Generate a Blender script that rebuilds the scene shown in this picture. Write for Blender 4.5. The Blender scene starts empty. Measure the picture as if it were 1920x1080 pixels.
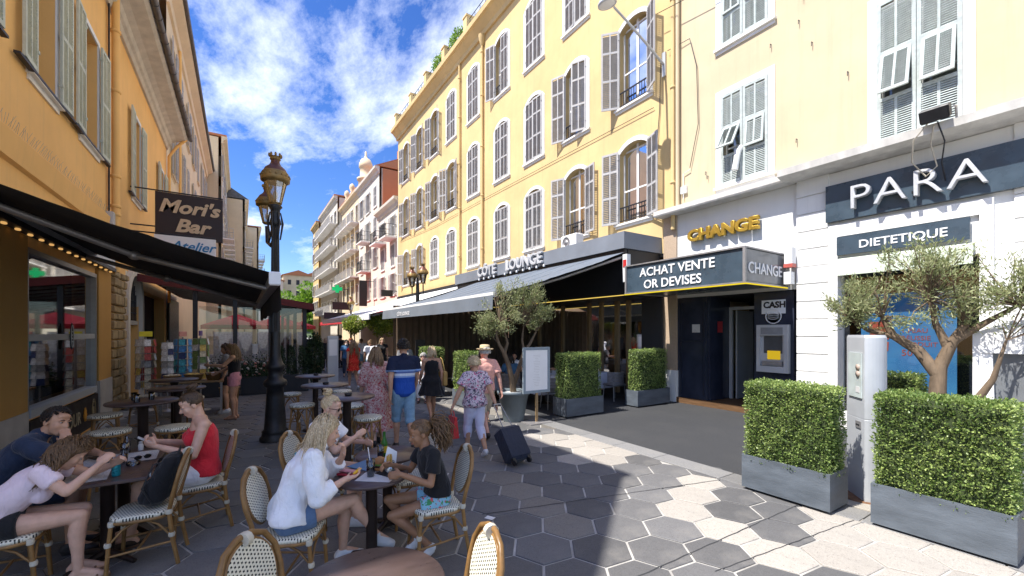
import bpy, bmesh, math, random
import numpy as np
from mathutils import Vector, Matrix, Quaternion
SC = bpy.context.scene
COL = SC.collection
rad = math.radians
# ------------------------------------------------------------------ camera, sky, sun, exposure
TH = math.atan((960 - 452) / 785.0)          # street axis is +Y, camera turned right of it
cam_d = bpy.data.cameras.new('camera')
cam_d.sensor_width = 36.0
cam_d.lens = 36.0 * 785.0 / 1920.0
cam_d.shift_y = 82.0 / 1920.0
cam_d.clip_start = 0.05
cam_d.clip_end = 3000
cam = bpy.data.objects.new('camera', cam_d)
COL.objects.link(cam)
cam.location = (0, 0, 2.0)
cam.rotation_euler = (rad(90), 0, -TH)
SC.camera = cam

SUN_TO = Vector((-1.0, 0.10, 1.616)).normalized()     # towards the sun
SUN_EL = math.asin(SUN_TO.z)
world = bpy.data.worlds.new('World')
SC.world = world
world.use_nodes = True
wn, wl = world.node_tree.nodes, world.node_tree.links
wn.clear()
w_out = wn.new('ShaderNodeOutputWorld')
w_bg = wn.new('ShaderNodeBackground')
w_bg.inputs['Strength'].default_value = 0.15
sky = wn.new('ShaderNodeTexSky')
sky.sky_type = 'NISHITA'
sky.sun_disc = False
sky.sun_elevation = SUN_EL
sky.sun_rotation = math.atan2(SUN_TO.x, SUN_TO.y)
sky.air_density = 1.0
sky.dust_density = 0.35
sky.ozone_density = 5.0
hsv = wn.new('ShaderNodeHueSaturation')
hsv.inputs['Saturation'].default_value = 1.24
hsv.inputs['Value'].default_value = 0.62
hsv.inputs['Hue'].default_value = 0.515
wl.new(sky.outputs[0], hsv.inputs['Color'])
# clouds: streaked fair-weather cloud over the whole dome
tc = wn.new('ShaderNodeTexCoord')
sep = wn.new('ShaderNodeSeparateXYZ')
wl.new(tc.outputs['Generated'], sep.inputs[0])
zc = wn.new('ShaderNodeMath'); zc.operation = 'MAXIMUM'; zc.inputs[1].default_value = 0.03
wl.new(sep.outputs['Z'], zc.inputs[0])
zp = wn.new('ShaderNodeMath'); zp.operation = 'ADD'; zp.inputs[1].default_value = 0.16
wl.new(zc.outputs[0], zp.inputs[0])
dx = wn.new('ShaderNodeMath'); dx.operation = 'DIVIDE'
dy = wn.new('ShaderNodeMath'); dy.operation = 'DIVIDE'
wl.new(sep.outputs['X'], dx.inputs[0]); wl.new(zp.outputs[0], dx.inputs[1])
wl.new(sep.outputs['Y'], dy.inputs[0]); wl.new(zp.outputs[0], dy.inputs[1])
cmb = wn.new('ShaderNodeCombineXYZ')
wl.new(dx.outputs[0], cmb.inputs[0]); wl.new(dy.outputs[0], cmb.inputs[1])
mp = wn.new('ShaderNodeMapping')
mp.inputs['Location'].default_value = (12.35, 3.1, 0.0)
mp.inputs['Rotation'].default_value = (0, 0, rad(40))
mp.inputs['Scale'].default_value = (1.0, 0.62, 1.0)
wl.new(cmb.outputs[0], mp.inputs[0])
n1 = wn.new('ShaderNodeTexNoise'); n1.inputs['Scale'].default_value = 1.15; n1.inputs['Detail'].default_value = 9
n1.inputs['Roughness'].default_value = 0.60; n1.inputs['Distortion'].default_value = 0.35
n2 = wn.new('ShaderNodeTexNoise'); n2.inputs['Scale'].default_value = 6.5; n2.inputs['Detail'].default_value = 8
n2.inputs['Roughness'].default_value = 0.7
wl.new(mp.outputs[0], n1.inputs['Vector']); wl.new(mp.outputs[0], n2.inputs['Vector'])
nm = wn.new('ShaderNodeMath'); nm.operation = 'MULTIPLY_ADD'; nm.inputs[1].default_value = 0.30
wl.new(n2.outputs['Fac'], nm.inputs[0]); wl.new(n1.outputs['Fac'], nm.inputs[2])
cr = wn.new('ShaderNodeValToRGB')
cr.color_ramp.elements[0].position = 0.625; cr.color_ramp.elements[0].color = (0, 0, 0, 1)
cr.color_ramp.elements[1].position = 0.845; cr.color_ramp.elements[1].color = (0.92, 0.92, 0.92, 1)
wl.new(nm.outputs[0], cr.inputs[0])
mixc = wn.new('ShaderNodeMix'); mixc.data_type = 'RGBA'
mixc.inputs['B'].default_value = (5.6, 5.8, 6.1, 1)
hz = wn.new('ShaderNodeMapRange'); hz.interpolation_type = 'SMOOTHSTEP'
hz.inputs['From Min'].default_value = 0.06; hz.inputs['From Max'].default_value = 0.24
wl.new(sep.outputs['Z'], hz.inputs['Value'])
cf = wn.new('ShaderNodeMath'); cf.operation = 'MULTIPLY'
wl.new(cr.outputs[0], cf.inputs[0]); wl.new(hz.outputs['Result'], cf.inputs[1])
wl.new(cf.outputs[0], mixc.inputs['Factor'])
wl.new(hsv.outputs[0], mixc.inputs['A'])
wl.new(mixc.outputs['Result'], w_bg.inputs['Color'])
wl.new(w_bg.outputs[0], w_out.inputs[0])

sun_d = bpy.data.lights.new('sun', 'SUN')
sun_d.energy = 3.6
sun_d.angle = rad(0.53)
sun_d.color = (1.0, 0.955, 0.89)
sun = bpy.data.objects.new('sun', sun_d)
COL.objects.link(sun)
sun.location = (-20, 5, 40)
sun.rotation_euler = SUN_TO.to_track_quat('Z', 'Y').to_euler()

SC.view_settings.view_transform = 'Standard'
SC.view_settings.look = 'None'
SC.view_settings.exposure = 1.28
SC.view_settings.gamma = 1.0
SC.view_settings.use_curve_mapping = False
SC.render.engine = 'CYCLES'
SC.cycles.max_bounces = 7
SC.cycles.diffuse_bounces = 4
SC.cycles.glossy_bounces = 3
SC.cycles.transmission_bounces = 5
SC.cycles.transparent_max_bounces = 8
SC.cycles.caustics_reflective = False
SC.cycles.caustics_refractive = False

# ------------------------------------------------------------------ helpers
random.seed(7)
RNG = np.random.default_rng(11)
WO = {}                                        # world origin of translation-only objects


def mark(o, label=None, cat=None, group=None, kind=None):
    if label: o['label'] = label
    if cat: o['category'] = cat
    if group: o['group'] = group
    if kind: o['kind'] = kind
    return o


def thing(name, label, cat, loc=(0, 0, 0), rotz=0.0, group=None):
    o = bpy.data.objects.new(name, None)
    o.empty_display_size = 0.2
    COL.objects.link(o)
    o.location = loc
    o.rotation_euler = (0, 0, rotz)
    WO[o.name] = Vector(loc)
    return mark(o, label, cat, group)


def link_mesh(name, me, parent=None, loc=None, mw=None, local=None):
    o = bpy.data.objects.new(name, me)
    COL.objects.link(o)
    if parent is not None:
        o.parent = parent
    if local is not None:
        o.matrix_basis = local
        WO[o.name] = local.translation.copy() + (WO.get(parent.name, Vector()) if parent else Vector())
    elif mw is not None:
        if parent is not None:
            o.matrix_basis = Matrix.Translation(-WO[parent.name]) @ mw
        else:
            o.matrix_basis = mw
        WO[o.name] = mw.translation.copy()
    else:
        WO[o.name] = Vector(WO.get(parent.name, (0, 0, 0))) if parent is not None else Vector((0, 0, 0))
    return o


def copy_thing(src, loc, rotz, label=None, scale=None):
    r = src.copy(); COL.objects.link(r)
    r.location = loc; r.rotation_euler = (0, 0, rotz)
    if scale: r.scale = (scale,) * 3
    if label: r['label'] = label
    WO[r.name] = Vector(loc)
    for ch in list(src.children):
        c = ch.copy(); COL.objects.link(c); c.parent = r
        for gch in list(ch.children):
            d = gch.copy(); COL.objects.link(d); d.parent = c
    return r


def basis(x, y, loc):
    x = Vector(x).normalized(); y = Vector(y).normalized(); z = x.cross(y)
    m = Matrix((x, y, z)).transposed().to_4x4()
    m.translation = Vector(loc)
    return m


class MB:
    """collects geometry; build() links it as one mesh object"""
    def __init__(s):
        s.v = []; s.f = []; s.m = []; s.sm = []
        s.T = None

    def add(s, vs, fs, mi=0, smooth=False):
        b = len(s.v)
        if s.T is not None:
            vs = [s.T @ Vector(p) for p in vs]
        s.v.extend([tuple(p) for p in vs])
        for f in fs:
            s.f.append([i + b for i in f]); s.m.append(mi); s.sm.append(smooth)
        return s

    def hexa(s, p, mi=0):
        """8 points: bottom ring 0-3, top ring 4-7"""
        a = Vector(p[1]) - Vector(p[0]); b = Vector(p[3]) - Vector(p[0]); c = Vector(p[4]) - Vector(p[0])
        fs = [(0, 3, 2, 1), (4, 5, 6, 7), (0, 1, 5, 4), (1, 2, 6, 5), (2, 3, 7, 6), (3, 0, 4, 7)]
        if a.cross(b).dot(c) < 0:
            fs = [tuple(reversed(f)) for f in fs]
        return s.add(p, fs, mi)

    def box(s, c, size, mi=0, rz=0.0, bev=0.0):
        x, y, z = size[0] / 2, size[1] / 2, size[2] / 2
        cr_, sr_ = math.cos(rz), math.sin(rz)
        def T(p): return (c[0] + p[0] * cr_ - p[1] * sr_, c[1] + p[0] * sr_ + p[1] * cr_, c[2] + p[2])
        if bev <= 0:
            return s.hexa([T(p) for p in ((-x, -y, -z), (x, -y, -z), (x, y, -z), (-x, y, -z), (-x, -y, z), (x, -y, z), (x, y, z), (-x, y, z))], mi)
        b = min(bev, x * .99, y * .99, z * .99)
        vs = []
        for zz, i in ((-z, b), (-z + b, 0), (z - b, 0), (z, b)):
            for (px, py) in ((-x + i, -y + i), (x - i, -y + i), (x - i, y - i), (-x + i, y - i)):
                vs.append(T((px, py, zz)))
        fs = [(0, 3, 2, 1), (12, 13, 14, 15)]
        for k in range(3):
            for j in range(4):
                fs.append((k * 4 + j, k * 4 + (j + 1) % 4, k * 4 + 4 + (j + 1) % 4, k * 4 + 4 + j))
        return s.add(vs, fs, mi)

    def bx(s, x0, x1, y0, y1, z0, z1, mi=0):
        return s.box(((x0 + x1) / 2, (y0 + y1) / 2, (z0 + z1) / 2), (abs(x1 - x0), abs(y1 - y0), abs(z1 - z0)), mi)

    def tube(s, pts, r, seg=8, mi=0, smooth=True, cap=True, flat=1.0, closed=False):
        pts = [Vector(p) for p in pts]
        n = len(pts)
        rs = list(r) if hasattr(r, '__len__') else [r] * n
        vs = []; fs = []
        up = None
        for i in range(n):
            if closed:
                t = pts[(i + 1) % n] - pts[i - 1]
            else:
                t = pts[min(i + 1, n - 1)] - pts[max(i - 1, 0)]
            if t.length < 1e-9: t = Vector((0, 0, 1))
            t.normalize()
            if up is None:
                up = Vector((0, 0, 1)) if abs(t.z) < .9 else Vector((1, 0, 0))
            a = up - t * up.dot(t)
            if a.length < 1e-6: a = t.orthogonal()
            a.normalize(); b = t.cross(a); up = a
            for k in range(seg):
                an = 2 * math.pi * k / seg
                vs.append(pts[i] + a * (math.cos(an) * rs[i] * flat) + b * (math.sin(an) * rs[i]))
        m = n if closed else n - 1
        for i in range(m):
            j = (i + 1) % n
            for k in range(seg):
                k2 = (k + 1) % seg
                fs.append((i * seg + k, i * seg + k2, j * seg + k2, j * seg + k))
        s.add(vs, fs, mi, smooth)
        if cap and not closed:
            s.add(vs[:seg], [tuple(range(seg - 1, -1, -1))], mi)
            s.add(vs[-seg:], [tuple(range(seg))], mi)
        return s

    def lathe(s, prof, c=(0, 0, 0), seg=20, mi=0, smooth=True, cap=True):
        vs = []; fs = []
        for (r, z) in prof:
            for k in range(seg):
                an = 2 * math.pi * k / seg
                vs.append((c[0] + r * math.cos(an), c[1] + r * math.sin(an), c[2] + z))
        for i in range(len(prof) - 1):
            for k in range(seg):
                k2 = (k + 1) % seg
                fs.append((i * seg + k, i * seg + k2, i * seg + seg + k2, i * seg + seg + k))
        s.add(vs, fs, mi, smooth)
        if cap:
            if prof[0][0] > 1e-4: s.add(vs[:seg], [tuple(range(seg - 1, -1, -1))], mi)
            if prof[-1][0] > 1e-4: s.add(vs[-seg:], [tuple(range(seg))], mi)
        return s

    def ellip(s, c, r, R=None, seg=14, rings=9, mi=0):
        vs = []; fs = []
        R = R or Matrix.Identity(3)
        c = Vector(c)
        vs.append(c + R @ Vector((0, 0, -r[2])))
        for i in range(1, rings):
            ph = -math.pi / 2 + math.pi * i / rings
            for k in range(seg):
                th = 2 * math.pi * k / seg
                vs.append(c + R @ Vector((r[0] * math.cos(ph) * math.cos(th), r[1] * math.cos(ph) * math.sin(th), r[2] * math.sin(ph))))
        vs.append(c + R @ Vector((0, 0, r[2])))
        top = len(vs) - 1
        for k in range(seg):
            k2 = (k + 1) % seg
            fs.append((0, 1 + k2, 1 + k))
            fs.append((top, top - seg + k, top - seg + k2))
            for i in range(rings - 2):
                a = 1 + i * seg
                fs.append((a + k, a + k2, a + seg + k2, a + seg + k))
        return s.add(vs, fs, mi, True)

    def poly(s, pts, depth, mi=0):
        """planar polygon extruded by vector depth"""
        n = len(pts); d = Vector(depth)
        vs = [Vector(p) for p in pts] + [Vector(p) + d for p in pts]
        fs = [tuple(range(n - 1, -1, -1)), tuple(range(n, 2 * n))]
        for i in range(n):
            j = (i + 1) % n
            fs.append((i, j, n + j, n + i))
        return s.add(vs, fs, mi)

    def mesh(s, name, mats, off=None):
        me = bpy.data.meshes.new(name)
        vs = s.v if off is None else [(p[0] - off[0], p[1] - off[1], p[2] - off[2]) for p in s.v]
        me.from_pydata(vs, [], s.f)
        if not isinstance(mats, (list, tuple)): mats = [mats]
        for m in mats: me.materials.append(m)
        me.polygons.foreach_set('material_index', s.m)
        me.polygons.foreach_set('use_smooth', s.sm)
        me.update()
        return me

    def build(s, name, mats, parent=None, world=True):
        """world=True: verts are world coordinates (parent must be translation-only)"""
        off = WO[parent.name] if (parent is not None and world) else None
        return link_mesh(name, s.mesh(name, mats, off), parent)


class Fr:
    """facade frame: u along the wall, z up, d outwards"""
    def __init__(s, o, U, N):
        s.o = Vector(o); s.U = Vector(U); s.N = Vector(N)

    def p(s, u, z, d=0.0):
        return s.o + s.U * u + Vector((0, 0, z)) + s.N * d

    def box(s, mb, u0, u1, z0, z1, d0, d1, mi=0):
        mb.hexa([s.p(u0, z0, d0), s.p(u1, z0, d0), s.p(u1, z0, d1), s.p(u0, z0, d1),
                 s.p(u0, z1, d0), s.p(u1, z1, d0), s.p(u1, z1, d1), s.p(u0, z1, d1)], mi)

    def profile(s, mb, u0, u1, prof, mi=0):
        """prof: closed list of (d,z) swept along u"""
        a = [s.p(u0, z, d) for d, z in prof]
        mb.poly(a, s.U * (u1 - u0), mi)

    def wall(s, mb, u0, u1, z0, z1, holes, depth=0.25, mi=0, rmi=None):
        us = sorted({u0, u1, *[h[0] for h in holes], *[h[1] for h in holes]})
        zs = sorted({z0, z1, *[h[2] for h in holes], *[h[3] for h in holes]})
        us = [u for u in us if u0 <= u <= u1]; zs = [z for z in zs if z0 <= z <= z1]
        for i in range(len(us) - 1):
            run = None
            for j in range(len(zs) - 1):
                cu, cz = (us[i] + us[i + 1]) / 2, (zs[j] + zs[j + 1]) / 2
                if any(h[0] < cu < h[1] and h[2] < cz < h[3] for h in holes):
                    continue
                mb.add([s.p(us[i], zs[j]), s.p(us[i + 1], zs[j]), s.p(us[i + 1], zs[j + 1]), s.p(us[i], zs[j + 1])], [(0, 1, 2, 3)], mi)
        rm = mi if rmi is None else rmi
        for h in holes:
            a, b, c, d = h[:4]
            for q in (((a, c), (a, d)), ((b, c), (b, d)), ((a, c), (b, c)), ((a, d), (b, d))):
                mb.add([s.p(*q[0]), s.p(*q[1]), s.p(*q[1], -depth), s.p(*q[0], -depth)], [(0, 1, 2, 3)], rm)


# ------------------------------------------------------------------ materials
def nodes(name):
    m = bpy.data.materials.new(name); m.use_nodes = True
    nt = m.node_tree; nt.nodes.clear()
    out = nt.nodes.new('ShaderNodeOutputMaterial')
    b = nt.nodes.new('ShaderNodeBsdfPrincipled')
    nt.links.new(b.outputs[0], out.inputs[0])
    return m, nt, b, out


def setc(b, col, rough, metal=0.0, spec=0.5):
    b.inputs['Base Color'].default_value = (*col, 1)
    b.inputs['Roughness'].default_value = rough
    b.inputs['Metallic'].default_value = metal
    b.inputs['Specular IOR Level'].default_value = spec


def mixrgb(nt, fac, a, b, blend='MIX'):
    n = nt.nodes.new('ShaderNodeMix'); n.data_type = 'RGBA'; n.blend_type = blend
    for sock, v in (('Factor', fac), ('A', a), ('B', b)):
        if hasattr(v, 'is_output'): nt.links.new(v, n.inputs[sock])
        elif sock == 'Factor': n.inputs[sock].default_value = v
        else: n.inputs[sock].default_value = (*v, 1)
    return n.outputs['Result']


def noise(nt, vec, scale, detail=5, rough=.55, dist=0.0):
    n = nt.nodes.new('ShaderNodeTexNoise')
    n.inputs['Scale'].default_value = scale; n.inputs['Detail'].default_value = detail
    n.inputs['Roughness'].default_value = rough; n.inputs['Distortion'].default_value = dist
    nt.links.new(vec, n.inputs['Vector'])
    return n.outputs['Fac']


def ramp(nt, fac, p0, p1, c0=(0, 0, 0), c1=(1, 1, 1)):
    n = nt.nodes.new('ShaderNodeValToRGB')
    n.color_ramp.elements[0].position = p0; n.color_ramp.elements[0].color = (*c0, 1)
    n.color_ramp.elements[1].position = p1; n.color_ramp.elements[1].color = (*c1, 1)
    nt.links.new(fac, n.inputs[0])
    return n.outputs[0]


def ocoord(nt, scale=(1, 1, 1), kind='Object', rot=(0, 0, 0)):
    t = nt.nodes.new('ShaderNodeTexCoord')
    mpn = nt.nodes.new('ShaderNodeMapping')
    mpn.inputs['Scale'].default_value = scale
    mpn.inputs['Rotation'].default_value = rot
    nt.links.new(t.outputs[kind], mpn.inputs[0])
    return mpn.outputs[0]


def bumpn(nt, b, h, strength=.3, dist=.01):
    n = nt.nodes.new('ShaderNodeBump')
    n.inputs['Strength'].default_value = strength; n.inputs['Distance'].default_value = dist
    nt.links.new(h, n.inputs['Height']); nt.links.new(n.outputs[0], b.inputs['Normal'])


def math_n(nt, op, a, b=None, c=None):
    n = nt.nodes.new('ShaderNodeMath'); n.operation = op
    for i, v in enumerate((a, b, c)):
        if v is None: continue
        if hasattr(v, 'is_output'): nt.links.new(v, n.inputs[i])
        else: n.inputs[i].default_value = v
    return n.outputs[0]


def mat(name, col, rough=.7, var=.12, scale=6.0, bump=.15, bscale=80.0, metal=0.0, spec=.4, stretch=(1, 1, 1), rand=0.0, sheen=0.0):
    m, nt, b, out = nodes(name)
    setc(b, col, rough, metal, spec)
    v = ocoord(nt, stretch)
    f = noise(nt, v, scale, 6, .6)
    lo = tuple(c * (1 - var) for c in col); hi = tuple(min(1, c * (1 + var)) for c in col)
    c = ramp(nt, f, .3, .7, lo, hi)
    if rand > 0:
        oi = nt.nodes.new('ShaderNodeObjectInfo')
        k = math_n(nt, 'MULTIPLY_ADD', oi.outputs['Random'], 2 * rand, 1 - rand)
        hs = nt.nodes.new('ShaderNodeHueSaturation')
        nt.links.new(c, hs.inputs['Color']); nt.links.new(k, hs.inputs['Value'])
        c = hs.outputs[0]
    nt.links.new(c, b.inputs['Base Color'])
    rr = ramp(nt, f, .3, .7, (max(0, rough - .08),) * 3, (min(1, rough + .08),) * 3)
    nt.links.new(rr, b.inputs['Roughness'])
    if bump > 0:
        bumpn(nt, b, noise(nt, v, bscale, 4, .6), bump, .01)
    if sheen: b.inputs['Sheen Weight'].default_value = sheen
    return m


def plaster(name, col, streak=.35, dirt=(.35, .27, .18), fade=.12):
    """painted render with faint trowel relief, rain streaks and patchy fading"""
    m, nt, b, out = nodes(name)
    setc(b, col, .85, 0, .25)
    v = ocoord(nt)
    big = noise(nt, v, .45, 5, .6)
    mid = noise(nt, v, 3.2, 6, .65)
    c = ramp(nt, big, .3, .72, tuple(x * (1 - fade) for x in col), tuple(min(1, x * (1 + fade * .6)) for x in col))
    c2 = mixrgb(nt, ramp(nt, mid, .35, .75, (0, 0, 0), (fade * 1.6,) * 3), c, tuple(x * .8 for x in col))
    sv = ocoord(nt, (2.2, 2.2, .10))
    st = ramp(nt, noise(nt, sv, 2.6, 7, .7), .52, .76, (0, 0, 0), (streak,) * 3)
    c3 = mixrgb(nt, st, c2, tuple(x * .5 + y * .4 for x, y in zip(col, dirt)))
    nt.links.new(c3, b.inputs['Base Color'])
    h = math_n(nt, 'ADD', noise(nt, v, 26, 5, .6), math_n(nt, 'MULTIPLY', noise(nt, v, 160, 3, .6), .5))
    bumpn(nt, b, h, .22, .008)
    return m


def glassm(name, col=(.03, .035, .04), rough=.03, alpha_mix=.0):
    """shop or window glass: clear pane with real reflection"""
    m, nt, b, out = nodes(name)
    nt.nodes.remove(b)
    gl = nt.nodes.new('ShaderNodeBsdfGlossy'); gl.inputs['Roughness'].default_value = rough
    tr = nt.nodes.new('ShaderNodeBsdfTransparent'); tr.inputs[0].default_value = (.82, .86, .86, 1)
    fr = nt.nodes.new('ShaderNodeFresnel'); fr.inputs[0].default_value = 1.55
    k = math_n(nt, 'MULTIPLY_ADD', fr.outputs[0], 1.6, .04 + alpha_mix)
    mx = nt.nodes.new('ShaderNodeMixShader')
    nt.links.new(k, mx.inputs[0]); nt.links.new(tr.outputs[0], mx.inputs[1]); nt.links.new(gl.outputs[0], mx.inputs[2])
    nt.links.new(mx.outputs[0], out.inputs[0])
    return m


def emit(name, col, strength):
    m, nt, b, out = nodes(name)
    nt.nodes.remove(b)
    e = nt.nodes.new('ShaderNodeEmission'); e.inputs[0].default_value = (*col, 1); e.inputs[1].default_value = strength
    nt.links.new(e.outputs[0], out.inputs[0])
    return m


def leafm(name, c0, c1, rough=.45, trans=.35):
    m, nt, b, out = nodes(name)
    setc(b, c0, rough, 0, .5)
    at = nt.nodes.new('ShaderNodeAttribute'); at.attribute_name = 'tint'
    c = ramp(nt, at.outputs['Fac'], 0, 1, c0, c1)
    nt.links.new(c, b.inputs['Base Color'])
    tl = nt.nodes.new('ShaderNodeBsdfTranslucent')
    nt.links.new(c, tl.inputs[0])
    mx = nt.nodes.new('ShaderNodeMixShader'); mx.inputs[0].default_value = trans
    nt.links.new(b.outputs[0], mx.inputs[1]); nt.links.new(tl.outputs[0], mx.inputs[2])
    nt.links.new(mx.outputs[0], out.inputs[0])
    return m


MT = {}
MT['yellow'] = plaster('yellow render', (.69, .51, .25), .55, fade=.16)
MT['paleyellow'] = plaster('pale yellow render', (.63, .52, .345), .5, fade=.14)
MT['orange'] = plaster('orange render', (.92, .54, .19), .35)
MT['orange_dk'] = plaster('ochre shopfront paint', (.52, .29, .085), .3)
MT['white'] = mat('white paint', (.80, .79, .76), .6, .06, 4, .1, 60)
MT['whitewall'] = plaster('white render', (.78, .775, .75), .25, (.3, .28, .25), .06)
MT['greyshut'] = mat('grey shutter paint', (.43, .42, .41), .6, .12, 5, .15, 90)
MT['tealshut'] = mat('weathered green grey shutter paint', (.44, .485, .465), .7, .2, 9, .3, 60)
MT['creamshut'] = mat('pale sage shutter paint', (.55, .57, .46), .65, .12, 6, .15, 80)
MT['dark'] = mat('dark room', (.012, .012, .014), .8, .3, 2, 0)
MT['black'] = mat('black paint', (.018, .018, .02), .45, .2, 8, .05, 60)
MT['blackiron'] = mat('black cast iron', (.022, .022, .024), .42, .35, 14, .35, 60, .3, .5)
MT['iron'] = mat('dark iron', (.035, .035, .04), .5, .2, 10, .1, 60, .4)
MT['zinc'] = mat('zinc gutter', (.13, .125, .12), .5, .3, 5, .15, 40, .5)
MT['stone'] = mat('cornice stone', (.58, .52, .43), .85, .16, 3, .3, 40)
MT['cement'] = mat('cement cornice', (.60, .58, .54), .85, .15, 5, .3, 30, stretch=(1, 1, .35))
MT['granite'] = mat('pink granite', (.46, .35, .25), .55, .3, 60, .1, 120)
MT['navy'] = mat('navy panel', (.030, .036, .058), .16, .25, 2, .03, 10)
MT['sign_navy'] = mat('navy sign panel', (.020, .026, .042), .35, .1, 3, .02, 10)
MT['sign_blue'] = mat('blue sign panel', (.052, .078, .104), .3, .22, 2.5, .02, 10)
MT['glass'] = glassm('window glass')
MT['shopglass'] = glassm('shop window glass', alpha_mix=.06)
MT['drinkglass'] = glassm('drinking glass', rough=.01, alpha_mix=.03)
MT['letter_white'] = mat('white letters', (.8, .8, .8), .5, .03, 4, 0)
MT['gold'] = mat('gold letters', (.55, .36, .06), .38, .1, 8, .05, 40, .75)
MT['silver'] = mat('brushed silver letters', (.50, .51, .53), .45, .1, 20, .05, 90, .1)
MT['greyfascia'] = mat('grey blue sheet metal', (.22, .245, .285), .5, .1, 1.2, .03, 12, .2)
MT['awn_grey'] = mat('slate blue awning cloth', (.115, .14, .175), .9, .12, 1.6, .12, 300, sheen=.2)
MT['awn_black'] = mat('black awning cloth', (.016, .0165, .021), .9, .2, 1.5, .12, 260)
MT['awn_white'] = mat('pale awning cloth', (.66, .68, .70), .9, .08, 1.5, .1, 200)
MT['awn_maroon'] = mat('maroon awning cloth', (.13, .03, .03), .9, .2, 2, .1, 200)
MT['awn_red'] = mat('red awning cloth', (.55, .04, .05), .85, .15, 2, .1, 200)
MT['alu'] = mat('grey aluminium', (.34, .33, .33), .42, .12, 6, .05, 40, .5)
MT['curtain'] = mat('brown curtain', (.16, .115, .08), .9, .15, 3, .2, 200)
MT['tanwood'] = mat('tan timber', (.30, .20, .10), .55, .25, 3, .15, 40, stretch=(6, 6, .5))
MT['wood'] = mat('brown timber', (.14, .075, .035), .6, .3, 4, .2, 40, stretch=(6, .6, 6))
MT['slate'] = mat('slate planter', (.098, .115, .135), .55, .3, 1.7, .3, 22, stretch=(1.2, 1.2, 4), rand=.06)
MT['roof'] = mat('terracotta tile', (.42, .17, .08), .85, .25, 8, .5, 22)
MT['terracotta'] = plaster('terracotta render', (.52, .235, .12), .3)
MT['cream'] = plaster('cream render', (.74, .60, .40), .3)
MT['beige'] = plaster('beige render', (.66, .60, .50), .35)
MT['offwhite'] = plaster('off white render', (.70, .65, .56), .35)
MT['pinkish'] = plaster('pink beige render', (.64, .50, .40), .35)
MT['plastic_white'] = mat('white plastic', (.72, .73, .74), .4, .05, 5, .02, 30)
MT['grey_paint'] = mat('light grey painted steel', (.50, .52, .54), .42, .08, 2.5, .05, 40, .15)
MT['rattan'] = mat('rattan cane', (.25, .135, .045), .38, .35, 9, .15, 60, stretch=(1, 1, 1), rand=.12)
MT['rattan_lt'] = mat('cream cane binding', (.56, .52, .42), .6, .12, 30, .3, 150)
MT['tabletop'] = mat('brown laminate table top', (.080, .054, .050), .33, .22, 5, .05, 60, stretch=(1, 5, 1))
MT['tableleg'] = mat('dark brown steel', (.035, .024, .020), .4, .2, 6, .05, 40, .4)
MT['paper'] = mat('printed paper', (.62, .61, .60), .8, .12, 14, .05, 40)
# ------------------------------------------------------------------ ground
def paver_mat():
    m, nt, b, out = nodes('hexagonal stone pavers')
    setc(b, (.1, .1, .1), .75, 0, .35)
    v = ocoord(nt)
    at = nt.nodes.new('ShaderNodeAttribute'); at.attribute_name = 'pav'; at.attribute_type = 'GEOMETRY'
    light = at.outputs['Color']
    grain = noise(nt, v, 130, 3, .8)
    sp = noise(nt, v, 55, 2, .5)
    blot = noise(nt, v, 2.3, 6, .65)
    c = mixrgb(nt, ramp(nt, grain, .38, .62, (0, 0, 0), (.62,) * 3), light, mixrgb(nt, 1.0, light, (1.7, 1.7, 1.72), 'MULTIPLY'))
    c = mixrgb(nt, ramp(nt, sp, .60, .72, (0, 0, 0), (.5,) * 3), c, (.06, .055, .05))
    c = mixrgb(nt, ramp(nt, blot, .50, .80, (0, 0, 0), (.55,) * 3), c, (.26, .245, .22))
    vo = nt.nodes.new('ShaderNodeTexVoronoi'); vo.inputs['Scale'].default_value = 3.1
    nt.links.new(v, vo.inputs['Vector'])
    gum = ramp(nt, vo.outputs['Distance'], .05, .08, (.8,) * 3, (0, 0, 0))
    c = mixrgb(nt, gum, c, (.035, .033, .032))
    nt.links.new(c, b.inputs['Base Color'])
    rg = ramp(nt, blot, .3, .7, (.50,) * 3, (.82,) * 3)
    nt.links.new(rg, b.inputs['Roughness'])
    bumpn(nt, b, grain, .35, .006)
    return m


def asphalt_mat():
    m, nt, b, out = nodes('asphalt')
    setc(b, (.05, .05, .05), .85, 0, .35)
    v = ocoord(nt)
    g1 = noise(nt, v, 170, 3, .8); g2 = noise(nt, v, .9, 6, .65)
    c = ramp(nt, g1, .3, .72, (.020, .021, .023), (.072, .074, .079))
    c = mixrgb(nt, ramp(nt, g2, .45, .75, (0, 0, 0), (.5,) * 3), c, (.066, .066, .066))
    nt.links.new(c, b.inputs['Base Color'])
    bumpn(nt, b, g1, .6, .008)
    return m


MT['paver'] = paver_mat()
MT['asphalt'] = asphalt_mat()
MT['mortar'] = mat('pale mortar joints', (.40, .385, .355), .9, .35, 3.0, .3, 90)
MT['earth'] = mat('far ground', (.22, .21, .19), .95, .2, .4, .2, 10)

mb = MB(); mb.add([(-900, -700, -.03), (900, -700, -.03), (900, 1500, -.03), (-900, 1500, -.03)], [(0, 1, 2, 3)])
mark(mb.build('ground', MT['earth']), kind='structure')
mb = MB(); mb.bx(-3.0, 14.0, -8.0, 90.0, -.025, 0.0)
pave = mb.build('pavement', MT['mortar']); mark(pave, kind='structure')
mb = MB()
xs = [5.82, 10.9]
nseg = 40
vs = []; fs = []
for i in range(nseg + 1):
    y = 2.25 + (46 - 2.25) * i / nseg
    vs += [(5.82 + .012 * math.sin(i * 1.7), y, .009), (11.2, y, .009)]
for i in range(nseg):
    fs.append((2 * i, 2 * i + 1, 2 * i + 3, 2 * i + 2))
mb.add(vs, fs)
mark(mb.build('asphalt_strip', MT['asphalt']), kind='structure')

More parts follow.
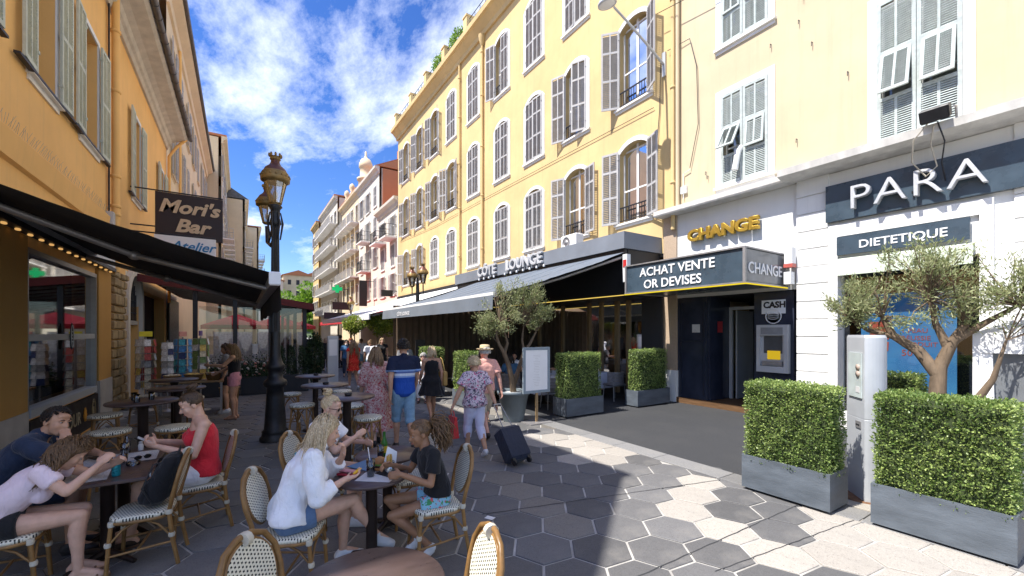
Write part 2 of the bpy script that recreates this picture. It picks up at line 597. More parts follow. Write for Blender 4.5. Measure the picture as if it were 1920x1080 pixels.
HS = 0.303; HR = rad(-6.5)
HA = Vector((1.5 * HS, .8660254 * HS, 0)); HB = Vector((0, 1.7320508 * HS, 0))
Rz = Matrix.Rotation(HR, 3, 'Z')
HA, HB = Rz @ HA, Rz @ HB
H0c = Vector((2.345, 3.09, 0))


def seg_dist(p, a, b):
    ax, ay = a; bx_, by_ = b
    dx_, dy_ = bx_ - ax, by_ - ay
    t = max(0, min(1, ((p[0] - ax) * dx_ + (p[1] - ay) * dy_) / (dx_ * dx_ + dy_ * dy_ + 1e-9)))
    return math.hypot(p[0] - ax - t * dx_, p[1] - ay - t * dy_)


def pl_dist(p, pl):
    return min(seg_dist(p, pl[i], pl[i + 1]) for i in range(len(pl) - 1))


BANDS = [([(2.55, 8.6), (2.95, 6.6), (2.85, 5.3), (2.95, 4.3), (2.75, 3.4)], .24, .15),  # pale stone, the shade this band lies in put into its tone
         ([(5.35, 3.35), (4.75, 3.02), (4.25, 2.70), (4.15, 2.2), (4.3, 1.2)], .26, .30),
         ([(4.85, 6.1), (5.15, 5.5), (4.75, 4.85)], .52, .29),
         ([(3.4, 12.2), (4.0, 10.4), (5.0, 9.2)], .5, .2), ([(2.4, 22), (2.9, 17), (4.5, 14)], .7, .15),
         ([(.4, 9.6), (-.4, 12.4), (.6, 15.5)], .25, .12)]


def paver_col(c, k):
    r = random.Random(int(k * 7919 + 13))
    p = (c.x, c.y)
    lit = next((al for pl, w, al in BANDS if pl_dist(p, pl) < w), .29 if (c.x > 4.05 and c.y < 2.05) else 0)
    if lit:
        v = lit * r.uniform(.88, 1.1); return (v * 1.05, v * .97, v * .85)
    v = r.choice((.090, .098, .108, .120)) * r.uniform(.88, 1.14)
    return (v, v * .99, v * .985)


def hex_geo(c, s, h, tilt):
    vs = []
    for rr, zz in ((s, 0.0), (s, h - .004), (s - .006, h)):
        for k in range(6):
            an = HR + k * math.pi / 3
            x, y = rr * math.cos(an), rr * math.sin(an)
            vs.append((c[0] + x, c[1] + y, zz + (tilt[0] * x + tilt[1] * y if zz > 0 else 0)))
    fs = [tuple(range(12, 18))]
    for a in (0, 6):
        for k in range(6):
            fs.append((a + k, a + (k + 1) % 6, a + 6 + (k + 1) % 6, a + 6 + k))
    return vs, fs


cells = []
kk = 0
for i in range(-30, 30):
    for j in range(-60, 130):
        c = H0c + HA * i + HB * j
        if -2.35 < c.x < 5.60 and -4.0 < c.y < 44:
            if c.x > 2.6 and c.y < 1.0 and c.x < 5.6 and False: continue
            d = c.x * math.sin(TH) + c.y * math.cos(TH)
            l = c.x * math.cos(TH) - c.y * math.sin(TH)
            inview = d > 1.9 and abs(l / d) < 1.28
            cells.append((d if inview else 1000 + abs(d), kk, c))
            kk += 1
cells.sort(key=lambda t: t[0])
base_hex = []
for q in range(6):
    r = random.Random(q)
    b_ = MB(); vs, fs = hex_geo((0, 0), HS - .0145, .011, (r.uniform(-.006, .006), r.uniform(-.006, .006)))
    b_.add(vs, fs); base_hex.append(b_)


def hex_mesh(b_, col):
    me = b_.mesh('paver', MT['paver'])
    a = me.color_attributes.new('pav', 'FLOAT_COLOR', 'POINT')
    a.data.foreach_set('color', list((*col, 1)) * len(me.vertices))
    return me


pool = {}
rest = MB(); rest_c = []
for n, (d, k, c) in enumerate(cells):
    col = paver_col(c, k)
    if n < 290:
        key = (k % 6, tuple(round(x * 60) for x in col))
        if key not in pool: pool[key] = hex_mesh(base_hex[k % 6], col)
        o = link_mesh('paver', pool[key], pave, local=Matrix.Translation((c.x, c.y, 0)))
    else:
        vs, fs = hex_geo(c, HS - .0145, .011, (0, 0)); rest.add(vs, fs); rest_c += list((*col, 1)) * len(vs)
o = rest.build('distant_pavers', MT['paver'], pave); mark(o, kind='stuff')
a = o.data.color_attributes.new('pav', 'FLOAT_COLOR', 'POINT'); a.data.foreach_set('color', rest_c)
# saw cut service trenches across the pavers
def trench(pts, w=.014):
    b_ = MB(); vs = []
    for k, (x, y) in enumerate(pts):
        a = pts[max(k - 1, 0)]; c = pts[min(k + 1, len(pts) - 1)]; d = Vector((c[0] - a[0], c[1] - a[1], 0)).normalized(); n_ = Vector((-d.y, d.x, 0))
        j = .004 * math.sin(k * 2.3)
        vs += [(x + n_.x * (w / 2 + j), y + n_.y * (w / 2 + j), .0135), (x - n_.x * (w / 2 - j), y - n_.y * (w / 2 - j), .0135)]
    b_.add(vs, [(2 * k, 2 * k + 1, 2 * k + 3, 2 * k + 2) for k in range(len(pts) - 1)]); b_.build('trench_joint', MT['asphalt'], pave)
def lerp_pts(a, b, n=24): return [(a[0] + (b[0] - a[0]) * k / n, a[1] + (b[1] - a[1]) * k / n) for k in range(n + 1)]
trench(lerp_pts((2.2, 4.0), (5.4, 3.2))); trench(lerp_pts((2.6, 2.3), (5.4, 2.25)), .012); trench(lerp_pts((3.3, 2.0), (5.42, 1.75)), .010)
# cut stone border slabs along the asphalt and in front of the planters
slabs = []
y = -3.0
r = random.Random(3)
while y < 44:
    L = r.uniform(.75, 1.15)
    slabs.append((5.44, 5.80, y + .006, y + L - .006)); y += L
for n, (x0, x1, y0, y1) in enumerate(slabs):
    b_ = MB(); b_.box(((x0 + x1) / 2, (y0 + y1) / 2, .0085), (x1 - x0, y1 - y0, .021), bev=.004)
    me = b_.mesh('kerb_slab', MT['paver'], ((x0 + x1) / 2, (y0 + y1) / 2, 0))
    v = r.uniform(.13, .19)
    a = me.color_attributes.new('pav', 'FLOAT_COLOR', 'POINT'); a.data.foreach_set('color', [v, v * .99, v * .97, 1] * len(me.vertices))
    link_mesh('kerb_slab', me, pave, local=Matrix.Translation(((x0 + x1) / 2, (y0 + y1) / 2, 0)))
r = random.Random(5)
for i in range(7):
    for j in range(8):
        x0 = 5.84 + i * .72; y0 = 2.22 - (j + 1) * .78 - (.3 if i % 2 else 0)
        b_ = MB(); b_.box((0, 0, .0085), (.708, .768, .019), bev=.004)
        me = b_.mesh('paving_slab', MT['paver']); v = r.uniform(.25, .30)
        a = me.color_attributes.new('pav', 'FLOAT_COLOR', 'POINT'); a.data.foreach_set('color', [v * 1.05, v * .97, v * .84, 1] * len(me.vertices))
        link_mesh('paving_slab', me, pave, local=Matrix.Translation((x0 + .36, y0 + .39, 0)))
# ------------------------------------------------------------------ window and text helpers
SHC = {}


def shutter_mesh(w, h, m, pitch=.055, rails=(.36, .72), side=1):
    key = (round(w, 3), round(h, 3), m.name, pitch, rails, side)
    if key in SHC: return SHC[key]
    b_ = MB(); t = .036; st = .055
    b_.bx(0, st, -t / 2, t / 2, 0, h); b_.bx(w - st, w, -t / 2, t / 2, 0, h)
    b_.bx(w / 2 - .022, w / 2 + .022, -t / 2 + .003, t / 2 - .003, st, h - st)
    zs = [0] + [r * h for r in rails] + [h - .07]
    for z in zs: b_.bx(st, w - st, -t / 2 + .001, t / 2 - .001, z, z + .07)
    for a, c in zip(zs[:-1], zs[1:]):
        z = a + .07 + pitch * .4
        while z < c - .01:
            for (x0, x1) in ((st, w / 2 - .022), (w / 2 + .022, w - st)):
                s_ = .016; q = .020
                b_.hexa([(xx, -yy * side, zz) for xx, yy, zz in ((x0, -q, z - s_), (x1, -q, z - s_), (x1, -q + .006, z - s_ - .004), (x0, -q + .006, z - s_ - .004),
                         (x0, q - .006, z + s_ + .004), (x1, q - .006, z + s_ + .004), (x1, q, z + s_), (x0, q, z + s_))])
            z += pitch
    for z in (h * .12, h * .88): b_.bx(-.012, .03, -t / 2 - .012, t / 2 + .012, z, z + .05)
    SHC[key] = b_.mesh('shutter', m)
    return SHC[key]


def leaf(parent, fr, hinge_u, z, side, ang, me, d=.04, name='shutter'):
    """side +1: closed leaf runs along +U"""
    a = rad(ang)
    x = fr.U * (side * math.cos(a)) + fr.N * math.sin(a)
    if ang > 140: d += .035
    mm = Matrix((x, Vector((0, 0, 1)).cross(x), Vector((0, 0, 1)))).transposed().to_4x4()
    mm.translation = fr.p(hinge_u, z, d)
    return link_mesh(name, me, parent, mw=mm)


def arch_pts(ua, ub, zs, rise, n=8):
    w = ub - ua
    R = (w * w / 4 + rise * rise) / (2 * rise); cz = zs + rise - R
    a0 = math.asin(w / 2 / R)
    return [((ua + ub) / 2 + R * math.sin(-a0 + 2 * a0 * k / n), cz + R * math.cos(-a0 + 2 * a0 * k / n)) for k in range(n + 1)]


def window(bld, wallmb, fr, uc, w, z0, z1, A, B, shm, trim, rise=.2, tw=.15, wallmi=0, rail=True, pitch=.055, sillm=None, pane=True, rails=(.36, .72), depth=.25, curtain=None):
    ua, ub = uc - w / 2, uc + w / 2
    zs = z1 - rise if rise > 0 else z1
    mb = MB()
    # painted surround
    fr.box(mb, ua - tw, ua, z0 - .02, zs, .002, .028); fr.box(mb, ub, ub + tw, z0 - .02, zs, .002, .028)
    if rise > 0:
        ip = arch_pts(ua, ub, zs, rise); op = arch_pts(ua - tw, ub + tw, zs, rise + tw * .9)
        for k in range(len(ip) - 1):
            q = [fr.p(*ip[k], .002), fr.p(*ip[k + 1], .002), fr.p(*op[k + 1], .002), fr.p(*op[k], .002)]
            mb.poly(q, fr.N * .026)
        for half in (ip[:5], ip[4:]):
            corner = (ua, z1) if half is ip[:5] or half[0][0] < uc - .01 else (ub, z1)
            pts = [fr.p(*p_, -.001) for p_ in half] + [fr.p(*corner, -.001)]
            if corner[0] == ua: pts = [fr.p(*corner, -.001)] + [fr.p(*p_, -.001) for p_ in half]
            wallmb.poly(pts, fr.N * -.24, wallmi)
    else:
        fr.box(mb, ua - tw, ub + tw, z1, z1 + tw, .002, .028)
    fr.box(mb, ua - tw, ub + tw, z0 - .14, z0 - .02, .002, .028)
    win = mb.build('window', trim, bld)
    mb = MB(); fr.box(mb, ua - tw - .03, ub + tw + .03, z0 - .06, z0, -.02, .09); mb.build('sill', sillm or trim, win)
    if pane:
        mb = MB(); d = -depth + .05
        for u0, u1 in ((ua, ua + .05), (uc - .04, uc + .04), (ub - .05, ub)): fr.box(mb, u0, u1, z0, z1, d - .03, d + .02)
        for z in (z0, z0 + (z1 - z0) * .42, z1 - .06 - rise * .5): fr.box(mb, ua + .05, ub - .05, z, z + .05, d - .028, d + .018)
        mb.build('casement', MT['white'], win)
        mb = MB(); mb.add([fr.p(ua, z0, d), fr.p(ub, z0, d), fr.p(ub, z1, d), fr.p(ua, z1, d)], [(0, 1, 2, 3)])
        mb.build('pane', MT['glass'], win)
        if curtain:
            mb = MB(); n = 14; vs = []
            for k in range(n + 1):
                u = ua + .05 + (w - .1) * (k / n) * .42
                for z in (z0 + .05, z1 - .1): vs.append(fr.p(u, z, d - .1 - .03 * math.sin(k * 2.1)))
            mb.add(vs, [(2 * k, 2 * k + 2, 2 * k + 3, 2 * k + 1) for k in range(n)])
            mb.build('curtain', curtain, win)
    h = z1 - z0 - .02
    hd = 1 if Vector((0, 0, 1)).cross(fr.U).dot(fr.N) > 0 else -1
    sme = [shutter_mesh(w / 2 - .008, h - rise * .55, shm, pitch, rails, q * hd * (1 if (an_ or 0) > 90 else -1)) for q, an_ in ((1, A), (-1, B))]
    if A is not None: leaf(win, fr, ua + .004, z0 + .01, 1, A, sme[0])
    if B is not None: leaf(win, fr, ub - .004, z0 + .01, -1, B, sme[1])
    if rail:
        mb = MB()
        fr.box(mb, ua, ub, z0 + .50, z0 + .54, -.03, .0); fr.box(mb, ua, ub, z0 + .08, z0 + .11, -.028, -.002)
        k = ua + .06
        while k < ub - .03:
            fr.box(mb, k, k + .016, z0 + .11, z0 + .50, -.022, -.006); k += .105
        mb.build('window_railing', MT['iron'], win)
    return win


def text(s, size, m, parent, x, y, loc, extrude=.01, bevel=0.0, shear=0.0, offset=0.0, align='LEFT', name='lettering', sx=1.0, spacing=1.0):
    cu = bpy.data.curves.new('t', 'FONT')
    cu.body = s; cu.size = size; cu.extrude = extrude; cu.bevel_depth = bevel; cu.shear = shear; cu.offset = offset
    cu.align_x = align; cu.space_character = spacing; cu.resolution_u = 3; cu.bevel_resolution = 1
    ob = bpy.data.objects.new('t', cu); COL.objects.link(ob)
    dg = bpy.context.evaluated_depsgraph_get()
    me = bpy.data.meshes.new_from_object(ob.evaluated_get(dg))
    bpy.data.objects.remove(ob); bpy.data.curves.remove(cu)
    me.name = name; me.materials.clear()
    for mm in (m if isinstance(m, (list, tuple)) else [m]): me.materials.append(mm)
    if sx != 1.0:
        for v in me.vertices: v.co.x *= sx
    o = link_mesh(name, me, parent, mw=basis(x, y, loc))
    return o


XR, YU = (0, -1, 0), (0, 0, 1)          # text on walls that face the street from the right
XL = (0, 1, 0)                          # text on walls facing right

# ------------------------------------------------------------------ yellow building on the right
RX = 10.4
FRR = Fr((RX, 0, 0), (0, 1, 0), (-1, 0, 0))
yb = thing('apartment_building', 'long yellow apartment building with grey shutters above the lounge awning', 'building', (RX, 20, 0))
wallmb = MB()
cols = [9.0, 11.72, 14.35, 16.95, 19.85, 22.65, 25.2, 27.9, 30.7]
rows = [(5.5, 8.0), (9.25, 11.95), (13.3, 16.1)]
OP = 172
st = [[(OP, OP), (OP, OP), (2, 2), (2, 2), (2, 2), (2, 2), (2, 2), (OP, OP), (OP, OP)],
      [(165, 150), (25, OP), (2, 2), (2, 2), (2, 2), (OP, OP), (OP, OP), (OP, OP), (OP, OP)],
      [(2, 2), (3, 6), (2, 2), (4, OP), (2, 2), (2, 2), (OP, OP), (OP, OP), (OP, OP)]]
WW = 1.16
holes = []
for (z0, z1) in rows:
    for u in cols: holes.append((u - WW / 2, u + WW / 2, z0, z1))
FRR.wall(wallmb, 7.62, 32.6, 4.3, 17.35, holes)
for ri, (z0, z1) in enumerate(rows):
    for ci, u in enumerate(cols):
        A, B = st[ri][ci]; rj = random.Random(ri * 20 + ci); A, B = [x - rj.uniform(0, 16) if x > 90 else x + rj.uniform(-1, 2.5) for x in (A, B)]
        window(yb, wallmb, FRR, u, WW, z0, z1, A, B, MT['greyshut'], MT['white'], rise=.24, tw=.16, rail=(A > 90 or B > 90),
               pitch=.06, curtain=MT['curtain'] if ci < 2 and ri == 0 else None)
# shell: sides, back, roof, dark room sheet behind the windows
wallmb.bx(RX + .26, 20, 7.62, 7.87, 3.9, 17.2); wallmb.bx(RX + .26, 20, 32.35, 32.6, 0, 17.2)
wallmb.bx(19.8, 20, 7.9, 32.3, 0, 17.2)
wallmb.build('wall', MT['yellow'], yb)
mb = MB(); mb.bx(RX + 1.6, RX + 1.65, 7.9, 32.3, 4.4, 17); mb.bx(RX + .02, 19.8, 7.9, 32.3, 4.2, 4.3)
for z in (8.9, 12.8): mb.bx(RX + .03, RX + 1.6, 7.9, 32.3, z, z + .1)
for u in [10.4, 13.0, 15.6, 18.4, 21.2, 23.9, 26.5, 29.3]: mb.bx(RX + .03, RX + 1.6, u, u + .08, 4.4, 17)
mb.build('rooms', mat('room wall', (.10, .085, .07), .9, .1, 2, 0), yb)
mb = MB()
FRR.profile(mb, 7.45, 32.75, [(0, 17.05), (.10, 17.05), (.14, 17.25), (.42, 17.55), (.55, 17.58), (.58, 17.80), (0, 17.80)])
mb.build('cornice', MT['yellow'], yb)
mb = MB(); mb.bx(RX - .5, 20, 7.5, 32.7, 17.80, 17.9); mb.build('roof', MT['cement'], yb)
for k, u in enumerate([8.3, 11.2, 14.1, 17.0, 19.9, 22.8, 25.7, 28.6, 31.9]):
    mb = MB(); FRR.box(mb, u, u + .42, 17.91, 18.75, -.02, .38); FRR.box(mb, u - .04, u + .46, 18.752, 18.84, -.06, .42); mb.build('roof_pedestal', MT['yellow'], yb)
mb = MB()
for z in (18.15, 18.4, 18.65): mb.tube([FRR.p(8.3, z, .2), FRR.p(32.2, z, .2)], .018, 6)
u = 8.3
while u < 32: mb.tube([FRR.p(u, 17.9, .2), FRR.p(u, 18.65, .2)], .014, 5); u += .55
mb.build('roof_railing', MT['iron'], yb)
for (u, zt) in ((21.35, 17.2), (18.72, 17.2), (7.50, 17.2)):
    mb = MB(); mb.tube([FRR.p(u, 4.9, .10), FRR.p(u, zt, .10)], .062, 10)
    for z in (6.2, 8.9, 11.4, 14.0, 16.2): mb.lathe([(.066, 0), (.084, .01), (.084, .06), (.066, .07)], FRR.p(u, z, .10), 10)
    if u > 18 and u < 19: mb.lathe([(.065, 16.55), (.17, 16.85), (.19, 17.1)], FRR.p(u, 0, .10), 10)
    mb.build('downpipe', MT['yellow'], yb)
# cable and sagging wire on the facade
mb = MB(); mb.tube([FRR.p(7.95, 9.9, .05), FRR.p(8.0, 8.5, .04), FRR.p(8.12, 7.2, .05)], .012, 5); mb.build('cable', MT['iron'], yb)

# wall street lamp
sl = thing('wall_lamp', 'grey street lamp on a long arm high on the yellow wall', 'street lamp', (RX, 7.85, 9.6))
mb = MB(); FRR.box(mb, 7.79, 7.91, 9.45, 10.15, .001, .06); mb.build('bracket', MT['grey_paint'], sl)
mb = MB(); mb.tube([FRR.p(7.85, 9.8, .06), FRR.p(7.87, 10.15, .8), FRR.p(7.92, 10.52, 1.55), FRR.p(7.95, 10.72, 2.0)], [.035, .035, .032, .03], 8); mb.build('arm', MT['grey_paint'], sl)
mb = MB(); mb.T = Matrix.Translation(FRR.p(7.98, 10.76, 2.22)) @ Matrix.Rotation(rad(-14), 4, 'Y')
mb.lathe([(.0, .14), (.10, .13), (.20, .07), (.25, .0), (.25, -.05), (.22, -.06)], (0, 0, 0), 20); mb.build('lamp_head', MT['grey_paint'], sl)
mb = MB(); mb.T = Matrix.Translation(FRR.p(7.98, 10.70, 2.22)) @ Matrix.Rotation(rad(-14), 4, 'Y')
mb.lathe([(.21, .0), (.15, -.03), (0, -.04)], (0, 0, 0), 20); mb.build('lens', MT['plastic_white'], sl)

# ------------------------------------------------------------------ lounge front: fascia, awning, storefront
lg = thing('lounge_front', 'grey fascia with silver lounge letters and dark shopfront under the awning', 'shopfront', (9.6, 13, 0))
mb = MB(); mb.bx(8.8, RX - .001, 7.95, 18.75, 4.30, 4.76); mb.build('fascia', MT['greyfascia'], lg)
mb = MB(); mb.bx(8.86, 8.98, 8.0, 18.6, 3.03, 4.299); mb.bx(9.0, RX - .05, 8.0, 18.6, 3.0, 3.06); mb.bx(9.0, RX - .05, 7.99, 8.07, 3.065, 4.29); mb.build('soffit', MT['black'], lg)
mb = MB(); mb.tube([(8.85, 8.0, 3.01), (8.85, 18.6, 3.01)], .012, 6); mb.build('light_strip', emit('warm strip', (1, .70, .15), .45), lg)
mb = MB()
for (u0, u1) in ((9.15, 9.27), (9.62, 9.76), (10.35, 10.47), (10.95, 11.07), (12.4, 12.52), (13.9, 14.02)): mb.bx(RX - .06, RX + .04, u0, u1, 0.0, 3.0)
mb.build('mullion', MT['tanwood'], lg)
mb = MB(); mb.bx(RX - .09, RX + .2, 7.88, 8.62, 0, 3.0); mb.build('grey_panel', mat('charcoal panel', (.05, .05, .055), .6, .1, 3, .02, 20), lg)
mb = MB(); mb.add([(RX, 8.6, 0), (RX, 16.4, 0), (RX, 16.4, 3.0), (RX, 8.6, 3.0)], [(0, 1, 2, 3)]); mb.build('pane', MT['glass'], lg)
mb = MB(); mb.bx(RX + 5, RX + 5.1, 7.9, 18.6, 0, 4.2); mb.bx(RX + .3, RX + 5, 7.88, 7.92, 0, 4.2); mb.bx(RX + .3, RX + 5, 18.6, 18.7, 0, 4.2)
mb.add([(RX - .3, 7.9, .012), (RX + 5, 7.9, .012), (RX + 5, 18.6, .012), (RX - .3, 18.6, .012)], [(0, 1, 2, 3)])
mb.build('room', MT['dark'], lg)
# curtain end wall of the terrace
mb = MB(); n = 120; vs = []
for k in range(n + 1):
    x = 5.05 + (RX - 5.1) * k / n
    for z in (.02, 3.05): vs.append((x, 16.45 + .05 * math.sin(k * 1.05) + .03 * math.sin(k * 2.7 + 1), z))
mb.add(vs, [(2 * k, 2 * k + 2, 2 * k + 3, 2 * k + 1) for k in range(n)], 0, True); mb.build('curtain', MT['curtain'], lg)
s_ = 'CÔTE LOUNGE'
text('CÔTE', .56, MT['silver'], lg, XR, YU, (8.74, 16.25, 4.40), .05, .004, offset=.012, sx=1.05)
text('LOUNGE', .56, MT['silver'], lg, XR, YU, (8.74, 13.95, 4.40), .05, .004, offset=.012, sx=1.05)
mb = MB()
for k in range(12):
    if k == 4: continue
    u = 16.0 - k * .42
    mb.lathe([(.035, 0), (.04, .03), (.03, .08)], (8.66, u, 4.22), 8)
mb.build('spot_light', MT['letter_white'], lg)
mb = MB(); mb.bx(8.72, 8.86, 7.78, 7.93, 3.35, 4.1); mb.build('wall_unit', MT['plastic_white'], lg)
mb = MB(); mb.bx(8.71, 8.719, 7.80, 7.91, 3.75, 3.95); mb.build('red_panel', mat('red plastic', (.5, .03, .03), .4), lg)
for (x, y, z) in ((RX + 1.2, 10.2, 2.35), (RX + 1.0, 10.9, 2.4), (RX + 1.6, 9.2, 2.0)):
    mb = MB(); mb.ellip((x, y, z), (.09, .09, .10)); mb.build('pendant_lamp', emit('warm bulb', (1, .55, .18), 5), lg)

# awning of the lounge
aw = thing('awning', 'slate blue retractable awning sloping out from the lounge fascia', 'awning', (8.8, 12.2, 4.2))
AX0, AZ0, AX1, AZ1, AY0, AY1 = 8.78, 4.17, 4.72, 2.83, 7.95, 16.45
mb = MB(); nu, nv = 24, 16; vs = []
for i in range(nu + 1):
    for j in range(nv + 1):
        t, q = i / nu, j / nv
        sag = -.06 * math.sin(math.pi * t) - .016 * math.sin(q * 44) * t * (1 - t) * 4 - .012 * math.sin(q * 17 + t * 9) * math.sin(math.pi * t) + RNG.normal(0, .004)
        vs.append((AX0 + (AX1 - AX0) * t, AY0 + (AY1 - AY0) * q, AZ0 + (AZ1 - AZ0) * t + sag))
mb.add(vs, [(i * (nv + 1) + j, i * (nv + 1) + j + 1, (i + 1) * (nv + 1) + j + 1, (i + 1) * (nv + 1) + j) for i in range(nu) for j in range(nv)], 0, True)
mb.build('canopy', MT['awn_grey'], aw)
mb = MB(); vs = []; n = 40
for k in range(n + 1):
    y = AY0 + (AY1 - AY0) * k / n
    vs += [(AX1 - .075, y, AZ1 - .02), (AX1 - .085 + .012 * math.sin(k * .9), y, AZ1 - .34)]
mb.add(vs, [(2 * k, 2 * k + 2, 2 * k + 3, 2 * k + 1) for k in range(n)], 0, True); val = mb.build('valance', MT['awn_grey'], aw)
text('CÔTE LOUNGE', .17, MT['letter_white'], val, XR, YU, (AX1 - .105, 14.6, AZ1 - .27), .001, offset=.002, sx=1.1)
mb = MB(); mb.bx(AX1 - .07, AX1 + .03, AY0, AY1, AZ1 - .06, AZ1 + .045); mb.build('front_bar', MT['letter_white'], aw)
for y in (AY0 + .05, 11.0, 13.8):
    mb = MB(); e = ((AX0 + AX1) / 2, y + .25, (AZ0 + AZ1) / 2 - .16)
    mb.tube([(AX0 + .02, y, AZ0 - .12), e], .04, 8); mb.tube([e, (AX1 + .06, y + .02, AZ1 - .06)], .035, 8); mb.build('arm', MT['alu'], aw)
for q in (1, 2, 3, 4, 5, 6):                 # sewn seams of the cloth
    y = AY0 + (AY1 - AY0) * q / 7; mb = MB(); mb.tube([(AX0 + (AX1 - AX0) * t / 12, y, AZ0 + (AZ1 - AZ0) * t / 12 - .05 * math.sin(math.pi * t / 12) + .004) for t in range(13)], .007, 5, flat=.5); mb.build('seam', MT['awn_grey'], aw)
mb = MB(); mb.tube([(AX0 + .06, AY0, AZ0 - .03), (AX0 + .06, AY1, AZ0 - .03)], .055, 10); mb.build('roller', MT['black'], aw)

acu = thing('air_conditioner', 'white air conditioner unit standing on the grey fascia', 'air conditioner', (9.5, 10.9, 4.77))
mb = MB(); mb.box((0, 0, .28), (.32, .78, .50), bev=.03); mb.build('casing', MT['plastic_white'], acu, world=False)
mb = MB(); mb.T = basis((0, -1, 0), (0, 0, 1), (-.162, .12, .28)); mb.lathe([(.19, 0), (.19, .012), (.17, .012), (.17, .002), (.05, .002), (.05, .014), (0, .014)], (0, 0, 0), 24); mb.build('fan_grille', MT['alu'], acu, world=False)
mb = MB(); mb.box((0, -.28, .015), (.3, .05, .03)); mb.build('foot', MT['iron'], acu, world=False); mb = MB(); mb.box((0, .28, .015), (.3, .05, .03)); mb.build('foot', MT['iron'], acu, world=False)
# wires strung along the facades
for k, pts in enumerate(([FRR.p(7.9, 11.2, .3), FRR.p(5.5, 10.75, .25), FRR.p(2.0, 10.9, .2), FRR.p(-1, 11.3, .1)], [FRR.p(7.7, 10.1, .08), FRR.p(7.0, 10.05, .06), FRR.p(6.8, 9.2, .05), FRR.p(6.75, 7.6, .05), FRR.p(7.0, 6.5, .05)], [FRR.p(32, 9.0, .05), FRR.p(25, 8.72, .05), FRR.p(18, 8.75, .05), FRR.p(12, 8.72, .05), FRR.p(8.2, 8.7, .05)])):
    mb = MB(); mb.tube(pts, .010, 5); mb.build('wire', MT['iron'], yb)
# pale awning of the next shop along
aw2 = thing('awning', 'pale grey awning of the shop beyond the lounge', 'awning', (RX, 24, 3))
mb = MB(); vs = []
for i in range(13):
    for j in range(9):
        t, q = i / 12, j / 8
        vs.append((RX - .15 - 5.4 * t, 19.2 + 12.8 * q, 4.55 - 1.75 * t - .05 * math.sin(math.pi * t)))
mb.add(vs, [(i * 9 + j, i * 9 + j + 1, (i + 1) * 9 + j + 1, (i + 1) * 9 + j) for i in range(12) for j in range(8)], 0, True)
mb.build('canopy', MT['awn_white'], aw2)
mb = MB(); mb.bx(4.80, 4.86, 19.2, 32.0, 2.55, 2.82); mb.build('valance', MT['awn_white'], aw2)
mb = MB(); mb.bx(RX - .25, RX - .01, 19.2, 32.0, 4.5, 4.7); mb.build('cassette', MT['iron'], aw2)
for y in (19.4, 23, 27, 31.6):
    mb = MB(); mb.tube([(RX - .2, y, 4.3), (5.0, y, 2.72)], .03, 6); mb.build('arm', MT['alu'], aw2)

# ground floor walls of the far shops below the yellow building
gf = thing('shop_row', 'dark glazed shopfronts along the foot of the yellow building', 'shopfront', (RX, 25, 0))
mb = MB()
for u in (18.7, 21.0, 23.4, 25.8, 28.2, 30.6, 32.3): mb.bx(RX - .02, RX + .28, u, u + .28, 0, 4.29)
mb.bx(RX - .01, RX + .27, 18.98, 32.3, 3.3, 4.28); mb.build('pier', MT['offwhite'], gf)
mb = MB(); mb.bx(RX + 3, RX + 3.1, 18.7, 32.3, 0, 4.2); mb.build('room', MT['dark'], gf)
for k, u in enumerate((18.98, 21.28, 23.68, 26.08, 28.48)):
    mb = MB(); mb.add([(RX + .12, u, 0), (RX + .12, u + 2.1, 0), (RX + .12, u + 2.1, 3.3), (RX + .12, u, 3.3)], [(0, 1, 2, 3)]); mb.build('pane', MT['shopglass'], gf)

# ------------------------------------------------------------------ pale building on the right with change office and para shop
pb = thing('apartment_building', 'pale yellow building with faded green shutters above the change office', 'building', (RX, 3, 0))
wallmb = MB()
wins = [(5.55, 1.14, 5.72, 8.05, 0), (5.55, 1.14, 9.30, 11.6, 1), (2.40, 1.15, 5.58, 8.35, 2), (2.40, 1.15, 9.3, 11.6, 3), (-.8, 1.15, 5.58, 8.35, 4), (-.8, 1.15, 9.3, 11.6, 5)]
FRR.wall(wallmb, -6, 7.44, 5.3, 14.5, [(u - w / 2, u + w / 2, a, b) for u, w, a, b, k in wins])
wallmb.bx(RX + .26, 20, -6, -5.8, 0, 14.5); wallmb.bx(RX + .26, 20, 7.2, 7.44, 0, 14.5); wallmb.bx(19.8, 20, -5.8, 7.2, 0, 14.5)
wallmb.build('wall', MT['paleyellow'], pb)
mb = MB(); mb.bx(RX + 1.6, RX + 1.65, -5.8, 7.2, 5.4, 14.4); mb.bx(RX + .02, 19.8, -5.8, 7.2, 5.32, 5.4); mb.bx(RX - .5, 20, -6.1, 7.46, 14.5, 14.7); mb.build('roof', MT['cement'], pb)
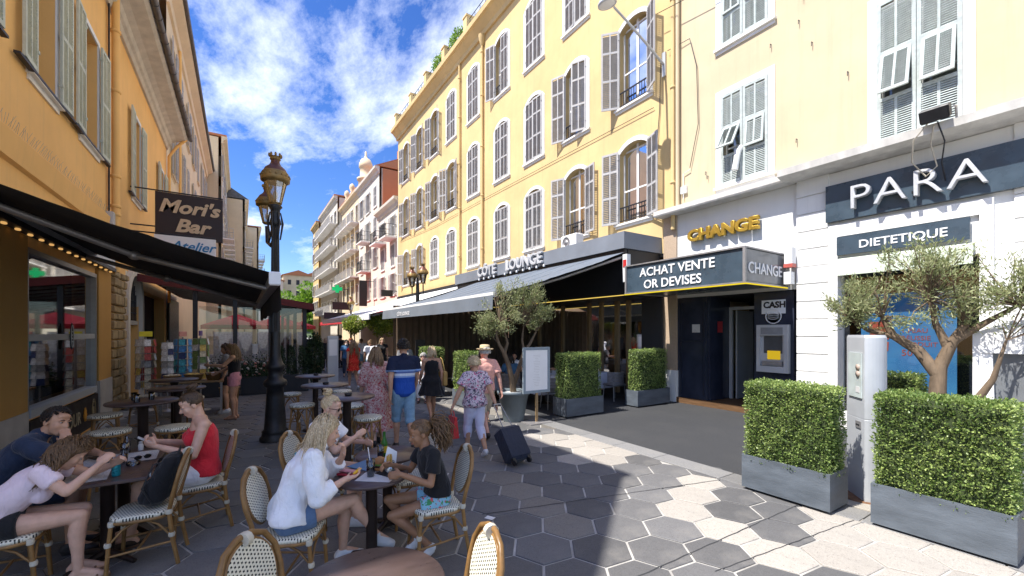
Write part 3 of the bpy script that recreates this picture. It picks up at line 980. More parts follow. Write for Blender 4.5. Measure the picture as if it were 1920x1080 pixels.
for u, w, a, b, k in wins:
    W = window(pb, MB(), FRR, u, w, a, b, None, None, MT['tealshut'], MT['white'], rise=0, tw=.15, rail=False, pane=True, sillm=MT['paleyellow'] if k == 2 else None)
    lw, lh = w / 2 - .006, b - a - .02
    # leaf = stiles + top louvres + tilting flap + bottom louvres
    for side in (1, -1):
        hu = u - side * (w / 2 - .003)
        fl = MB(); t = .018
        fl.bx(0, .06, -t, t, 0, lh); fl.bx(lw - .06, lw, -t, t, 0, lh)
        for z in (0, .30 * lh, .62 * lh, lh - .07): fl.bx(.06, lw - .06, -t + .001, t - .001, z, z + .07)
        fl.bx(lw / 2 - .02, lw / 2 + .02, -t + .002, t - .002, .62 * lh + .07, lh - .07); fl.bx(lw / 2 - .02, lw / 2 + .02, -t + .002, t - .002, .07, .30 * lh)
        def slats(m_, x0, x1, za, zb, p_=.042):
            z = za + p_ * .4
            while z < zb - .008:
                for (xa, xb) in ((x0, (x0 + x1) / 2 - .02), ((x0 + x1) / 2 + .02, x1)):
                    m_.hexa([(xx, yy * side, zz) for xx, yy, zz in ((xa, .016, z - .015), (xb, .016, z - .015), (xb, .010, z - .019), (xa, .010, z - .019), (xa, -.010, z + .019), (xb, -.010, z + .019), (xb, -.016, z + .015), (xa, -.016, z + .015))])
                z += p_
        slats(fl, .06, lw - .06, .62 * lh + .07, lh - .07); slats(fl, .06, lw - .06, .07, .30 * lh)
        me = fl.mesh('shutter', MT['tealshut'])
        lf = leaf(W, FRR, hu, a + .01, side, 3, me, .035)
        fp = MB(); fh = .32 * lh - .075; fw = lw - .128
        fp.bx(0, .05, -t, t, -fh, 0); fp.bx(fw - .05, fw, -t, t, -fh, 0); fp.bx(fw / 2 - .02, fw / 2 + .02, -t + .002, t - .002, -fh + .05, -.05)
        fp.bx(.05, fw - .05, -t + .001, t - .001, -fh, -fh + .05); fp.bx(.05, fw - .05, -t + .001, t - .001, -.05, 0)
        slats(fp, .05, fw - .05, -fh + .05, -.05)
        tilt = {0: (30 if side < 0 else 6), 1: 3, 2: (14 if side < 0 else 10), 3: 5, 4: 12, 5: 3}[k]
        # flap hangs on its top edge and tilts out into the street
        x = FRR.U * side
        zax = (Vector((0, 0, 1)) * math.cos(rad(tilt)) - FRR.N * math.sin(rad(tilt)))
        mm = Matrix((x, zax.cross(x), zax)).transposed().to_4x4(); mm.translation = FRR.p(hu + side * .064, a + .01 + .62 * lh, .06)
        fo = link_mesh('shutter_flap', fp.mesh('shutter_flap', MT['tealshut']), W, mw=mm)
    if k == 0:
        mb = MB(); pts = [FRR.p(5.60, 6.55, .05), FRR.p(5.62, 6.42, .16), FRR.p(5.63, 6.2, .2), FRR.p(5.66, 5.98, .22)]
        mb.tube(pts, [.07, .078, .07, .075], 12); mb.build('vent_hose', MT['plastic_white'], W)
r = random.Random(9)
for k in range(26):
    u, z = r.uniform(.2, 7.2), r.uniform(5.8, 9.8)
    if any(abs(u - w_[0]) < .85 and w_[2] - .3 < z < w_[3] + .3 for w_ in wins): continue
    mb = MB(); mb.tube([FRR.p(u, z, -.01), FRR.p(u, z, .05), FRR.p(u, z - .09, .05)], .008, 5); mb.build('wall_hook', MT['iron'], pb)
mb = MB(); mb.tube([FRR.p(7.36, 5.5, .09), FRR.p(7.36, 14.3, .09)], .055, 10); mb.build('downpipe', MT['paleyellow'], pb)
mb = MB(); mb.tube([FRR.p(7.2, 5.7, .05), FRR.p(7.2, 6.4, .05), FRR.p(7.0, 6.45, .05)], .012, 5); FRR.box(mb, 7.10, 7.28, 5.85, 6.05, .001, .07); mb.build('alarm_box', MT['plastic_white'], pb)

# change office
ch = thing('change_office', 'currency exchange office with white upper wall, gold letters and navy front', 'shopfront', (RX, 6, 0))
mb = MB(); FRR.box(mb, 4.36, 7.44, 2.95, 5.30, -.2, -.02); mb.build('upper_wall', MT['whitewall'], ch)
mb = MB(); FRR.profile(mb, 4.40, 7.95, [(-.2, 5.302), (.36, 5.302), (.38, 5.34), (.38, 5.46), (-.0, 5.56), (-.2, 5.56)]); mb.build('canopy_slab', MT['cement'], ch)
mb = MB(); FRR.box(mb, 7.44, 7.87, .90, 5.30, -.2, .03); mb.build('granite_pier', MT['granite'], ch)
mb = MB(); FRR.box(mb, 7.42, 7.89, .012, .90, -.2, .08); mb.build('pier_base', MT['white'], ch)
text('CHANGE', .40, MT['gold'], ch, XR, YU, (RX - .09, 7.02, 4.47), .05, .006, offset=.016, sx=1.13)
# projecting sign box
mb = MB(); mb.bx(8.62, RX - .03, 4.60, 7.70, 3.03, 3.72)
mb.build('sign_box', MT['sign_blue'], ch)
mb = MB()
for z in (3.0, 3.72):
    mb.bx(8.58, 8.64, 4.56, 7.74, z - .001, z + .03); mb.bx(8.64, RX - .03, 4.56, 4.62, z - .001, z + .03); mb.bx(8.64, RX - .03, 7.68, 7.74, z, z + .03)
for (x, y) in ((8.58, 4.56), (8.58, 7.68), (10.3, 4.56)): mb.bx(x, x + .05, y, y + .05, 3.03, 3.72)
mb.build('sign_frame', MT['alu'], ch)
text('ACHAT VENTE', .30, MT['letter_white'], ch, XR, YU, (8.605, 7.25, 3.41), .004, offset=.004, sx=1.02)
text('OR DEVISES', .30, MT['letter_white'], ch, XR, YU, (8.605, 7.13, 3.10), .004, offset=.004, sx=1.02)
mb = MB(); mb.bx(8.66, 10.34, 4.585, 4.597, 3.05, 3.70); mb.build('side_panel', mat('grey glass panel', (.16, .17, .18), .12, .25, 3, .02, 10), ch)
text('CHANGE', .33, MT['letter_white'], ch, (1, 0, 0), YU, (8.72, 4.575, 3.22), .006, offset=.004, sx=1.05)
mb = MB(); mb.tube([(8.60, 7.75, 2.985), (8.60, 4.55, 2.985), (10.34, 4.55, 2.985)], .014, 6); mb.build('light_strip', emit('yellow neon', (1, .75, .03), .42), ch)
mb = MB(); mb.bx(10.12, 10.30, 4.36, 4.52, 3.50, 3.86); mb.build('alarm_siren', MT['plastic_white'], ch)
mb = MB(); mb.bx(10.10, 10.28, 4.38, 4.52, 3.05, 3.32); mb.build('meter_box', MT['plastic_white'], ch)
mb = MB(); mb.bx(10.11, 10.29, 4.35, 4.53, 3.42, 3.50); mb.build('siren_lamp', mat('red lamp plastic', (.45, .10, .08), .4), ch)
# navy front: left window panel, recessed door, cash machine panel
mb = MB(); FRR.box(mb, 6.54, 7.44, .16, 2.93, -.10, -.03); mb.build('window_panel', MT['navy'], ch)
mb = MB(); FRR.box(mb, 6.65, 7.32, 1.72, 1.76, -.03, -.01); FRR.box(mb, 6.62, 6.65, .3, 2.8, -.03, -.01); FRR.box(mb, 7.30, 7.33, .3, 2.8, -.03, -.01); mb.build('panel_frame', MT['sign_navy'], ch)
mb = MB(); mb.bx(RX + .102, RX + 1.05, 6.50, 6.54, .16, 2.93); mb.build('side_panel', MT['navy'], ch)
mb = MB(); FRR.box(mb, 4.45, 5.32, .16, 2.93, -.12, -.02); mb.bx(RX + .12, RX + 1.1, 5.26, 5.32, .16, 2.93); mb.build('atm_panel', MT['navy'], ch)
mb = MB(); FRR.box(mb, 5.32, 5.37, .16, 2.6, -1.04, -.98); FRR.box(mb, 6.40, 6.49, .16, 2.6, -1.04, -.98); FRR.box(mb, 5.32, 6.49, 2.6, 2.68, -1.04, -.98); FRR.box(mb, 6.30, 6.34, .16, 2.58, -1.9, -1.05); mb.build('door_frame', MT['grey_paint'], ch)
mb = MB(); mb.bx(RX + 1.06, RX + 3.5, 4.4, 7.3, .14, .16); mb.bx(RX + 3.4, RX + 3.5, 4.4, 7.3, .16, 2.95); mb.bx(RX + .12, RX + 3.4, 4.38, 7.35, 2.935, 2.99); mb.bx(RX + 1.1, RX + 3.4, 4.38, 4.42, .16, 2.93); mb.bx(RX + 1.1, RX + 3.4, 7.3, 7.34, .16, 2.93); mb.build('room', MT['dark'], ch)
mb = MB(); FRR.box(mb, 4.42, 7.44, .011, .158, -1.2, .06); mb.build('step', MT['wood'], ch)
mb = MB(); FRR.box(mb, 6.75, 6.98, 1.98, 2.20, -.029, -.022); mb.build('notice', MT['paper'], ch)
mb = MB(); mb.T = None
q0 = Vector((RX + .42, 6.499, 1.98)); q1 = Vector((RX + .66, 6.499, 1.98))
e_ = (q1 - q0); nrm = Vector((-e_.y, e_.x, 0)).normalized()
if nrm.y > 0: nrm = -nrm
mb.poly([q0 + nrm * .01, q1 + nrm * .01, q1 + nrm * .01 + Vector((0, 0, .30)), q0 + nrm * .01 + Vector((0, 0, .30))], nrm * .004); mb.build('red_sticker', mat('red sticker', (.5, .04, .05), .5), ch)
# cash machine
at = thing('cash_machine', 'silver cash machine with a yellow lit screen set in the navy wall', 'cash machine', (RX, 4.86, 1.05))
mb = MB(); FRR.box(mb, 4.52, 5.20, 1.06, 2.16, -.019, .05); FRR.box(mb, 4.52, 4.60, 1.06, 2.16, .05, .12); FRR.box(mb, 5.12, 5.20, 1.06, 2.16, .05, .12); FRR.box(mb, 4.60, 5.12, 1.92, 2.16, .05, .12); FRR.box(mb, 4.60, 5.12, 1.06, 1.20, .05, .13); mb.build('housing', MT['grey_paint'], at)
mb = MB(); FRR.box(mb, 4.66, 5.06, 1.50, 1.90, .05, .056); mb.build('recess', mat('dark grey plastic', (.08, .085, .09), .4), at)
mb = MB(); FRR.box(mb, 4.70, 4.98, 1.36, 1.56, .056, .062); mb.build('screen', emit('yellow screen', (.9, .6, .03), .28), at)
mb = MB(); FRR.box(mb, 4.64, 5.08, 1.22, 1.32, .05, .11); mb.build('keypad', MT['alu'], at)
mb = MB(); FRR.box(mb, 4.62, 5.10, 1.94, 2.10, .121, .125); mb.build('header', mat('grey print', (.25, .26, .27), .5), at)
cs = thing('cash_sign', 'white cash sign above the cash machine', 'sign', (RX, 4.86, 2.3))
mb = MB(); FRR.box(mb, 4.62, 5.14, 2.42, 2.74, -.019, -.005); mb.build('plate', MT['letter_white'], cs)
text('CASH', .20, MT['black'], cs, XR, YU, (RX + .003, 5.10, 2.56), .002, offset=.008, sx=.95)
mb = MB(); mb.T = basis((0, -1, 0), (0, 0, 1), (RX + .012, 4.88, 2.36)); mb.lathe([(.0, .004), (.19, .004), (.19, .0)], (0, 0, 0), 28); mb.build('round_logo', MT['black'], cs)
mb = MB(); mb.T = basis((0, -1, 0), (0, 0, 1), (RX + .006, 4.88, 2.36)); mb.lathe([(.155, 0), (.155, .006), (.178, .006), (.178, 0)], (0, 0, 0), 28)
for k in (-1, 1):
    mb.tube([(-.12, k * .03, .004), (-.05, k * .07, .004), (.05, k * .07, .004), (.12, k * .03, .004)], .008, 5); mb.tube([(-.12, k * .01, .004), (0, k * .03, .004), (.12, k * .01, .004)], .006, 5)
mb.build('logo_ring', MT['letter_white'], cs)

# para shop
ps = thing('para_shop', 'white rusticated pharmacy shopfront with navy sign boards', 'shopfront', (RX, 2, 0))
for k in range(14):                                  # rusticated courses
    for (u0, u1) in ((3.76, 4.36), (-1.0, 1.25)):
        mb = MB(); FRR.box(mb, u0, u1, .012 + k * .38, .38 * (k + 1) - .012, -.2, .07 + .004 * ((k * 7) % 3)); mb.build('rusticated_block', MT['whitewall'], ps)
mb = MB(); FRR.box(mb, -5.9, 4.352, .012, 5.30, -.25, .045); mb2 = MB()
# wall core is split around the shop window opening
mb = MB(); FRR.box(mb, 3.59, 4.352, .012, 5.30, -.25, .045); FRR.box(mb, -5.9, 1.62, .012, 5.30, -.25, .045); FRR.box(mb, 1.62, 3.59, 3.30, 5.30, -.25, .045); FRR.box(mb, 1.62, 3.59, .012, .35, -.25, .045); mb.build('wall', MT['whitewall'], ps)
mb = MB(); FRR.box(mb, 3.59, 3.752, .012, 4.2, .05, .11); FRR.box(mb, 1.46, 1.62, .012, 4.2, .05, .11); FRR.box(mb, 1.62, 3.59, 3.95, 4.2, .05, .105); mb.build('window_surround', MT['white'], ps)
mb = MB(); FRR.profile(mb, -5.95, 4.52, [(-.2, 5.31), (.40, 5.31), (.60, 5.36), (.62, 5.50), (-.2, 5.55)]); mb.build('cornice', MT['cement'], ps)
mb = MB(); FRR.box(mb, -3.4, 3.78, 4.27, 5.02, .05, .16); mb.build('sign_board', MT['sign_blue'], ps)
text('PARA', .66, MT['silver'], ps, XR, YU, (RX - .26, 3.36, 4.42), .06, .004, offset=-.010, sx=1.12, spacing=1.06)
mb = MB()
for u in (3.25, 2.85, 2.4, 1.9): FRR.box(mb, u, u + .03, 4.5, 4.54, .161, .23)
mb.build('letter_stud', MT['iron'], ps)
mb = MB(); FRR.box(mb, 1.72, 3.59, 3.56, 3.93, .112, .15); mb.build('sign_panel', MT['sign_blue'], ps)
text('DIETETIQUE', .215, MT['letter_white'], ps, XR, YU, (RX - .156, 3.23, 3.66), .004, offset=.003, sx=1.06)
mb = MB(); mb.tube([FRR.p(1.68, 3.42, .10), FRR.p(3.57, 3.42, .10)], .075, 12); mb.add([FRR.p(1.68, 3.42, .175), FRR.p(3.57, 3.42, .175), FRR.p(3.57, 3.14, .19), FRR.p(1.68, 3.14, .19)], [(0, 1, 2, 3)]); mb.build('rolled_awning', mat('pale green cloth', (.56, .62, .50), .9, .08, 3, .1, 100), ps)
mb = MB(); mb.add([FRR.p(1.62, .35, -.2), FRR.p(3.59, .35, -.2), FRR.p(3.59, 3.3, -.2), FRR.p(1.62, 3.3, -.2)], [(0, 1, 2, 3)]); mb.build('pane', MT['shopglass'], ps)
mb = MB(); FRR.box(mb, 1.62, 3.59, .36, 3.29, -.9, -.85); mb.build('back_panel', MT['navy'], ps)
pm, nt, b, out = nodes('blue poster'); setc(b, (.05, .24, .52), .5)
v = ocoord(nt); f_ = noise(nt, v, 1.2, 4, .5); nt.links.new(ramp(nt, f_, .3, .7, (.04, .19, .46), (.08, .32, .62)), b.inputs['Base Color'])
mb = MB(); FRR.box(mb, 1.95, 3.32, .36, 2.75, -.30, -.28); po = mb.build('poster', pm, ps)
redp = mat('poster red', (.50, .10, .06), .5)
mb = MB(); mb.poly([FRR.p(3.20, 2.2, -.275), FRR.p(2.86, 2.2, -.275), FRR.p(2.88, 1.85, -.275), FRR.p(3.16, 1.85, -.275)], FRR.N * .002); mb.poly([FRR.p(3.15, 1.80, -.275), FRR.p(2.88, 1.80, -.275), FRR.p(2.89, 1.62, -.275), FRR.p(3.14, 1.62, -.275)], FRR.N * .002); mb.build('poster_print', redp, po)
for s_, z in (('1 PEAU', 1.98), ('RÉUSSIE', 1.84), ('PRODUIT', 1.72), ('50', 1.54)):
    text(s_, .12 if s_ != '50' else .17, redp, po, XR, YU, FRR.p(2.70, z, -.276), .001)
# flood light and its loose cables on the cornice
fl = thing('floodlight', 'black floodlight with loose cables on the cornice above the sign', 'floodlight', (RX - .7, 2.0, 5.5))
mb = MB(); mb.T = Matrix.Translation(FRR.p(2.02, 5.62, .72)) @ Matrix.Rotation(rad(-25), 4, 'Y'); mb.box((0, 0, 0), (.16, .36, .22), bev=.02); mb.box((-.09, 0, 0), (.02, .32, .18)); mb.build('housing', MT['black'], fl)
mb = MB(); mb.tube([FRR.p(1.80, 5.5, .55), FRR.p(1.80, 5.68, .60), FRR.p(1.80, 5.66, .72)], .018, 6); mb.build('bracket', MT['alu'], fl)
mb = MB(); mb.tube([FRR.p(2.1, 5.52, .70), FRR.p(2.30, 5.3, .66), FRR.p(2.38, 5.0, .42), FRR.p(2.22, 4.72, .32), FRR.p(2.08, 4.86, .32), FRR.p(2.12, 5.2, .5), FRR.p(2.05, 5.45, .66)], .012, 6); mb.build('cable', mat('cream cable', (.5, .45, .36), .6), fl)
mb = MB(); mb.tube([FRR.p(2.0, 5.5, .68), FRR.p(1.95, 5.2, .5), FRR.p(2.02, 4.9, .33), FRR.p(2.0, 4.6, .2)], .010, 6); mb.build('cable', MT['iron'], fl)
# ------------------------------------------------------------------ left building (in shade) with bar, arch doorway
LX = -2.6
FRL = Fr((LX, 0, 0), (0, 1, 0), (1, 0, 0))
lb = thing('corner_building', 'orange building with pale sage shutters over the black bar awning', 'building', (LX, 14, 0))
wallmb = MB()
lw = [(9.48, 1.0, 5.80, 8.15), (11.84, 1.14, 5.80, 8.15), (16.35, 1.05, 5.85, 8.25), (20.9, 1.05, 5.85, 8.25), (6.9, 1.0, 5.80, 8.15)]
shop_hole = (8.80, 12.25, .84, 3.22)
arch_hole = (15.05, 16.75, .02, 3.65)
shop2 = (17.3, 21.8, .02, 3.3)
FRL.wall(wallmb, 4.6, 22.3, 0.0, 10.0, [(u - w / 2, u + w / 2, a, b) for u, w, a, b in lw] + [shop_hole, arch_hole, shop2], .35)
# unseen corner, chamfered so its eave casts the slanting shadow edge; back, ends
FRC = Fr((LX, 4.6, 0), Vector((-2.1, -1.75, 0)).normalized(), Vector((1.75, -2.1, 0)).normalized())
FRC.wall(wallmb, 0, 2.75, 0, 10.0, [], .3)
wallmb.bx(-12, LX - 2.12, 2.85, 3.1, 0, 10); wallmb.bx(-12, LX - .36, 22.0, 22.3, 0, 10); wallmb.bx(-12, -11.8, 3.1, 22.0, 0, 10)
wallmb.build('wall', MT['orange'], lb)
mb = MB()
mb.bx(LX - 2.4, LX - 2.35, 5.0, 22.0, 4.2, 9.9); mb.bx(-11.8, LX - .02, 5.0, 22.0, 4.0, 4.1)
mb.build('rooms', MT['dark'], lb)
# roof: low slope rising from the eaves
EX, EZ = -1.9, 10.05
mb = MB()
ridge = (-7.2, EZ + 1.5)
p = [(EX, 22.35, EZ), (EX, 4.85, EZ), (-3.95, 3.1, EZ), (-12, 3.1, EZ)]
mb.add([(EX, 22.4, EZ + .16), (EX, 4.75, EZ + .16), (-4.05, 2.95, EZ + .16), (-12, 2.95, EZ + .16), (-7.4, 7.6, EZ + 1.75), (-7.4, 22.4, EZ + 1.75), (-12, 22.4, EZ + .16)], [(0, 1, 4, 5), (1, 2, 4), (2, 3, 4), (3, 6, 5, 4)])
mb.build('roof', MT['roof'], lb)
mb = MB()
FRL.profile(mb, 4.62, 22.36, [(0, 9.55), (.06, 9.55), (.10, 9.68), (.16, 9.72), (.20, 9.86), (.34, 9.94), (.62, 10.02), (.70, 10.10), (.70, 10.19), (0, 10.19)])
mb.build('cornice', MT['stone'], lb)
mb = MB(); mb.poly([(LX, 4.62, 9.9), (LX + .7, 4.62, 10.0), (-4.05, 2.95, 10.0), (LX - 2.12, 3.1, 9.9)], (0, 0, .19)); mb.build('cornice_return', MT['stone'], lb)
mb = MB()
n = 10; vs = []
for yy in [4.6 + (22.5 - 4.6) * k / 24 for k in range(25)]:
    for k in range(n + 1):
        an = math.pi * (1 + k / n)
        vs.append((EX + .09 + .085 * math.cos(an), yy, 10.19 + .085 * math.sin(an)))
mb.add(vs, [(i * (n + 1) + k, i * (n + 1) + k + 1, (i + 1) * (n + 1) + k + 1, (i + 1) * (n + 1) + k) for i in range(24) for k in range(n)], 0, True)
y = 4.8
while y < 22.4: mb.tube([(EX + .09 + .092 * math.cos(math.pi * (1 + k / 8)), y, 10.19 + .092 * math.sin(math.pi * (1 + k / 8))) for k in range(9)], .01, 5); y += .55
mb.build('gutter', MT['zinc'], lb)
for k, (u, w, a, b) in enumerate(lw):
    W = window(lb, MB(), FRL, u, w, a, b, 178, 178, MT['creamshut'] if k != 2 and k != 3 else MT['creamshut'], MT['white'], rise=0, tw=.0 if k < 0 else .10, rail=False, pitch=.05, rails=(.48,), depth=.35)
    mb = MB(); FRL.box(mb, u - w / 2 - .62, u + w / 2 + .62, a - .04, a - .005, .03, .10); mb.build('shutter_rail', MT['iron'], W)
mb = MB(); mb.tube([FRL.p(13.3, 3.4, .13), FRL.p(13.3, 9.9, .13)], .075, 12)
for z in (4.7, 4.9, 5.6, 7.6, 9.0): mb.lathe([(.078, 0), (.10, .01), (.10, .07), (.078, .08)], FRL.p(13.3, z, .13), 12)
mb.build('downpipe', MT['orange'], lb)
mb = MB(); mb.tube([FRL.p(13.12, 4.3, .05), FRL.p(13.12, 9.9, .05)], .018, 6); mb.build('cable', MT['iron'], lb)
mb = MB(); mb.tube([FRL.p(22.1, 3.2, .12), FRL.p(22.1, 9.2, .12), FRL.p(22.25, 9.7, .35), FRL.p(22.3, 10.1, .66)], .055, 10); mb.build('downpipe', MT['orange'], lb)
mb = MB(); FRL.box(mb, 13.0, 13.22, 4.35, 4.75, .02, .14); mb.build('junction_box', MT['grey_paint'], lb)
mb = MB(); FRL.profile(mb, 4.7, 13.1, [(0, 4.25), (.06, 4.28), (.10, 4.62), (.03, 4.70), (0, 4.72)]); mb.build('string_course', MT['orange'], lb)
# bird spikes on the ledge
mb = MB(); r = random.Random(4); y = 5.0
while y < 12.9:
    mb.tube([FRL.p(y, 4.66, .07), FRL.p(y + r.uniform(-.04, .04), 4.80, .07 + r.uniform(0, .08))], .0018, 3, cap=False); y += .055
mark(mb.build('bird_spikes', MT['alu'], lb), kind='stuff')
# stone surround of the pillar and the arch door
mb = MB(); FRL.box(mb, 12.28, 13.30, .0, .95, .003, .075); mb.build('marble_plinth', mat('marble plinth', (.50, .48, .45), .35, .2, 2.5, .05, 20), lb)
mb = MB(); FRL.box(mb, 4.7, 8.79, 0, .86, .003, .05); mb.build('marble_plinth', bpy.data.materials['marble plinth'], lb)
mb = MB(); FRL.box(mb, 12.26, 13.28, .952, 3.35, .002, .055); mb.build('painted_pier', MT['orange_dk'], lb)
mb = MB(); FRL.box(mb, 4.7, 8.77, .862, 3.36, .002, .045); mb.build('painted_pier', MT['orange_dk'], lb)
mb = MB(); r = random.Random(8); z = .02
while z < 3.4:                                      # rough rubble pier
    h = r.uniform(.16, .30)
    u = 13.36
    while u < 14.7:
        w = r.uniform(.25, .5); w = min(w, 14.75 - u)
        o_ = MB(); d_ = r.uniform(.05, .12)
        c = FRL.p(u + w / 2, z + h / 2, d_ / 2)
        o_.box(c, (d_ + .02, w - .02, h - .02), bev=.03); st_ = o_.build('stone', mat('rough stone', (.34, .25, .13), .9, .35, 5, .9, 14) if 'rough stone' not in bpy.data.materials else bpy.data.materials['rough stone'], lb)
        u += w
    z += h
# arch doorway: white surround, fanlight with grille
mb = MB()
ua, ub = 15.05, 16.75
FRL.box(mb, ua - .22, ua, .0, 2.75, .002, .10); FRL.box(mb, ub, ub + .22, 0, 2.75, .002, .10)
R_ = (ub - ua) / 2; uc = (ua + ub) / 2
for k in range(14):
    a0, a1 = math.pi * k / 14, math.pi * (k + 1) / 14
    q = [(uc - rr * math.cos(a_), 2.75 + rr * math.sin(a_)) for rr, a_ in ((R_, a0), (R_, a1), (R_ + .22, a1), (R_ + .22, a0))]
    mb.poly([FRL.p(*x, .002) for x in q], FRL.N * .10)
for sgn in (-1, 1):
    pts = [(uc + sgn * R_, 3.65)] + [(uc + sgn * R_ * math.cos(math.pi / 2 * k / 6), 2.75 + R_ * math.sin(math.pi / 2 * k / 6)) for k in range(7)] + [(uc, 3.65)]
    mb.poly([FRL.p(*x, -.002) for x in pts], FRL.N * -.3)
FRL.box(mb, ua, ub, 2.2, 2.32, -.3, -.02)
ar = mb.build('arch_surround', MT['offwhite'], lb)
mb = MB()
for k in range(9): mb.tube([FRL.p(ua + .1 + k * .19, 2.3, -.05), FRL.p(ua + .1 + k * .19, 2.75 + math.sqrt(max(0, R_ ** 2 - (ua + .1 + k * .19 - uc) ** 2)) - .02, -.05)], .014, 5)
for z in (2.55, 2.9, 3.2): 
    q = math.sqrt(max(.01, R_ ** 2 - max(0, z - 2.75) ** 2)); mb.tube([FRL.p(uc - q, z, -.05), FRL.p(uc + q, z, -.05)], .012, 5)
mb.build('fanlight_grille', MT['iron'], ar)
mb = MB(); FRL.box(mb, ua, ub, 0, 3.64, -.34, -.31); mb.build('door', mat('grey door paint', (.10, .10, .10), .6), lb)
mb = MB(); FRL.box(mb, ua + .1, ub - .1, .02, 2.18, -.30, -.27); mb.build('door_leaf', MT['glass'], lb)
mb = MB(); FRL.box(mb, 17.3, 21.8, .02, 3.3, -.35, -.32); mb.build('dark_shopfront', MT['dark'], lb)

# bar window
bw = thing('bar_window', 'wide bar window with white rails and a happy hour board below', 'window', (LX, 10.5, .8))
mb = MB()
FRL.box(mb, 8.80, 8.86, .70, 3.22, -.12, .03); FRL.box(mb, 12.19, 12.25, .04, 3.22, -.12, .03); FRL.box(mb, 8.86, 12.19, 3.14, 3.22, -.12, .03)
mb.build('frame', MT['alu'], bw)
mb = MB(); FRL.box(mb, 8.86, 12.19, .74, .86, -.12, .05); mb.build('sill', MT['grey_paint'], bw)
mb = MB(); FRL.box(mb, 8.86, 12.19, 1.86, 1.96, -.08, .01); mb.build('rail', MT['grey_paint'], bw)
mb = MB(); mb.add([FRL.p(8.86, .86, -.05), FRL.p(12.19, .86, -.05), FRL.p(12.19, 3.14, -.05), FRL.p(8.86, 3.14, -.05)], [(0, 1, 2, 3)])
mb.build('pane', glassm('bar window glass', alpha_mix=.22), bw)
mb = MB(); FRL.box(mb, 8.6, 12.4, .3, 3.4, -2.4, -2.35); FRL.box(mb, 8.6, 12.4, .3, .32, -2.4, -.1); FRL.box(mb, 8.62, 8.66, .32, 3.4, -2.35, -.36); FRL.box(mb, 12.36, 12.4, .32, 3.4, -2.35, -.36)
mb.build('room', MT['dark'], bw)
mb = MB(); FRL.box(mb, 8.80, 12.19, .08, .70, .003, .06); hb = mb.build('board', mat('dark brown board', (.020, .014, .012), .5, .3, 6, .05, 30), bw)
text('HAPPY HOUR', .34, mat('pale gold paint', (.42, .36, .24), .6), hb, XL, YU, FRL.p(8.95, .27, .066), .003, offset=.002, sx=1.0)
mb = MB()
for k in range(7):
    an = rad(-60 + k * 20); mb.tube([FRL.p(11.28, .28, .07), FRL.p(11.28 + .12 * math.sin(an), .28 + .26 * math.cos(an), .07)], [.02, .006], 6)
mb.build('flame_motif', mat('flame orange', (.7, .33, .05), .6), hb)
mb = MB()
for rr in (.10, .125): mb.tube([FRL.p(11.85 + rr * math.cos(t), .39 + 1.9 * rr * math.sin(t), .07) for t in [2 * math.pi * k / 24 for k in range(24)]], .006, 5, closed=True)
FRL.box(mb, 11.81, 11.89, .33, .47, .06, .07)
mb.build('badge', mat('badge gold', (.35, .28, .16), .5), hb)
mb = MB(); mb.T = basis((0, 1, 0), (0, 0, 1), FRL.p(10.7, 1.92, .02)); 
for rr, zz in ((.20, 0), ):
    vs = [(.085 * math.cos(t) * (1 - .25 * math.sin(t)), .24 * math.sin(t), zz) for t in [2 * math.pi * k / 28 for k in range(28)]]
    mb.poly(vs, (0, 0, .012))
sg = mb.build('oval_sticker', MT['black'], bw)
mb = MB(); mb.T = basis((0, 1, 0), (0, 0, 1), FRL.p(10.7, 1.92, .036))
mb.tube([(.066 * math.cos(t), .20 * math.sin(t), 0) for t in [2 * math.pi * k / 28 for k in range(28)]], .006, 5, closed=True)
for z in (-.1, -.04, .02, .08): mb.box((0, z, 0), (.05, .018, .006))
mb.build('sticker_print', MT['paper'], sg)
# lamp row under the awning cassette
lr = thing('light_row', 'row of small warm bulbs on a dark rail above the bar window', 'light strip', (LX, 10.0, 3.38))
mb = MB(); FRL.box(mb, 6.4, 13.0, 3.365, 3.44, .06, .20); mb.build('rail', MT['iron'], lr)
for k in range(16):
    mb = MB(); mb.ellip(FRL.p(7.0 + k * .39, 3.35, .13), (.03, .05, .018), seg=8, rings=5); mb.build('bulb', emit('warm led', (1, .55, .18), .3) if 'warm led' not in bpy.data.materials else bpy.data.materials['warm led'], lr)

# black bar awning
ba = thing('awning', 'black bar awning with grey folding arms over the left tables', 'awning', (LX, 9.5, 3.7))
BX0, BZ0, BX1, BZ1, BY0, BY1 = LX + .1, 3.58, .33, 2.68, 5.6, 11.6
mb = MB(); nu, nv = 20, 14; vs = []
for i in range(nu + 1):
    for j in range(nv + 1):
        t, q = i / nu, j / nv
        sag = -.06 * math.sin(math.pi * t) - .014 * math.sin(q * 31) * t * (1 - t) * 4 + RNG.normal(0, .004)
        vs.append((BX0 + (BX1 - BX0) * t, BY0 + (BY1 - BY0) * q, BZ0 + (BZ1 - BZ0) * t + sag))
mb.add(vs, [(i * (nv + 1) + j, i * (nv + 1) + j + 1, (i + 1) * (nv + 1) + j + 1, (i + 1) * (nv + 1) + j) for i in range(nu) for j in range(nv)], 0, True)
mb.build('canopy', MT['awn_black'], ba)
mb = MB(); vs = []; n = 30
for k in range(n + 1):
    y = BY0 + (BY1 - BY0) * k / n
    vs += [(BX1 + .05, y, BZ1), (BX1 + .07 + .015 * math.sin(k * .8), y, BZ1 - .42 - .01 * math.cos(k * 1.6))]
mb.add(vs, [(2 * k, 2 * k + 2, 2 * k + 3, 2 * k + 1) for k in range(n)], 0, True); mb.build('valance', MT['awn_black'], ba)
mb = MB(); mb.bx(BX1 - .05, BX1 + .045, BY0 + .03, BY1, BZ1 - .14, BZ1 - .02); mb.build('front_bar', MT['alu'], ba)
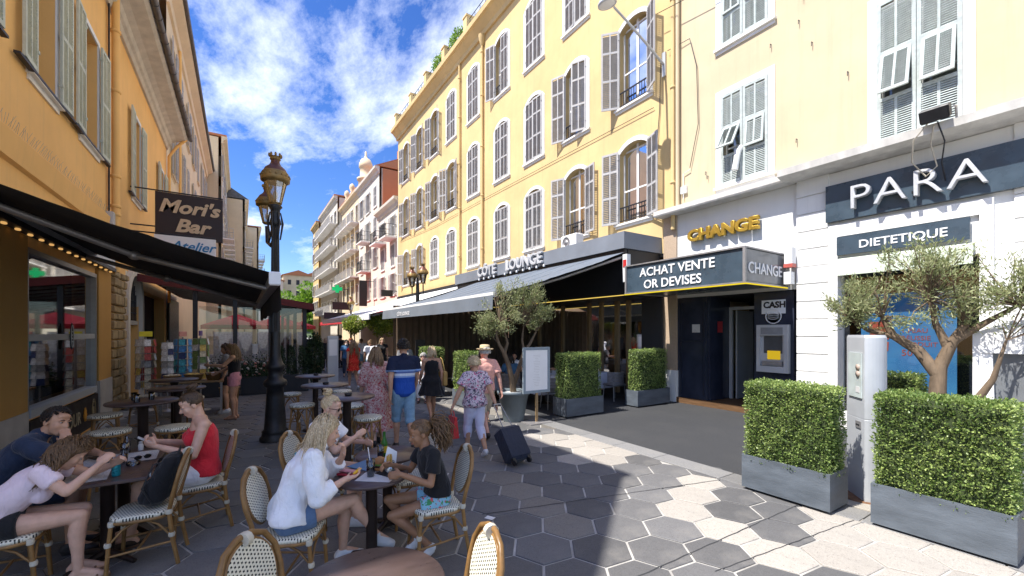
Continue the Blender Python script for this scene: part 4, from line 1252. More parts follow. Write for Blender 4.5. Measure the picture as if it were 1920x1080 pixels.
mb = MB(); mb.box((BX1, BY0 + .005, BZ1 - .06), (.12, .05, .16), bev=.015); mb.build('end_cap', MT['plastic_white'], ba)
for y, s_ in ((6.3, 1), (10.8, -1)):
    e = (-1.15, y + s_ * .85, 2.98)
    mb = MB(); mb.tube([(BX0 + .1, y, 3.40), e], .055, 8, flat=.7); mb.build('arm', MT['alu'], ba)
    mb = MB(); mb.tube([e, (BX1 - .02, y + s_ * .2, BZ1 - .10)], .05, 8, flat=.7); mb.ellip(e, (.07, .07, .06)); mb.build('forearm', MT['alu'], ba)
mb = MB(); FRL.box(mb, 5.6, 13.05, 3.46, 3.68, .003, .17); mb.build('cassette', MT['grey_paint'], ba)

# hanging signs
def blade_sign(name, label, x0, x1, y, z0, z1, m):
    t = thing(name, label, 'sign', ((x0 + x1) / 2, y, z0))
    b_ = MB(); b_.bx(x0, x1, y - .05, y + .05, z0, z1); pl = b_.build('panel', m, t)
    b_ = MB(); b_.tube([(LX, y, z1 + .04), (x1, y, z1 + .04)], .02, 6); b_.tube([(LX, y, z0 + .3), (x0, y, z0 + .3)], .02, 6); b_.build('bracket', MT['iron'], t)
    return t
script = mat('cream script paint', (.62, .47, .30), .5)
ms = blade_sign('bar_sign', "dark brown hanging sign reading Mori's Bar above the awning", -2.06, -.47, 15.6, 4.72, 6.02, mat('brown sign panel', (.030, .018, .016), .5, .1, 3, .03, 20))
text("Mori's", .52, script, ms, (1, 0, 0), YU, (-1.99, 15.545, 5.47), .015, .003, shear=.28, offset=.014, sx=1.08)
text('Bar', .52, script, ms, (1, 0, 0), YU, (-1.62, 15.545, 4.93), .015, .003, shear=.28, offset=.014, sx=1.1)
at_ = blade_sign('workshop_sign', 'small white hanging sign with blue script below the brown bar sign', -2.0, -.62, 15.0, 3.90, 4.68, MT['letter_white'])
text('Atelier', .36, mat('blue script paint', (.03, .20, .42), .5), at_, (1, 0, 0), YU, (-1.66, 14.945, 4.30), .004, 0, shear=.35, offset=.006)

# ------------------------------------------------------------------ pale yellow building further along the left side
l2 = thing('apartment_building', 'tall pale yellow shaded building beyond the orange one on the left', 'building', (LX, 34, 0))
wallmb = MB(); hs = []
FR2 = Fr((LX, 0, 0), (0, 1, 0), (1, 0, 0))
cols2 = [24.3, 27.4, 30.6, 33.8, 37.2, 40.6, 44.0]
rows2 = [(5.4, 7.7), (9.0, 11.3), (12.6, 14.9)]
for (a, b) in rows2:
    for u in cols2: hs.append((u - .5, u + .5, a, b))
FR2.wall(wallmb, 22.36, 46, 0, 16.2, hs)
wallmb.bx(-12, LX - .26, 22.40, 22.6, 0, 16.2); wallmb.bx(-12, LX - .26, 45.8, 46, 0, 16.2); wallmb.bx(-12, -11.8, 22.6, 45.8, 0, 16.2); wallmb.bx(LX - 2, LX - 1.9, 22.6, 45.8, 0, 16.1)
wallmb.build('wall', MT['cream'], l2)
for ri, (a, b) in enumerate(rows2):
    for ci, u in enumerate(cols2):
        window(l2, MB(), FR2, u, 1.0, a, b, (176 if (ri + ci) % 3 else 3), (176 if (ri + ci) % 3 else 3), MT['greyshut'], MT['cream'], rise=0, tw=.08, rail=(ri == 2 and ci == 3), pitch=.09)
mb = MB(); FR2.profile(mb, 22.34, 46.1, [(0, 15.7), (.10, 15.72), (.14, 16.0), (.45, 16.2), (.48, 16.4), (0, 16.4)]); mb.bx(-12, LX, 22.4, 46, 16.2, 16.35); mb.build('cornice', MT['cream'], l2)
mb = MB(); mb.tube([FR2.p(26.0, 4, .1), FR2.p(26.0, 15.7, .1)], .06, 8); mb.build('downpipe', MT['orange'], l2)
mb = MB(); mb.tube([(LX + .55, 22.4, 16.42), (LX + .55, 46, 16.42)], .09, 8); mb.build('gutter', MT['zinc'], l2)
# ------------------------------------------------------------------ far buildings
def far_building(label, x, y0, y1, h, m, rows_, cols_, ww, wh, side=1, shut=None, depth=9, roofm=None, pitchroof=0.0, balc=(), trim='white', z_first=4.6, gable=None, name='apartment_building', closed=0.3, seed=1):
    """side +1: building on the right, facade facing -X; -1: on the left facing +X"""
    b_ = thing(name, label, 'building', (x, (y0 + y1) / 2, 0))
    fr = Fr((x, 0, 0), (0, 1, 0), (-side, 0, 0))
    r = random.Random(seed)
    us = [y0 + (y1 - y0) * (k + .5) / cols_ for k in range(cols_)]
    fh = (h - z_first - .9) / rows_
    hs = []; wl_ = []
    for i in range(rows_):
        a = z_first + i * fh + fh * .18
        for u in us: hs.append((u - ww / 2, u + ww / 2, a, a + wh)); wl_.append((u, a, i))
    w_ = MB(); fr.wall(w_, y0, y1, 0, h, hs, .22)
    xe = x + side * depth
    for (ya, yb_) in ((y0, y0 + .2), (y1 - .2, y1)): w_.bx(min(x + side * .23, xe), max(x + side * .23, xe), ya, yb_, 0, h)
    w_.bx(min(xe, xe - side * .2), max(xe, xe - side * .2), y0 + .2, y1 - .2, 0, h)
    w_.bx(min(x + side * 1.5, x + side * 1.55), max(x + side * 1.5, x + side * 1.55), y0 + .2, y1 - .2, 0, h)
    w_.build('wall', m, b_)
    for (u, a, i) in wl_:
        wb = MB()
        t_ = .09
        fr.box(wb, u - ww / 2 - t_, u - ww / 2, a, a + wh, .002, .05); fr.box(wb, u + ww / 2, u + ww / 2 + t_, a, a + wh, .002, .05); fr.box(wb, u - ww / 2 - t_, u + ww / 2 + t_, a + wh, a + wh + .12, .002, .06); fr.box(wb, u - ww / 2 - .12, u + ww / 2 + .12, a - .1, a, .002, .09)
        win = wb.build('window', MT[trim], b_)
        gb = MB(); gb.add([fr.p(u - ww / 2, a, -.18), fr.p(u + ww / 2, a, -.18), fr.p(u + ww / 2, a + wh, -.18), fr.p(u - ww / 2, a + wh, -.18)], [(0, 1, 2, 3)]); gb.build('pane', MT['glass'], win)
        gb = MB(); fr.box(gb, u - .035, u + .035, a, a + wh, -.17, -.13); fr.box(gb, u - ww / 2, u + ww / 2, a + wh * .6, a + wh * .6 + .05, -.172, -.132); gb.build('casement', MT['white'], win)
        if shut:
            me = shutter_mesh(ww / 2 - .008, wh - .02, shut, .12, (.5,))
            an = 4 if r.random() < closed else 175
            leaf(win, fr, u - ww / 2, a, 1, an, me); leaf(win, fr, u + ww / 2, a, -1, an, me)
        if (i in balc) or ((i, us.index(u)) in balc):
            gb = MB(); fr.box(gb, u - ww / 2 - .5, u + ww / 2 + .5, a - .22, a - .1, .0, .95)
            gb.build('balcony_slab', MT[trim], win)
            gb = MB(); u0, u1 = u - ww / 2 - .45, u + ww / 2 + .45
            for z in (a + .02, a + .85):
                gb.tube([fr.p(u0, z, .02), fr.p(u0, z, .9), fr.p(u1, z, .9), fr.p(u1, z, .02)], .022, 5)
            k = u0
            while k < u1: gb.tube([fr.p(k, a - .1, .9), fr.p(k, a + .85, .9)], .012, 4, cap=False); k += .13
            for k in (.3, .6): 
                for q in (u0, u1): gb.tube([fr.p(q, a - .1, k), fr.p(q, a + .85, k)], .012, 4, cap=False)
            gb.build('balcony_railing', MT['greyshut'] if y0 > 45 else MT['iron'], win)
    c = MB(); fr.profile(c, y0 - .1, y1 + .1, [(0, h - .55), (.10, h - .5), (.16, h - .25), (.42, h - .08), (.45, h + .12), (0, h + .12)]); c.build('cornice', MT[trim] if trim != 'white' else m, b_)
    rf = MB(); xa, xb = x - side * .4, xe
    if pitchroof:
        rf.poly([(xa, y0 - .1, h + .12), ((xa + xb) / 2, y0 - .1, h + .12 + pitchroof), (xb, y0 - .1, h + .12)], (0, y1 - y0 + .2, 0))
    else:
        rf.bx(min(xa, xb), max(xa, xb), y0 - .05, y1 + .05, h + .121, h + .3)
    rf.build('roof', roofm or MT['roof'], b_)
    return b_, fr


b3, fr3 = far_building('narrow white building with an iron balcony beyond the yellow one', 10.5, 32.75, 38.6, 12.6, MT['offwhite'], 3, 2, .95, 1.75, 1, MT['greyshut'], pitchroof=1.6, balc=((2, 0), (2, 1)), seed=2)
b4, fr4 = far_building('taller building with a terracotta gable behind the narrow white one', 10.6, 38.7, 46.5, 17.0, MT['offwhite'], 4, 3, 1.0, 1.9, 1, MT['greyshut'], pitchroof=2.3, balc=((1, 1), (2, 1)), seed=3)
mb = MB(); mb.bx(10.9, 19.5, 38.60, 38.69, 10.5, 16.98); mb.poly([(10.5, 38.55, 17.13), (15.0, 38.55, 19.35), (19.4, 38.55, 17.13)], (0, .04, 0)); mb.build('gable_wall', MT['terracotta'], b4)
mb = MB(); mb.bx(12.6, 13.1, 39.2, 39.8, 18.2, 19.3); mb.bx(13.6, 14.0, 39.4, 39.9, 18.6, 19.5); mb.build('chimney', MT['terracotta'], b4)
b5, fr5 = far_building('ornate cream building with a white corner turret far along the right', 10.7, 46.7, 56, 17.2, MT['cream'], 4, 4, 1.1, 2.0, 1, None, balc=(1, 2, 3), seed=4)
mb = MB(); mb.lathe([(.8, 17.4), (.8, 18.6), (.95, 18.7), (.95, 18.9), (.62, 19.0), (.62, 20.0), (.75, 20.1), (.72, 20.5), (.5, 21.0), (.2, 21.2), (.12, 21.4), (.1, 21.9), (0, 22.0)], (11.6, 47.7, 0), 16); mb.build('turret', MT['cream'], b5)
for k in range(2):
    mb = MB(); mb.lathe([(.3, 17.5), (.26, 17.9), (.15, 18.1), (.34, 18.5), (.25, 18.9), (0, 19.1)], (10.75, 50.5 + 2.8 * k, 0), 10); mb.build('urn', MT['cream'], b5)
b6, fr6 = far_building('long beige building with stacked balconies far along the right', 10.2, 56.3, 69, 19.0, MT['beige'], 5, 5, 1.5, 1.7, 1, None, balc=(0, 1, 2, 3, 4), seed=5, z_first=4.0)
b7, fr7 = far_building('yellow building at the far end of the right side', 9.9, 69.3, 75, 18.5, MT['yellow'], 5, 3, 1.0, 1.6, 1, MT['greyshut'], seed=6)
# left side, beyond
b8, fr8 = far_building('pale building with roof lantern further along the shaded left side', -1.5, 46.2, 62, 19.6, MT['paleyellow'], 5, 5, 1.0, 1.9, -1, MT['greyshut'], balc=(1, 2), seed=7)
b9, fr9 = far_building('cream building with dark mansard roof further along the left side', .4, 62.3, 80, 18.5, MT['cream'], 5, 5, 1.0, 1.9, -1, MT['greyshut'], balc=(2, 3), roofm=MT['zinc'], pitchroof=3.0, seed=8)
b10, fr10 = far_building('cream corner building at the far end of the left side', 2.4, 80.3, 104, 19.0, MT['cream'], 6, 6, 1.1, 1.7, -1, None, balc=(1, 2, 3, 4), seed=9)
# houses on the hill at the end of the street
hill = MB(); vs = []; n = 30
for i in range(n + 1):
    for j in range(n + 1):
        x = -260 + 560 * i / n; y = 150 + 300 * j / n
        z = -1 + 34 * (1 - math.exp(-(j / n) * 2.2)) * (.75 + .25 * math.sin(i * .7) * math.cos(j * .5))
        vs.append((x, y, z))
hill.add(vs, [(i * (n + 1) + j, (i + 1) * (n + 1) + j, (i + 1) * (n + 1) + j + 1, i * (n + 1) + j + 1) for i in range(n) for j in range(n)], 0, True)
mark(hill.build('hill', mat('wooded hill', (.05, .075, .03), .95, .5, .15, .5, 1.0)), kind='structure')
r = random.Random(21)
names = ['pale pink hillside house with orange roof at the end of the street', 'white hillside house with orange roof left of the far tree', 'cream hillside house above the far tree', 'tall hillside house at the end of the street by the right row']
for k, (x, y, w, d, h) in enumerate([(8, 168, 9, 9, 20), (18, 175, 10, 10, 23), (27, 186, 9, 9, 25), (37, 205, 12, 10, 27)]):
    hh = thing('hillside_house', names[k], 'house', (x, y, 0))
    mb = MB(); mb.bx(x - w / 2, x + w / 2, y, y + d, 0, h); mb.build('wall', [MT['pinkish'], MT['paleyellow'], MT['cream'], MT['pinkish']][k], hh)
    mb = MB(); mb.poly([(x - w / 2 - .5, y - .5, h), (x, y - .5, h + 2), (x + w / 2 + .5, y - .5, h)], (0, d + 1, 0)); mb.build('roof', MT['roof'], hh)
    for i in range(3):
        for j in range(2):
            mb = MB(); mb.bx(x - w * .35 + i * w * .28, x - w * .35 + i * w * .28 + 1.1, y - .06, y - .01, h - 3.5 - j * 4, h - 1.7 - j * 4); mb.build('window', MT['iron'], hh)


# ------------------------------------------------------------------ leaves and trees
def leaf_cloud(name, centers, normals, size, aspect, m, parent, tint_lo=0., tint_hi=1., world=True, fold=.25, jitter=.5, along=None):
    """one quad pair per leaf; centers Nx3, normals Nx3 (growth direction)"""
    N = len(centers)
    rng = RNG
    d = np.asarray(normals, float)
    d = d + rng.normal(0, jitter, (N, 3)); d /= np.linalg.norm(d, axis=1)[:, None] + 1e-9
    up = rng.normal(0, 1, (N, 3)); sd = np.cross(d, up); sd /= np.linalg.norm(sd, axis=1)[:, None] + 1e-9
    nn = np.cross(d, sd)
    L = (size * rng.uniform(.65, 1.3, N))[:, None]; W = L * aspect
    c = np.asarray(centers, float)
    p0 = c; p1 = c + d * L * .5 + sd * W * .5 + nn * L * fold * .3; p2 = c + d * L; p3 = c + d * L * .5 - sd * W * .5 + nn * L * fold * .3
    V = np.stack([p0, p1, p2, p3], 1).reshape(-1, 3)
    if parent is not None and world:
        V = V - np.array(WO[parent.name])
    me = bpy.data.meshes.new(name)
    me.vertices.add(4 * N); me.vertices.foreach_set('co', V.ravel())
    idx = np.arange(N)[:, None] * 4
    tri = np.concatenate([idx + [[0, 1, 2]], idx + [[0, 2, 3]]], 1).reshape(-1)
    me.loops.add(6 * N); me.loops.foreach_set('vertex_index', tri.astype(np.int32))
    me.polygons.add(2 * N); me.polygons.foreach_set('loop_start', np.arange(0, 6 * N, 3, dtype=np.int32)); me.polygons.foreach_set('loop_total', np.full(2 * N, 3, dtype=np.int32))
    me.update(calc_edges=True)
    a = me.attributes.new('tint', 'FLOAT', 'POINT')
    pt_ = .5 + .25 * np.sin(c @ np.array([3.1, 2.3, 2.7])) + .25 * np.sin(c @ np.array([-5.2, 4.1, 6.3]) + 1.3)
    t = np.repeat(np.clip(rng.uniform(tint_lo, tint_hi, N) * (.55 + .75 * pt_), 0, 1), 4); a.data.foreach_set('value', t.astype(np.float32))
    me.materials.append(m)
    return link_mesh(name, me, parent)


MT['leaf_box'] = leafm('boxwood leaf', (.080, .155, .030), (.46, .56, .18), .38, .32)
MT['leaf_olive'] = leafm('olive leaf', (.15, .19, .065), (.46, .48, .25), .5, .4)
MT['leaf_tree'] = leafm('bright tree leaf', (.10, .22, .02), (.32, .48, .05), .5, .4)
MT['leaf_topi'] = leafm('yellow green topiary leaf', (.10, .19, .018), (.45, .48, .07), .5, .4)
MT['leaf_dark'] = leafm('dark conifer leaf', (.012, .03, .010), (.05, .09, .03), .55, .2)
MT['bark'] = mat('olive bark', (.16, .115, .075), .9, .35, 14, .9, 22, stretch=(1, 1, .35))
MT['hedgecore'] = mat('hedge twigs', (.035, .05, .018), .95, .4, 20, 0)


def branch_tree(name, label, cat, base, trunk, levels, crown, leaves, lsize, laspect, lm, seed, bark, thing_group=None, r0=.12, jitter=.6):
    """trunk: list of (points, radii) limbs; crown: ellipsoids the twigs fill"""
    t = thing(name, label, cat, base, 0, thing_group)
    r = random.Random(seed)
    mb = MB(); tips = []
    for pts, rr in trunk:
        pp = [Vector(p) for p in pts]
        mb.tube(pp, rr, 9); tips.append((pp[-1], (pp[-1] - pp[-2]).normalized(), rr[-1]))
    cen, nor = [], []
    per = leaves // max(1, levels)
    blobs = crown
    for k in range(levels):
        bl = r.choice(blobs)
        c = Vector(bl[0]); R = bl[1]
        # twig target uniformly in the blob, denser to the shell
        while True:
            q = Vector((r.uniform(-1, 1), r.uniform(-1, 1), r.uniform(-1, 1)))
            if .35 < q.length < 1: break
        tgt = c + Vector((q.x * R[0], q.y * R[1], q.z * R[2]))
        tp = min(tips, key=lambda z: (z[0] - tgt).length + r.uniform(0, .3))
        st_, d0, rr = tp
        mid = (st_ + tgt) / 2 + Vector((r.uniform(-.1, .1), r.uniform(-.1, .1), r.uniform(-.02, .14))) * (tgt - st_).length
        mb.tube([st_, mid, tgt], [min(rr * .5, .014), .008, .003], 5, cap=False)
        dirn = (tgt - mid).normalized()
        for _ in range(per):
            s_ = r.random() ** .7
            p_ = mid.lerp(tgt, .25 + .85 * s_) + Vector((r.gauss(0, 1), r.gauss(0, 1), r.gauss(0, 1))) * (.055 * R[0] + .02)
            cen.append(p_); nor.append(dirn * .8 + Vector((0, 0, .35)))
    mb.build('trunk', bark, t)
    leaf_cloud('crown', np.array(cen), np.array(nor), lsize, laspect, lm, t, jitter=jitter)
    return t


# big tree at the end of the street
def round_tree(label, base, h, R, nl, lm, seed, group=None, lsize=.35, trunk_r=.25, name='street_tree', stem=None):
    t = thing(name, label, 'tree', base, 0, group)
    r = random.Random(seed); rng = np.random.default_rng(seed)
    mb = MB(); b0 = Vector(base)
    th = stem if stem else h - R * 1.2
    mb.tube([b0, b0 + Vector((r.uniform(-.1, .1) * R, 0, th * .6)), b0 + Vector((0, 0, th + R * .4))], [trunk_r, trunk_r * .8, trunk_r * .4], 8)
    cen = []; nor = []
    for k in range(26):
        q = Vector((r.gauss(0, 1), r.gauss(0, 1), r.gauss(0, .9))).normalized() * r.uniform(.45, .95)
        cc = b0 + Vector((q.x * R, q.y * R, h - R + q.z * R * .9))
        mb.tube([b0 + Vector((0, 0, th)), (b0 + Vector((0, 0, th + R * .5)) + cc) / 2, cc], [trunk_r * .3, trunk_r * .15, .01], 5, cap=False)
        n = nl // 26
        g = rng.normal(0, 1, (n, 3)); g /= np.linalg.norm(g, axis=1)[:, None]
        g *= (R * .36 * rng.uniform(.5, 1.08, n) ** .6)[:, None]
        cen.append(np.array(cc)[None] + g * [1, 1, .8]); nor.append(g + [0, 0, .1 * R])
    mb.build('trunk', MT['bark'], t)
    leaf_cloud('crown', np.concatenate(cen), np.concatenate(nor), lsize, .6, lm, t, jitter=.6)
    return t
round_tree('bright green tree at the end of the street left of the lamp', (12.3, 106, 0), 13.0, 5.6, 9000, MT['leaf_tree'], 3, lsize=.6, trunk_r=.4)
round_tree('lower green tree beyond the end of the street', (17.8, 110, 0), 12.5, 5.5, 6000, MT['leaf_tree'], 4, lsize=.6, trunk_r=.4)
# ------------------------------------------------------------------ cafe furniture
def weave_mat(name, plane, pitch=.021, dash=.46):
    m, nt, b, out = nodes(name)
    setc(b, (.6, .58, .48), .5, 0, .4)
    t = nt.nodes.new('ShaderNodeTexCoord'); s = nt.nodes.new('ShaderNodeSeparateXYZ'); nt.links.new(t.outputs['Object'], s.inputs[0])
    u = math_n(nt, 'DIVIDE', s.outputs['X'], pitch); v = math_n(nt, 'DIVIDE', s.outputs[plane], pitch)
    fu = math_n(nt, 'FRACT', math_n(nt, 'ADD', u, 100.0))
    off = math_n(nt, 'MULTIPLY', math_n(nt, 'FLOOR', math_n(nt, 'ADD', u, 100.0)), .5)
    fv = math_n(nt, 'FRACT', math_n(nt, 'ADD', math_n(nt, 'ADD', v, off), 100.0))
    k = math_n(nt, 'MULTIPLY', math_n(nt, 'LESS_THAN', fu, dash + .08), math_n(nt, 'LESS_THAN', fv, dash))
    c = mixrgb(nt, k, (.74, .71, .58), (.015, .018, .016))
    nt.links.new(c, b.inputs['Base Color'])
    h = math_n(nt, 'MULTIPLY', math_n(nt, 'SINE', math_n(nt, 'MULTIPLY', u, 6.283)), math_n(nt, 'SINE', math_n(nt, 'MULTIPLY', v, 6.283)))
    bumpn(nt, b, h, .5, .004)
    return m
MT['weave_seat'] = weave_mat('woven seat cane', 'Y')
MT['weave_back'] = weave_mat('woven back cane', 'Z')


def chair_proto():
    t = thing('bistro_chair', 'rattan bistro chair', 'chair', (0, 0, -50))
    n = 28
    def sup(a, b, k, e=.55):
        th = 2 * math.pi * k / n; c, s = math.cos(th), math.sin(th)
        return (a * math.copysign(abs(c) ** e, c), b * math.copysign(abs(s) ** e, s))
    mb = MB()
    rim = [sup(.205, .205, k) for k in range(n)]
    vs = []
    for sc, z in ((1.0, .435), (1.0, .456), (.93, .468), (.5, .462), (.0, .458)):
        for (x, y) in rim: vs.append((x * sc, y * sc * (1.0), z))
    fs = [tuple(range(n - 1, -1, -1))]
    for i in range(4):
        for k in range(n): fs.append((i * n + k, i * n + (k + 1) % n, (i + 1) * n + (k + 1) % n, (i + 1) * n + k))
    mb.add(vs, fs, 0, True); mb.build('seat', MT['weave_seat'], t, world=False)
    mb = MB(); mb.tube([(x * .96, y * .96, .422) for x, y in rim], .016, 8, closed=True); mb.build('seat_frame', MT['rattan'], t, world=False)
    # back: continuous bent cane from the rear feet round the oval
    L = [(-.175, -.265, 0), (-.170, -.225, .22), (-.165, -.200, .45), (-.178, -.225, .58), (-.196, -.255, .70), (-.185, -.280, .81), (-.130, -.300, .895), (-.05, -.310, .930), (0, -.312, .935)]
    Rr = [(-x, y, z) for x, y, z in L[-2::-1]]
    mb = MB(); mb.tube(L + Rr, .0165, 9); mb.build('back_frame', MT['rattan'], t, world=False)
    def ov(a, b, k, nn=32):
        th = 2 * math.pi * k / nn; z = .715 + b * math.sin(th); x = a * math.cos(th) * (1 + .10 * math.sin(th))
        return (x, -.195 - .25 * (z - .45), z)
    mb = MB(); mb.tube([ov(.158, .190, k) for k in range(32)], .012, 8, closed=True); mb.build('inner_hoop', MT['rattan'], t, world=False)
    mb = MB(); vs = [ov(.155, .187, k) for k in range(32)]; nrm = Vector((0, .012, .003))
    mb.poly(vs, nrm); mb.build('back_panel', MT['weave_back'], t, world=False)
    for sx in (-1, 1):
        mb = MB(); mb.tube([(sx * .185, .20, 0), (sx * .178, .185, .25), (sx * .17, .17, .43)], .0155, 8); mb.build('leg', MT['rattan'], t, world=False)
        mb = MB(); mb.tube([(sx * .183, .195, .16), (sx * .172, -.23, .20)], .010, 6)
        mb.tube([(sx * .180, .190, .25), (sx * .17, .10, .36), (sx * .165, .02, .41)], .009, 6); mb.tube([(sx * .168, -.215, .25), (sx * .167, -.13, .36), (sx * .165, -.05, .41)], .009, 6)
        mb.build('side_stretcher', MT['rattan'], t, world=False)
    mb = MB(); mb.tube([(-.175, .0, .185), (.175, .0, .185)], .010, 6); mb.tube([(-.18, .19, .25), (-.10, .19, .37), (0, .19, .405), (.10, .19, .37), (.18, .19, .25)], .009, 6); mb.build('stretcher', MT['rattan'], t, world=False)
    for (x, y, z, r_, h) in [(-.18, .19, .24, .021, .035), (.18, .19, .24, .021, .035), (-.168, -.22, .24, .022, .035), (.168, -.22, .24, .022, .035), (-.165, -.20, .435, .024, .04), (.165, -.20, .435, .024, .04), (-.17, .17, .40, .022, .04), (.17, .17, .40, .022, .04), (0, -.312, .935, 0, 0)]:
        mb = MB()
        if r_: mb.lathe([(r_, 0), (r_ + .003, h * .5), (r_, h)], (x, y, z), 10)
        else: mb.tube([(-.018, -.302, .918), (.018, -.302, .918)], .040, 10, flat=.9)
        mb.build('cane_binding', MT['rattan_lt'], t, world=False)
    return t


def face_to(dx_, dy_):
    """rotation so that local +Y points along (dx,dy)"""
    return math.atan2(-dx_, dy_)


cp = chair_proto()
chairs = [((-1.50, 4.74), (1, .05), 'rattan bistro chair under the girl in the pink tee'),
          ((-.70, 4.78), (-1, .10), 'rattan bistro chair with a black backpack on its seat'),
          ((-.36, 5.30), (-1, -.12), 'rattan bistro chair under the woman in the red top'),
          ((.34, 3.66), (.88, -.40), 'rattan bistro chair under the woman in the white shirt'),
          ((.24, 2.36), (.55, -.50), 'rattan bistro chair left of the empty near table, its oval back towards us'),
          ((.83, 1.99), (-1, .12), 'rattan bistro chair right of the empty near table, seen edge on'),
          ((1.46, 3.52), (-1, .12), 'rattan bistro chair under the girl in the black tee'),
          ((1.50, 4.32), (-1, .0), 'empty rattan bistro chair behind the girl in the black tee'),
          ((-1.72, 5.50), (1, -.05), 'rattan bistro chair under the man in the navy shirt'),
          ((.66, 4.78), (.80, -.6), 'rattan bistro chair under the girl wearing sunglasses')]
for k, (p, d, l) in enumerate(chairs):
    if k == 0:
        cp.location = (*p, .012); cp.rotation_euler[2] = face_to(*d); cp['label'] = l; cp['group'] = 'rattan bistro chairs'
    else: copy_thing(cp, (*p, .012), face_to(*d), l)


def stool_proto():
    t = thing('bar_stool', 'stool', 'stool', (0, 0, -50), 0, 'rattan bar stools')
    mb = MB(); mb.lathe([(.17, .735), (.192, .745), (.195, .765), (.185, .782), (.10, .788), (0, .786)], (0, 0, 0), 26); mb.build('seat', MT['weave_seat'], t, world=False)
    mb = MB(); mb.tube([(.178 * math.cos(a), .178 * math.sin(a), .728) for a in [2 * math.pi * k / 24 for k in range(24)]], .014, 8, closed=True); mb.build('seat_hoop', MT['rattan'], t, world=False)
    for k in range(4):
        a = math.pi / 4 + k * math.pi / 2; c, s = math.cos(a), math.sin(a)
        mb = MB(); mb.tube([(.235 * c, .235 * s, 0), (.20 * c, .20 * s, .36), (.165 * c, .165 * s, .73)], .0155, 8); mb.build('leg', MT['rattan'], t, world=False)
        a2 = a + math.pi / 2
        mb = MB(); p0 = Vector((.215 * c, .215 * s, .24)); p1 = Vector((.215 * math.cos(a2), .215 * math.sin(a2), .24)); mb.tube([p0, p1], .011, 6); mb.build('stretcher', MT['rattan'], t, world=False); mb = MB()
        q0 = Vector((.205 * c, .205 * s, .42)); q1 = Vector((.205 * math.cos(a2), .205 * math.sin(a2), .42)); mid = (q0 + q1) / 2 + Vector((0, 0, .27))
        mb.tube([q0, q0.lerp(mid, .55) + Vector((0, 0, .05)), mid, q1.lerp(mid, .55) + Vector((0, 0, .05)), q1], .010, 6); mb.build('brace', MT['rattan'], t, world=False)
        mb = MB(); mb.lathe([(.020, 0), (.024, .02), (.020, .045)], (.217 * c, .217 * s, .22), 9); mb.build('cane_binding', MT['rattan_lt'], t, world=False)
    return t
sp = stool_proto()
stools = [((-1.34, 7.0), 'rattan bar stool nearest the happy hour board'), ((-.72, 6.86), 'rattan bar stool behind the woman in the red top'), ((-.77, 9.77), 'rattan bar stool beside the postcard racks'), ((-1.67, 8.4), 'rattan bar stool between the high table and the bar window'),
          ((1.52, 6.14), 'rattan bar stool nearest the man in the blue polo shirt'), ((.82, 9.3), 'rattan bar stool right behind the iron lamp post, the farthest of its row'), ((1.55, 7.3), 'rattan bar stool beyond the nearest high table on the right'), ((.86, 7.8), 'rattan bar stool left of the middle high table by the lamp post'), ((1.74, 9.15), 'rattan bar stool right of the farthest high table'), ((-1.55, 10.4), 'rattan bar stool below the farthest left high table')]
for k, (p, l) in enumerate(stools):
    if k == 0: sp.location = (*p, .012); sp['label'] = l
    else: copy_thing(sp, (*p, .012), k * .6, l)


def table_round(name, label, x, y, r_, h, grp, base='cross'):
    t = thing(name, label, 'table', (x, y, .012), 0, grp)
    mb = MB(); mb.lathe([(0, h - .03), (r_ - .012, h - .03), (r_, h - .022), (r_, h - .008), (r_ - .006, h), (0, h)], (0, 0, 0), 48); mb.build('table_top', MT['tabletop'], t, world=False)
    mb = MB(); cr_ = .055 if h > 1 else .048
    mb.lathe([(cr_ + .01, .03), (cr_, .08), (cr_, h - .10), (cr_ + .02, h - .06), (.12, h - .031)], (0, 0, 0), 16); mb.build('column', MT['tableleg'], t, world=False)
    if base == 'cross':
        for k in range(4):
            a = math.pi / 4 + k * math.pi / 2
            mb = MB(); mb.tube([(.03 * math.cos(a), .03 * math.sin(a), .07), (.15 * math.cos(a), .15 * math.sin(a), .05), (.30 * math.cos(a), .30 * math.sin(a), .02)], [.032, .028, .02], 8); mb.build('foot', MT['tableleg'], t, world=False)
    else:
        mb = MB(); mb.lathe([(.24, 0), (.24, .012), (.08, .03), (.05, .06)], (0, 0, 0), 24); mb.build('base', MT['tableleg'], t, world=False)
    return t
tB = table_round('bistro_table', 'round brown table crowded with food between the woman in white and the girl in black', .95, 3.71, .31, .75, 'round brown tables')
tC = table_round('bistro_table', 'round brown table joined behind the crowded table', 1.25, 4.26, .31, .75, 'round brown tables')
tD = table_round('bistro_table', 'empty round brown table at the lower edge of the picture', .53, 2.10, .365, .75, 'round brown tables')
tabs = [(1.23, 6.10, 'high round table nearest the couple walking away'), (1.19, 7.64, 'high round table in the middle of the row by the lamp post'), (1.27, 9.31, 'high round table farthest along beyond the lamp post'),
        (-1.06, 7.11, 'high table nearest the bar window with glasses on it'), (-.85, 8.5, 'high table between the bar window and the postcard racks'), (-1.05, 10.04, 'high table with a pale top in front of the postcard racks')]
for x, y, l in tabs: table_round('high_table', l, x, y, .37, 1.10, 'high round tables', 'disc')
ta = thing('dining_table', 'long dark brown table with placemats where the family sits on the left', 'table', (-.98, 5.3, .012))
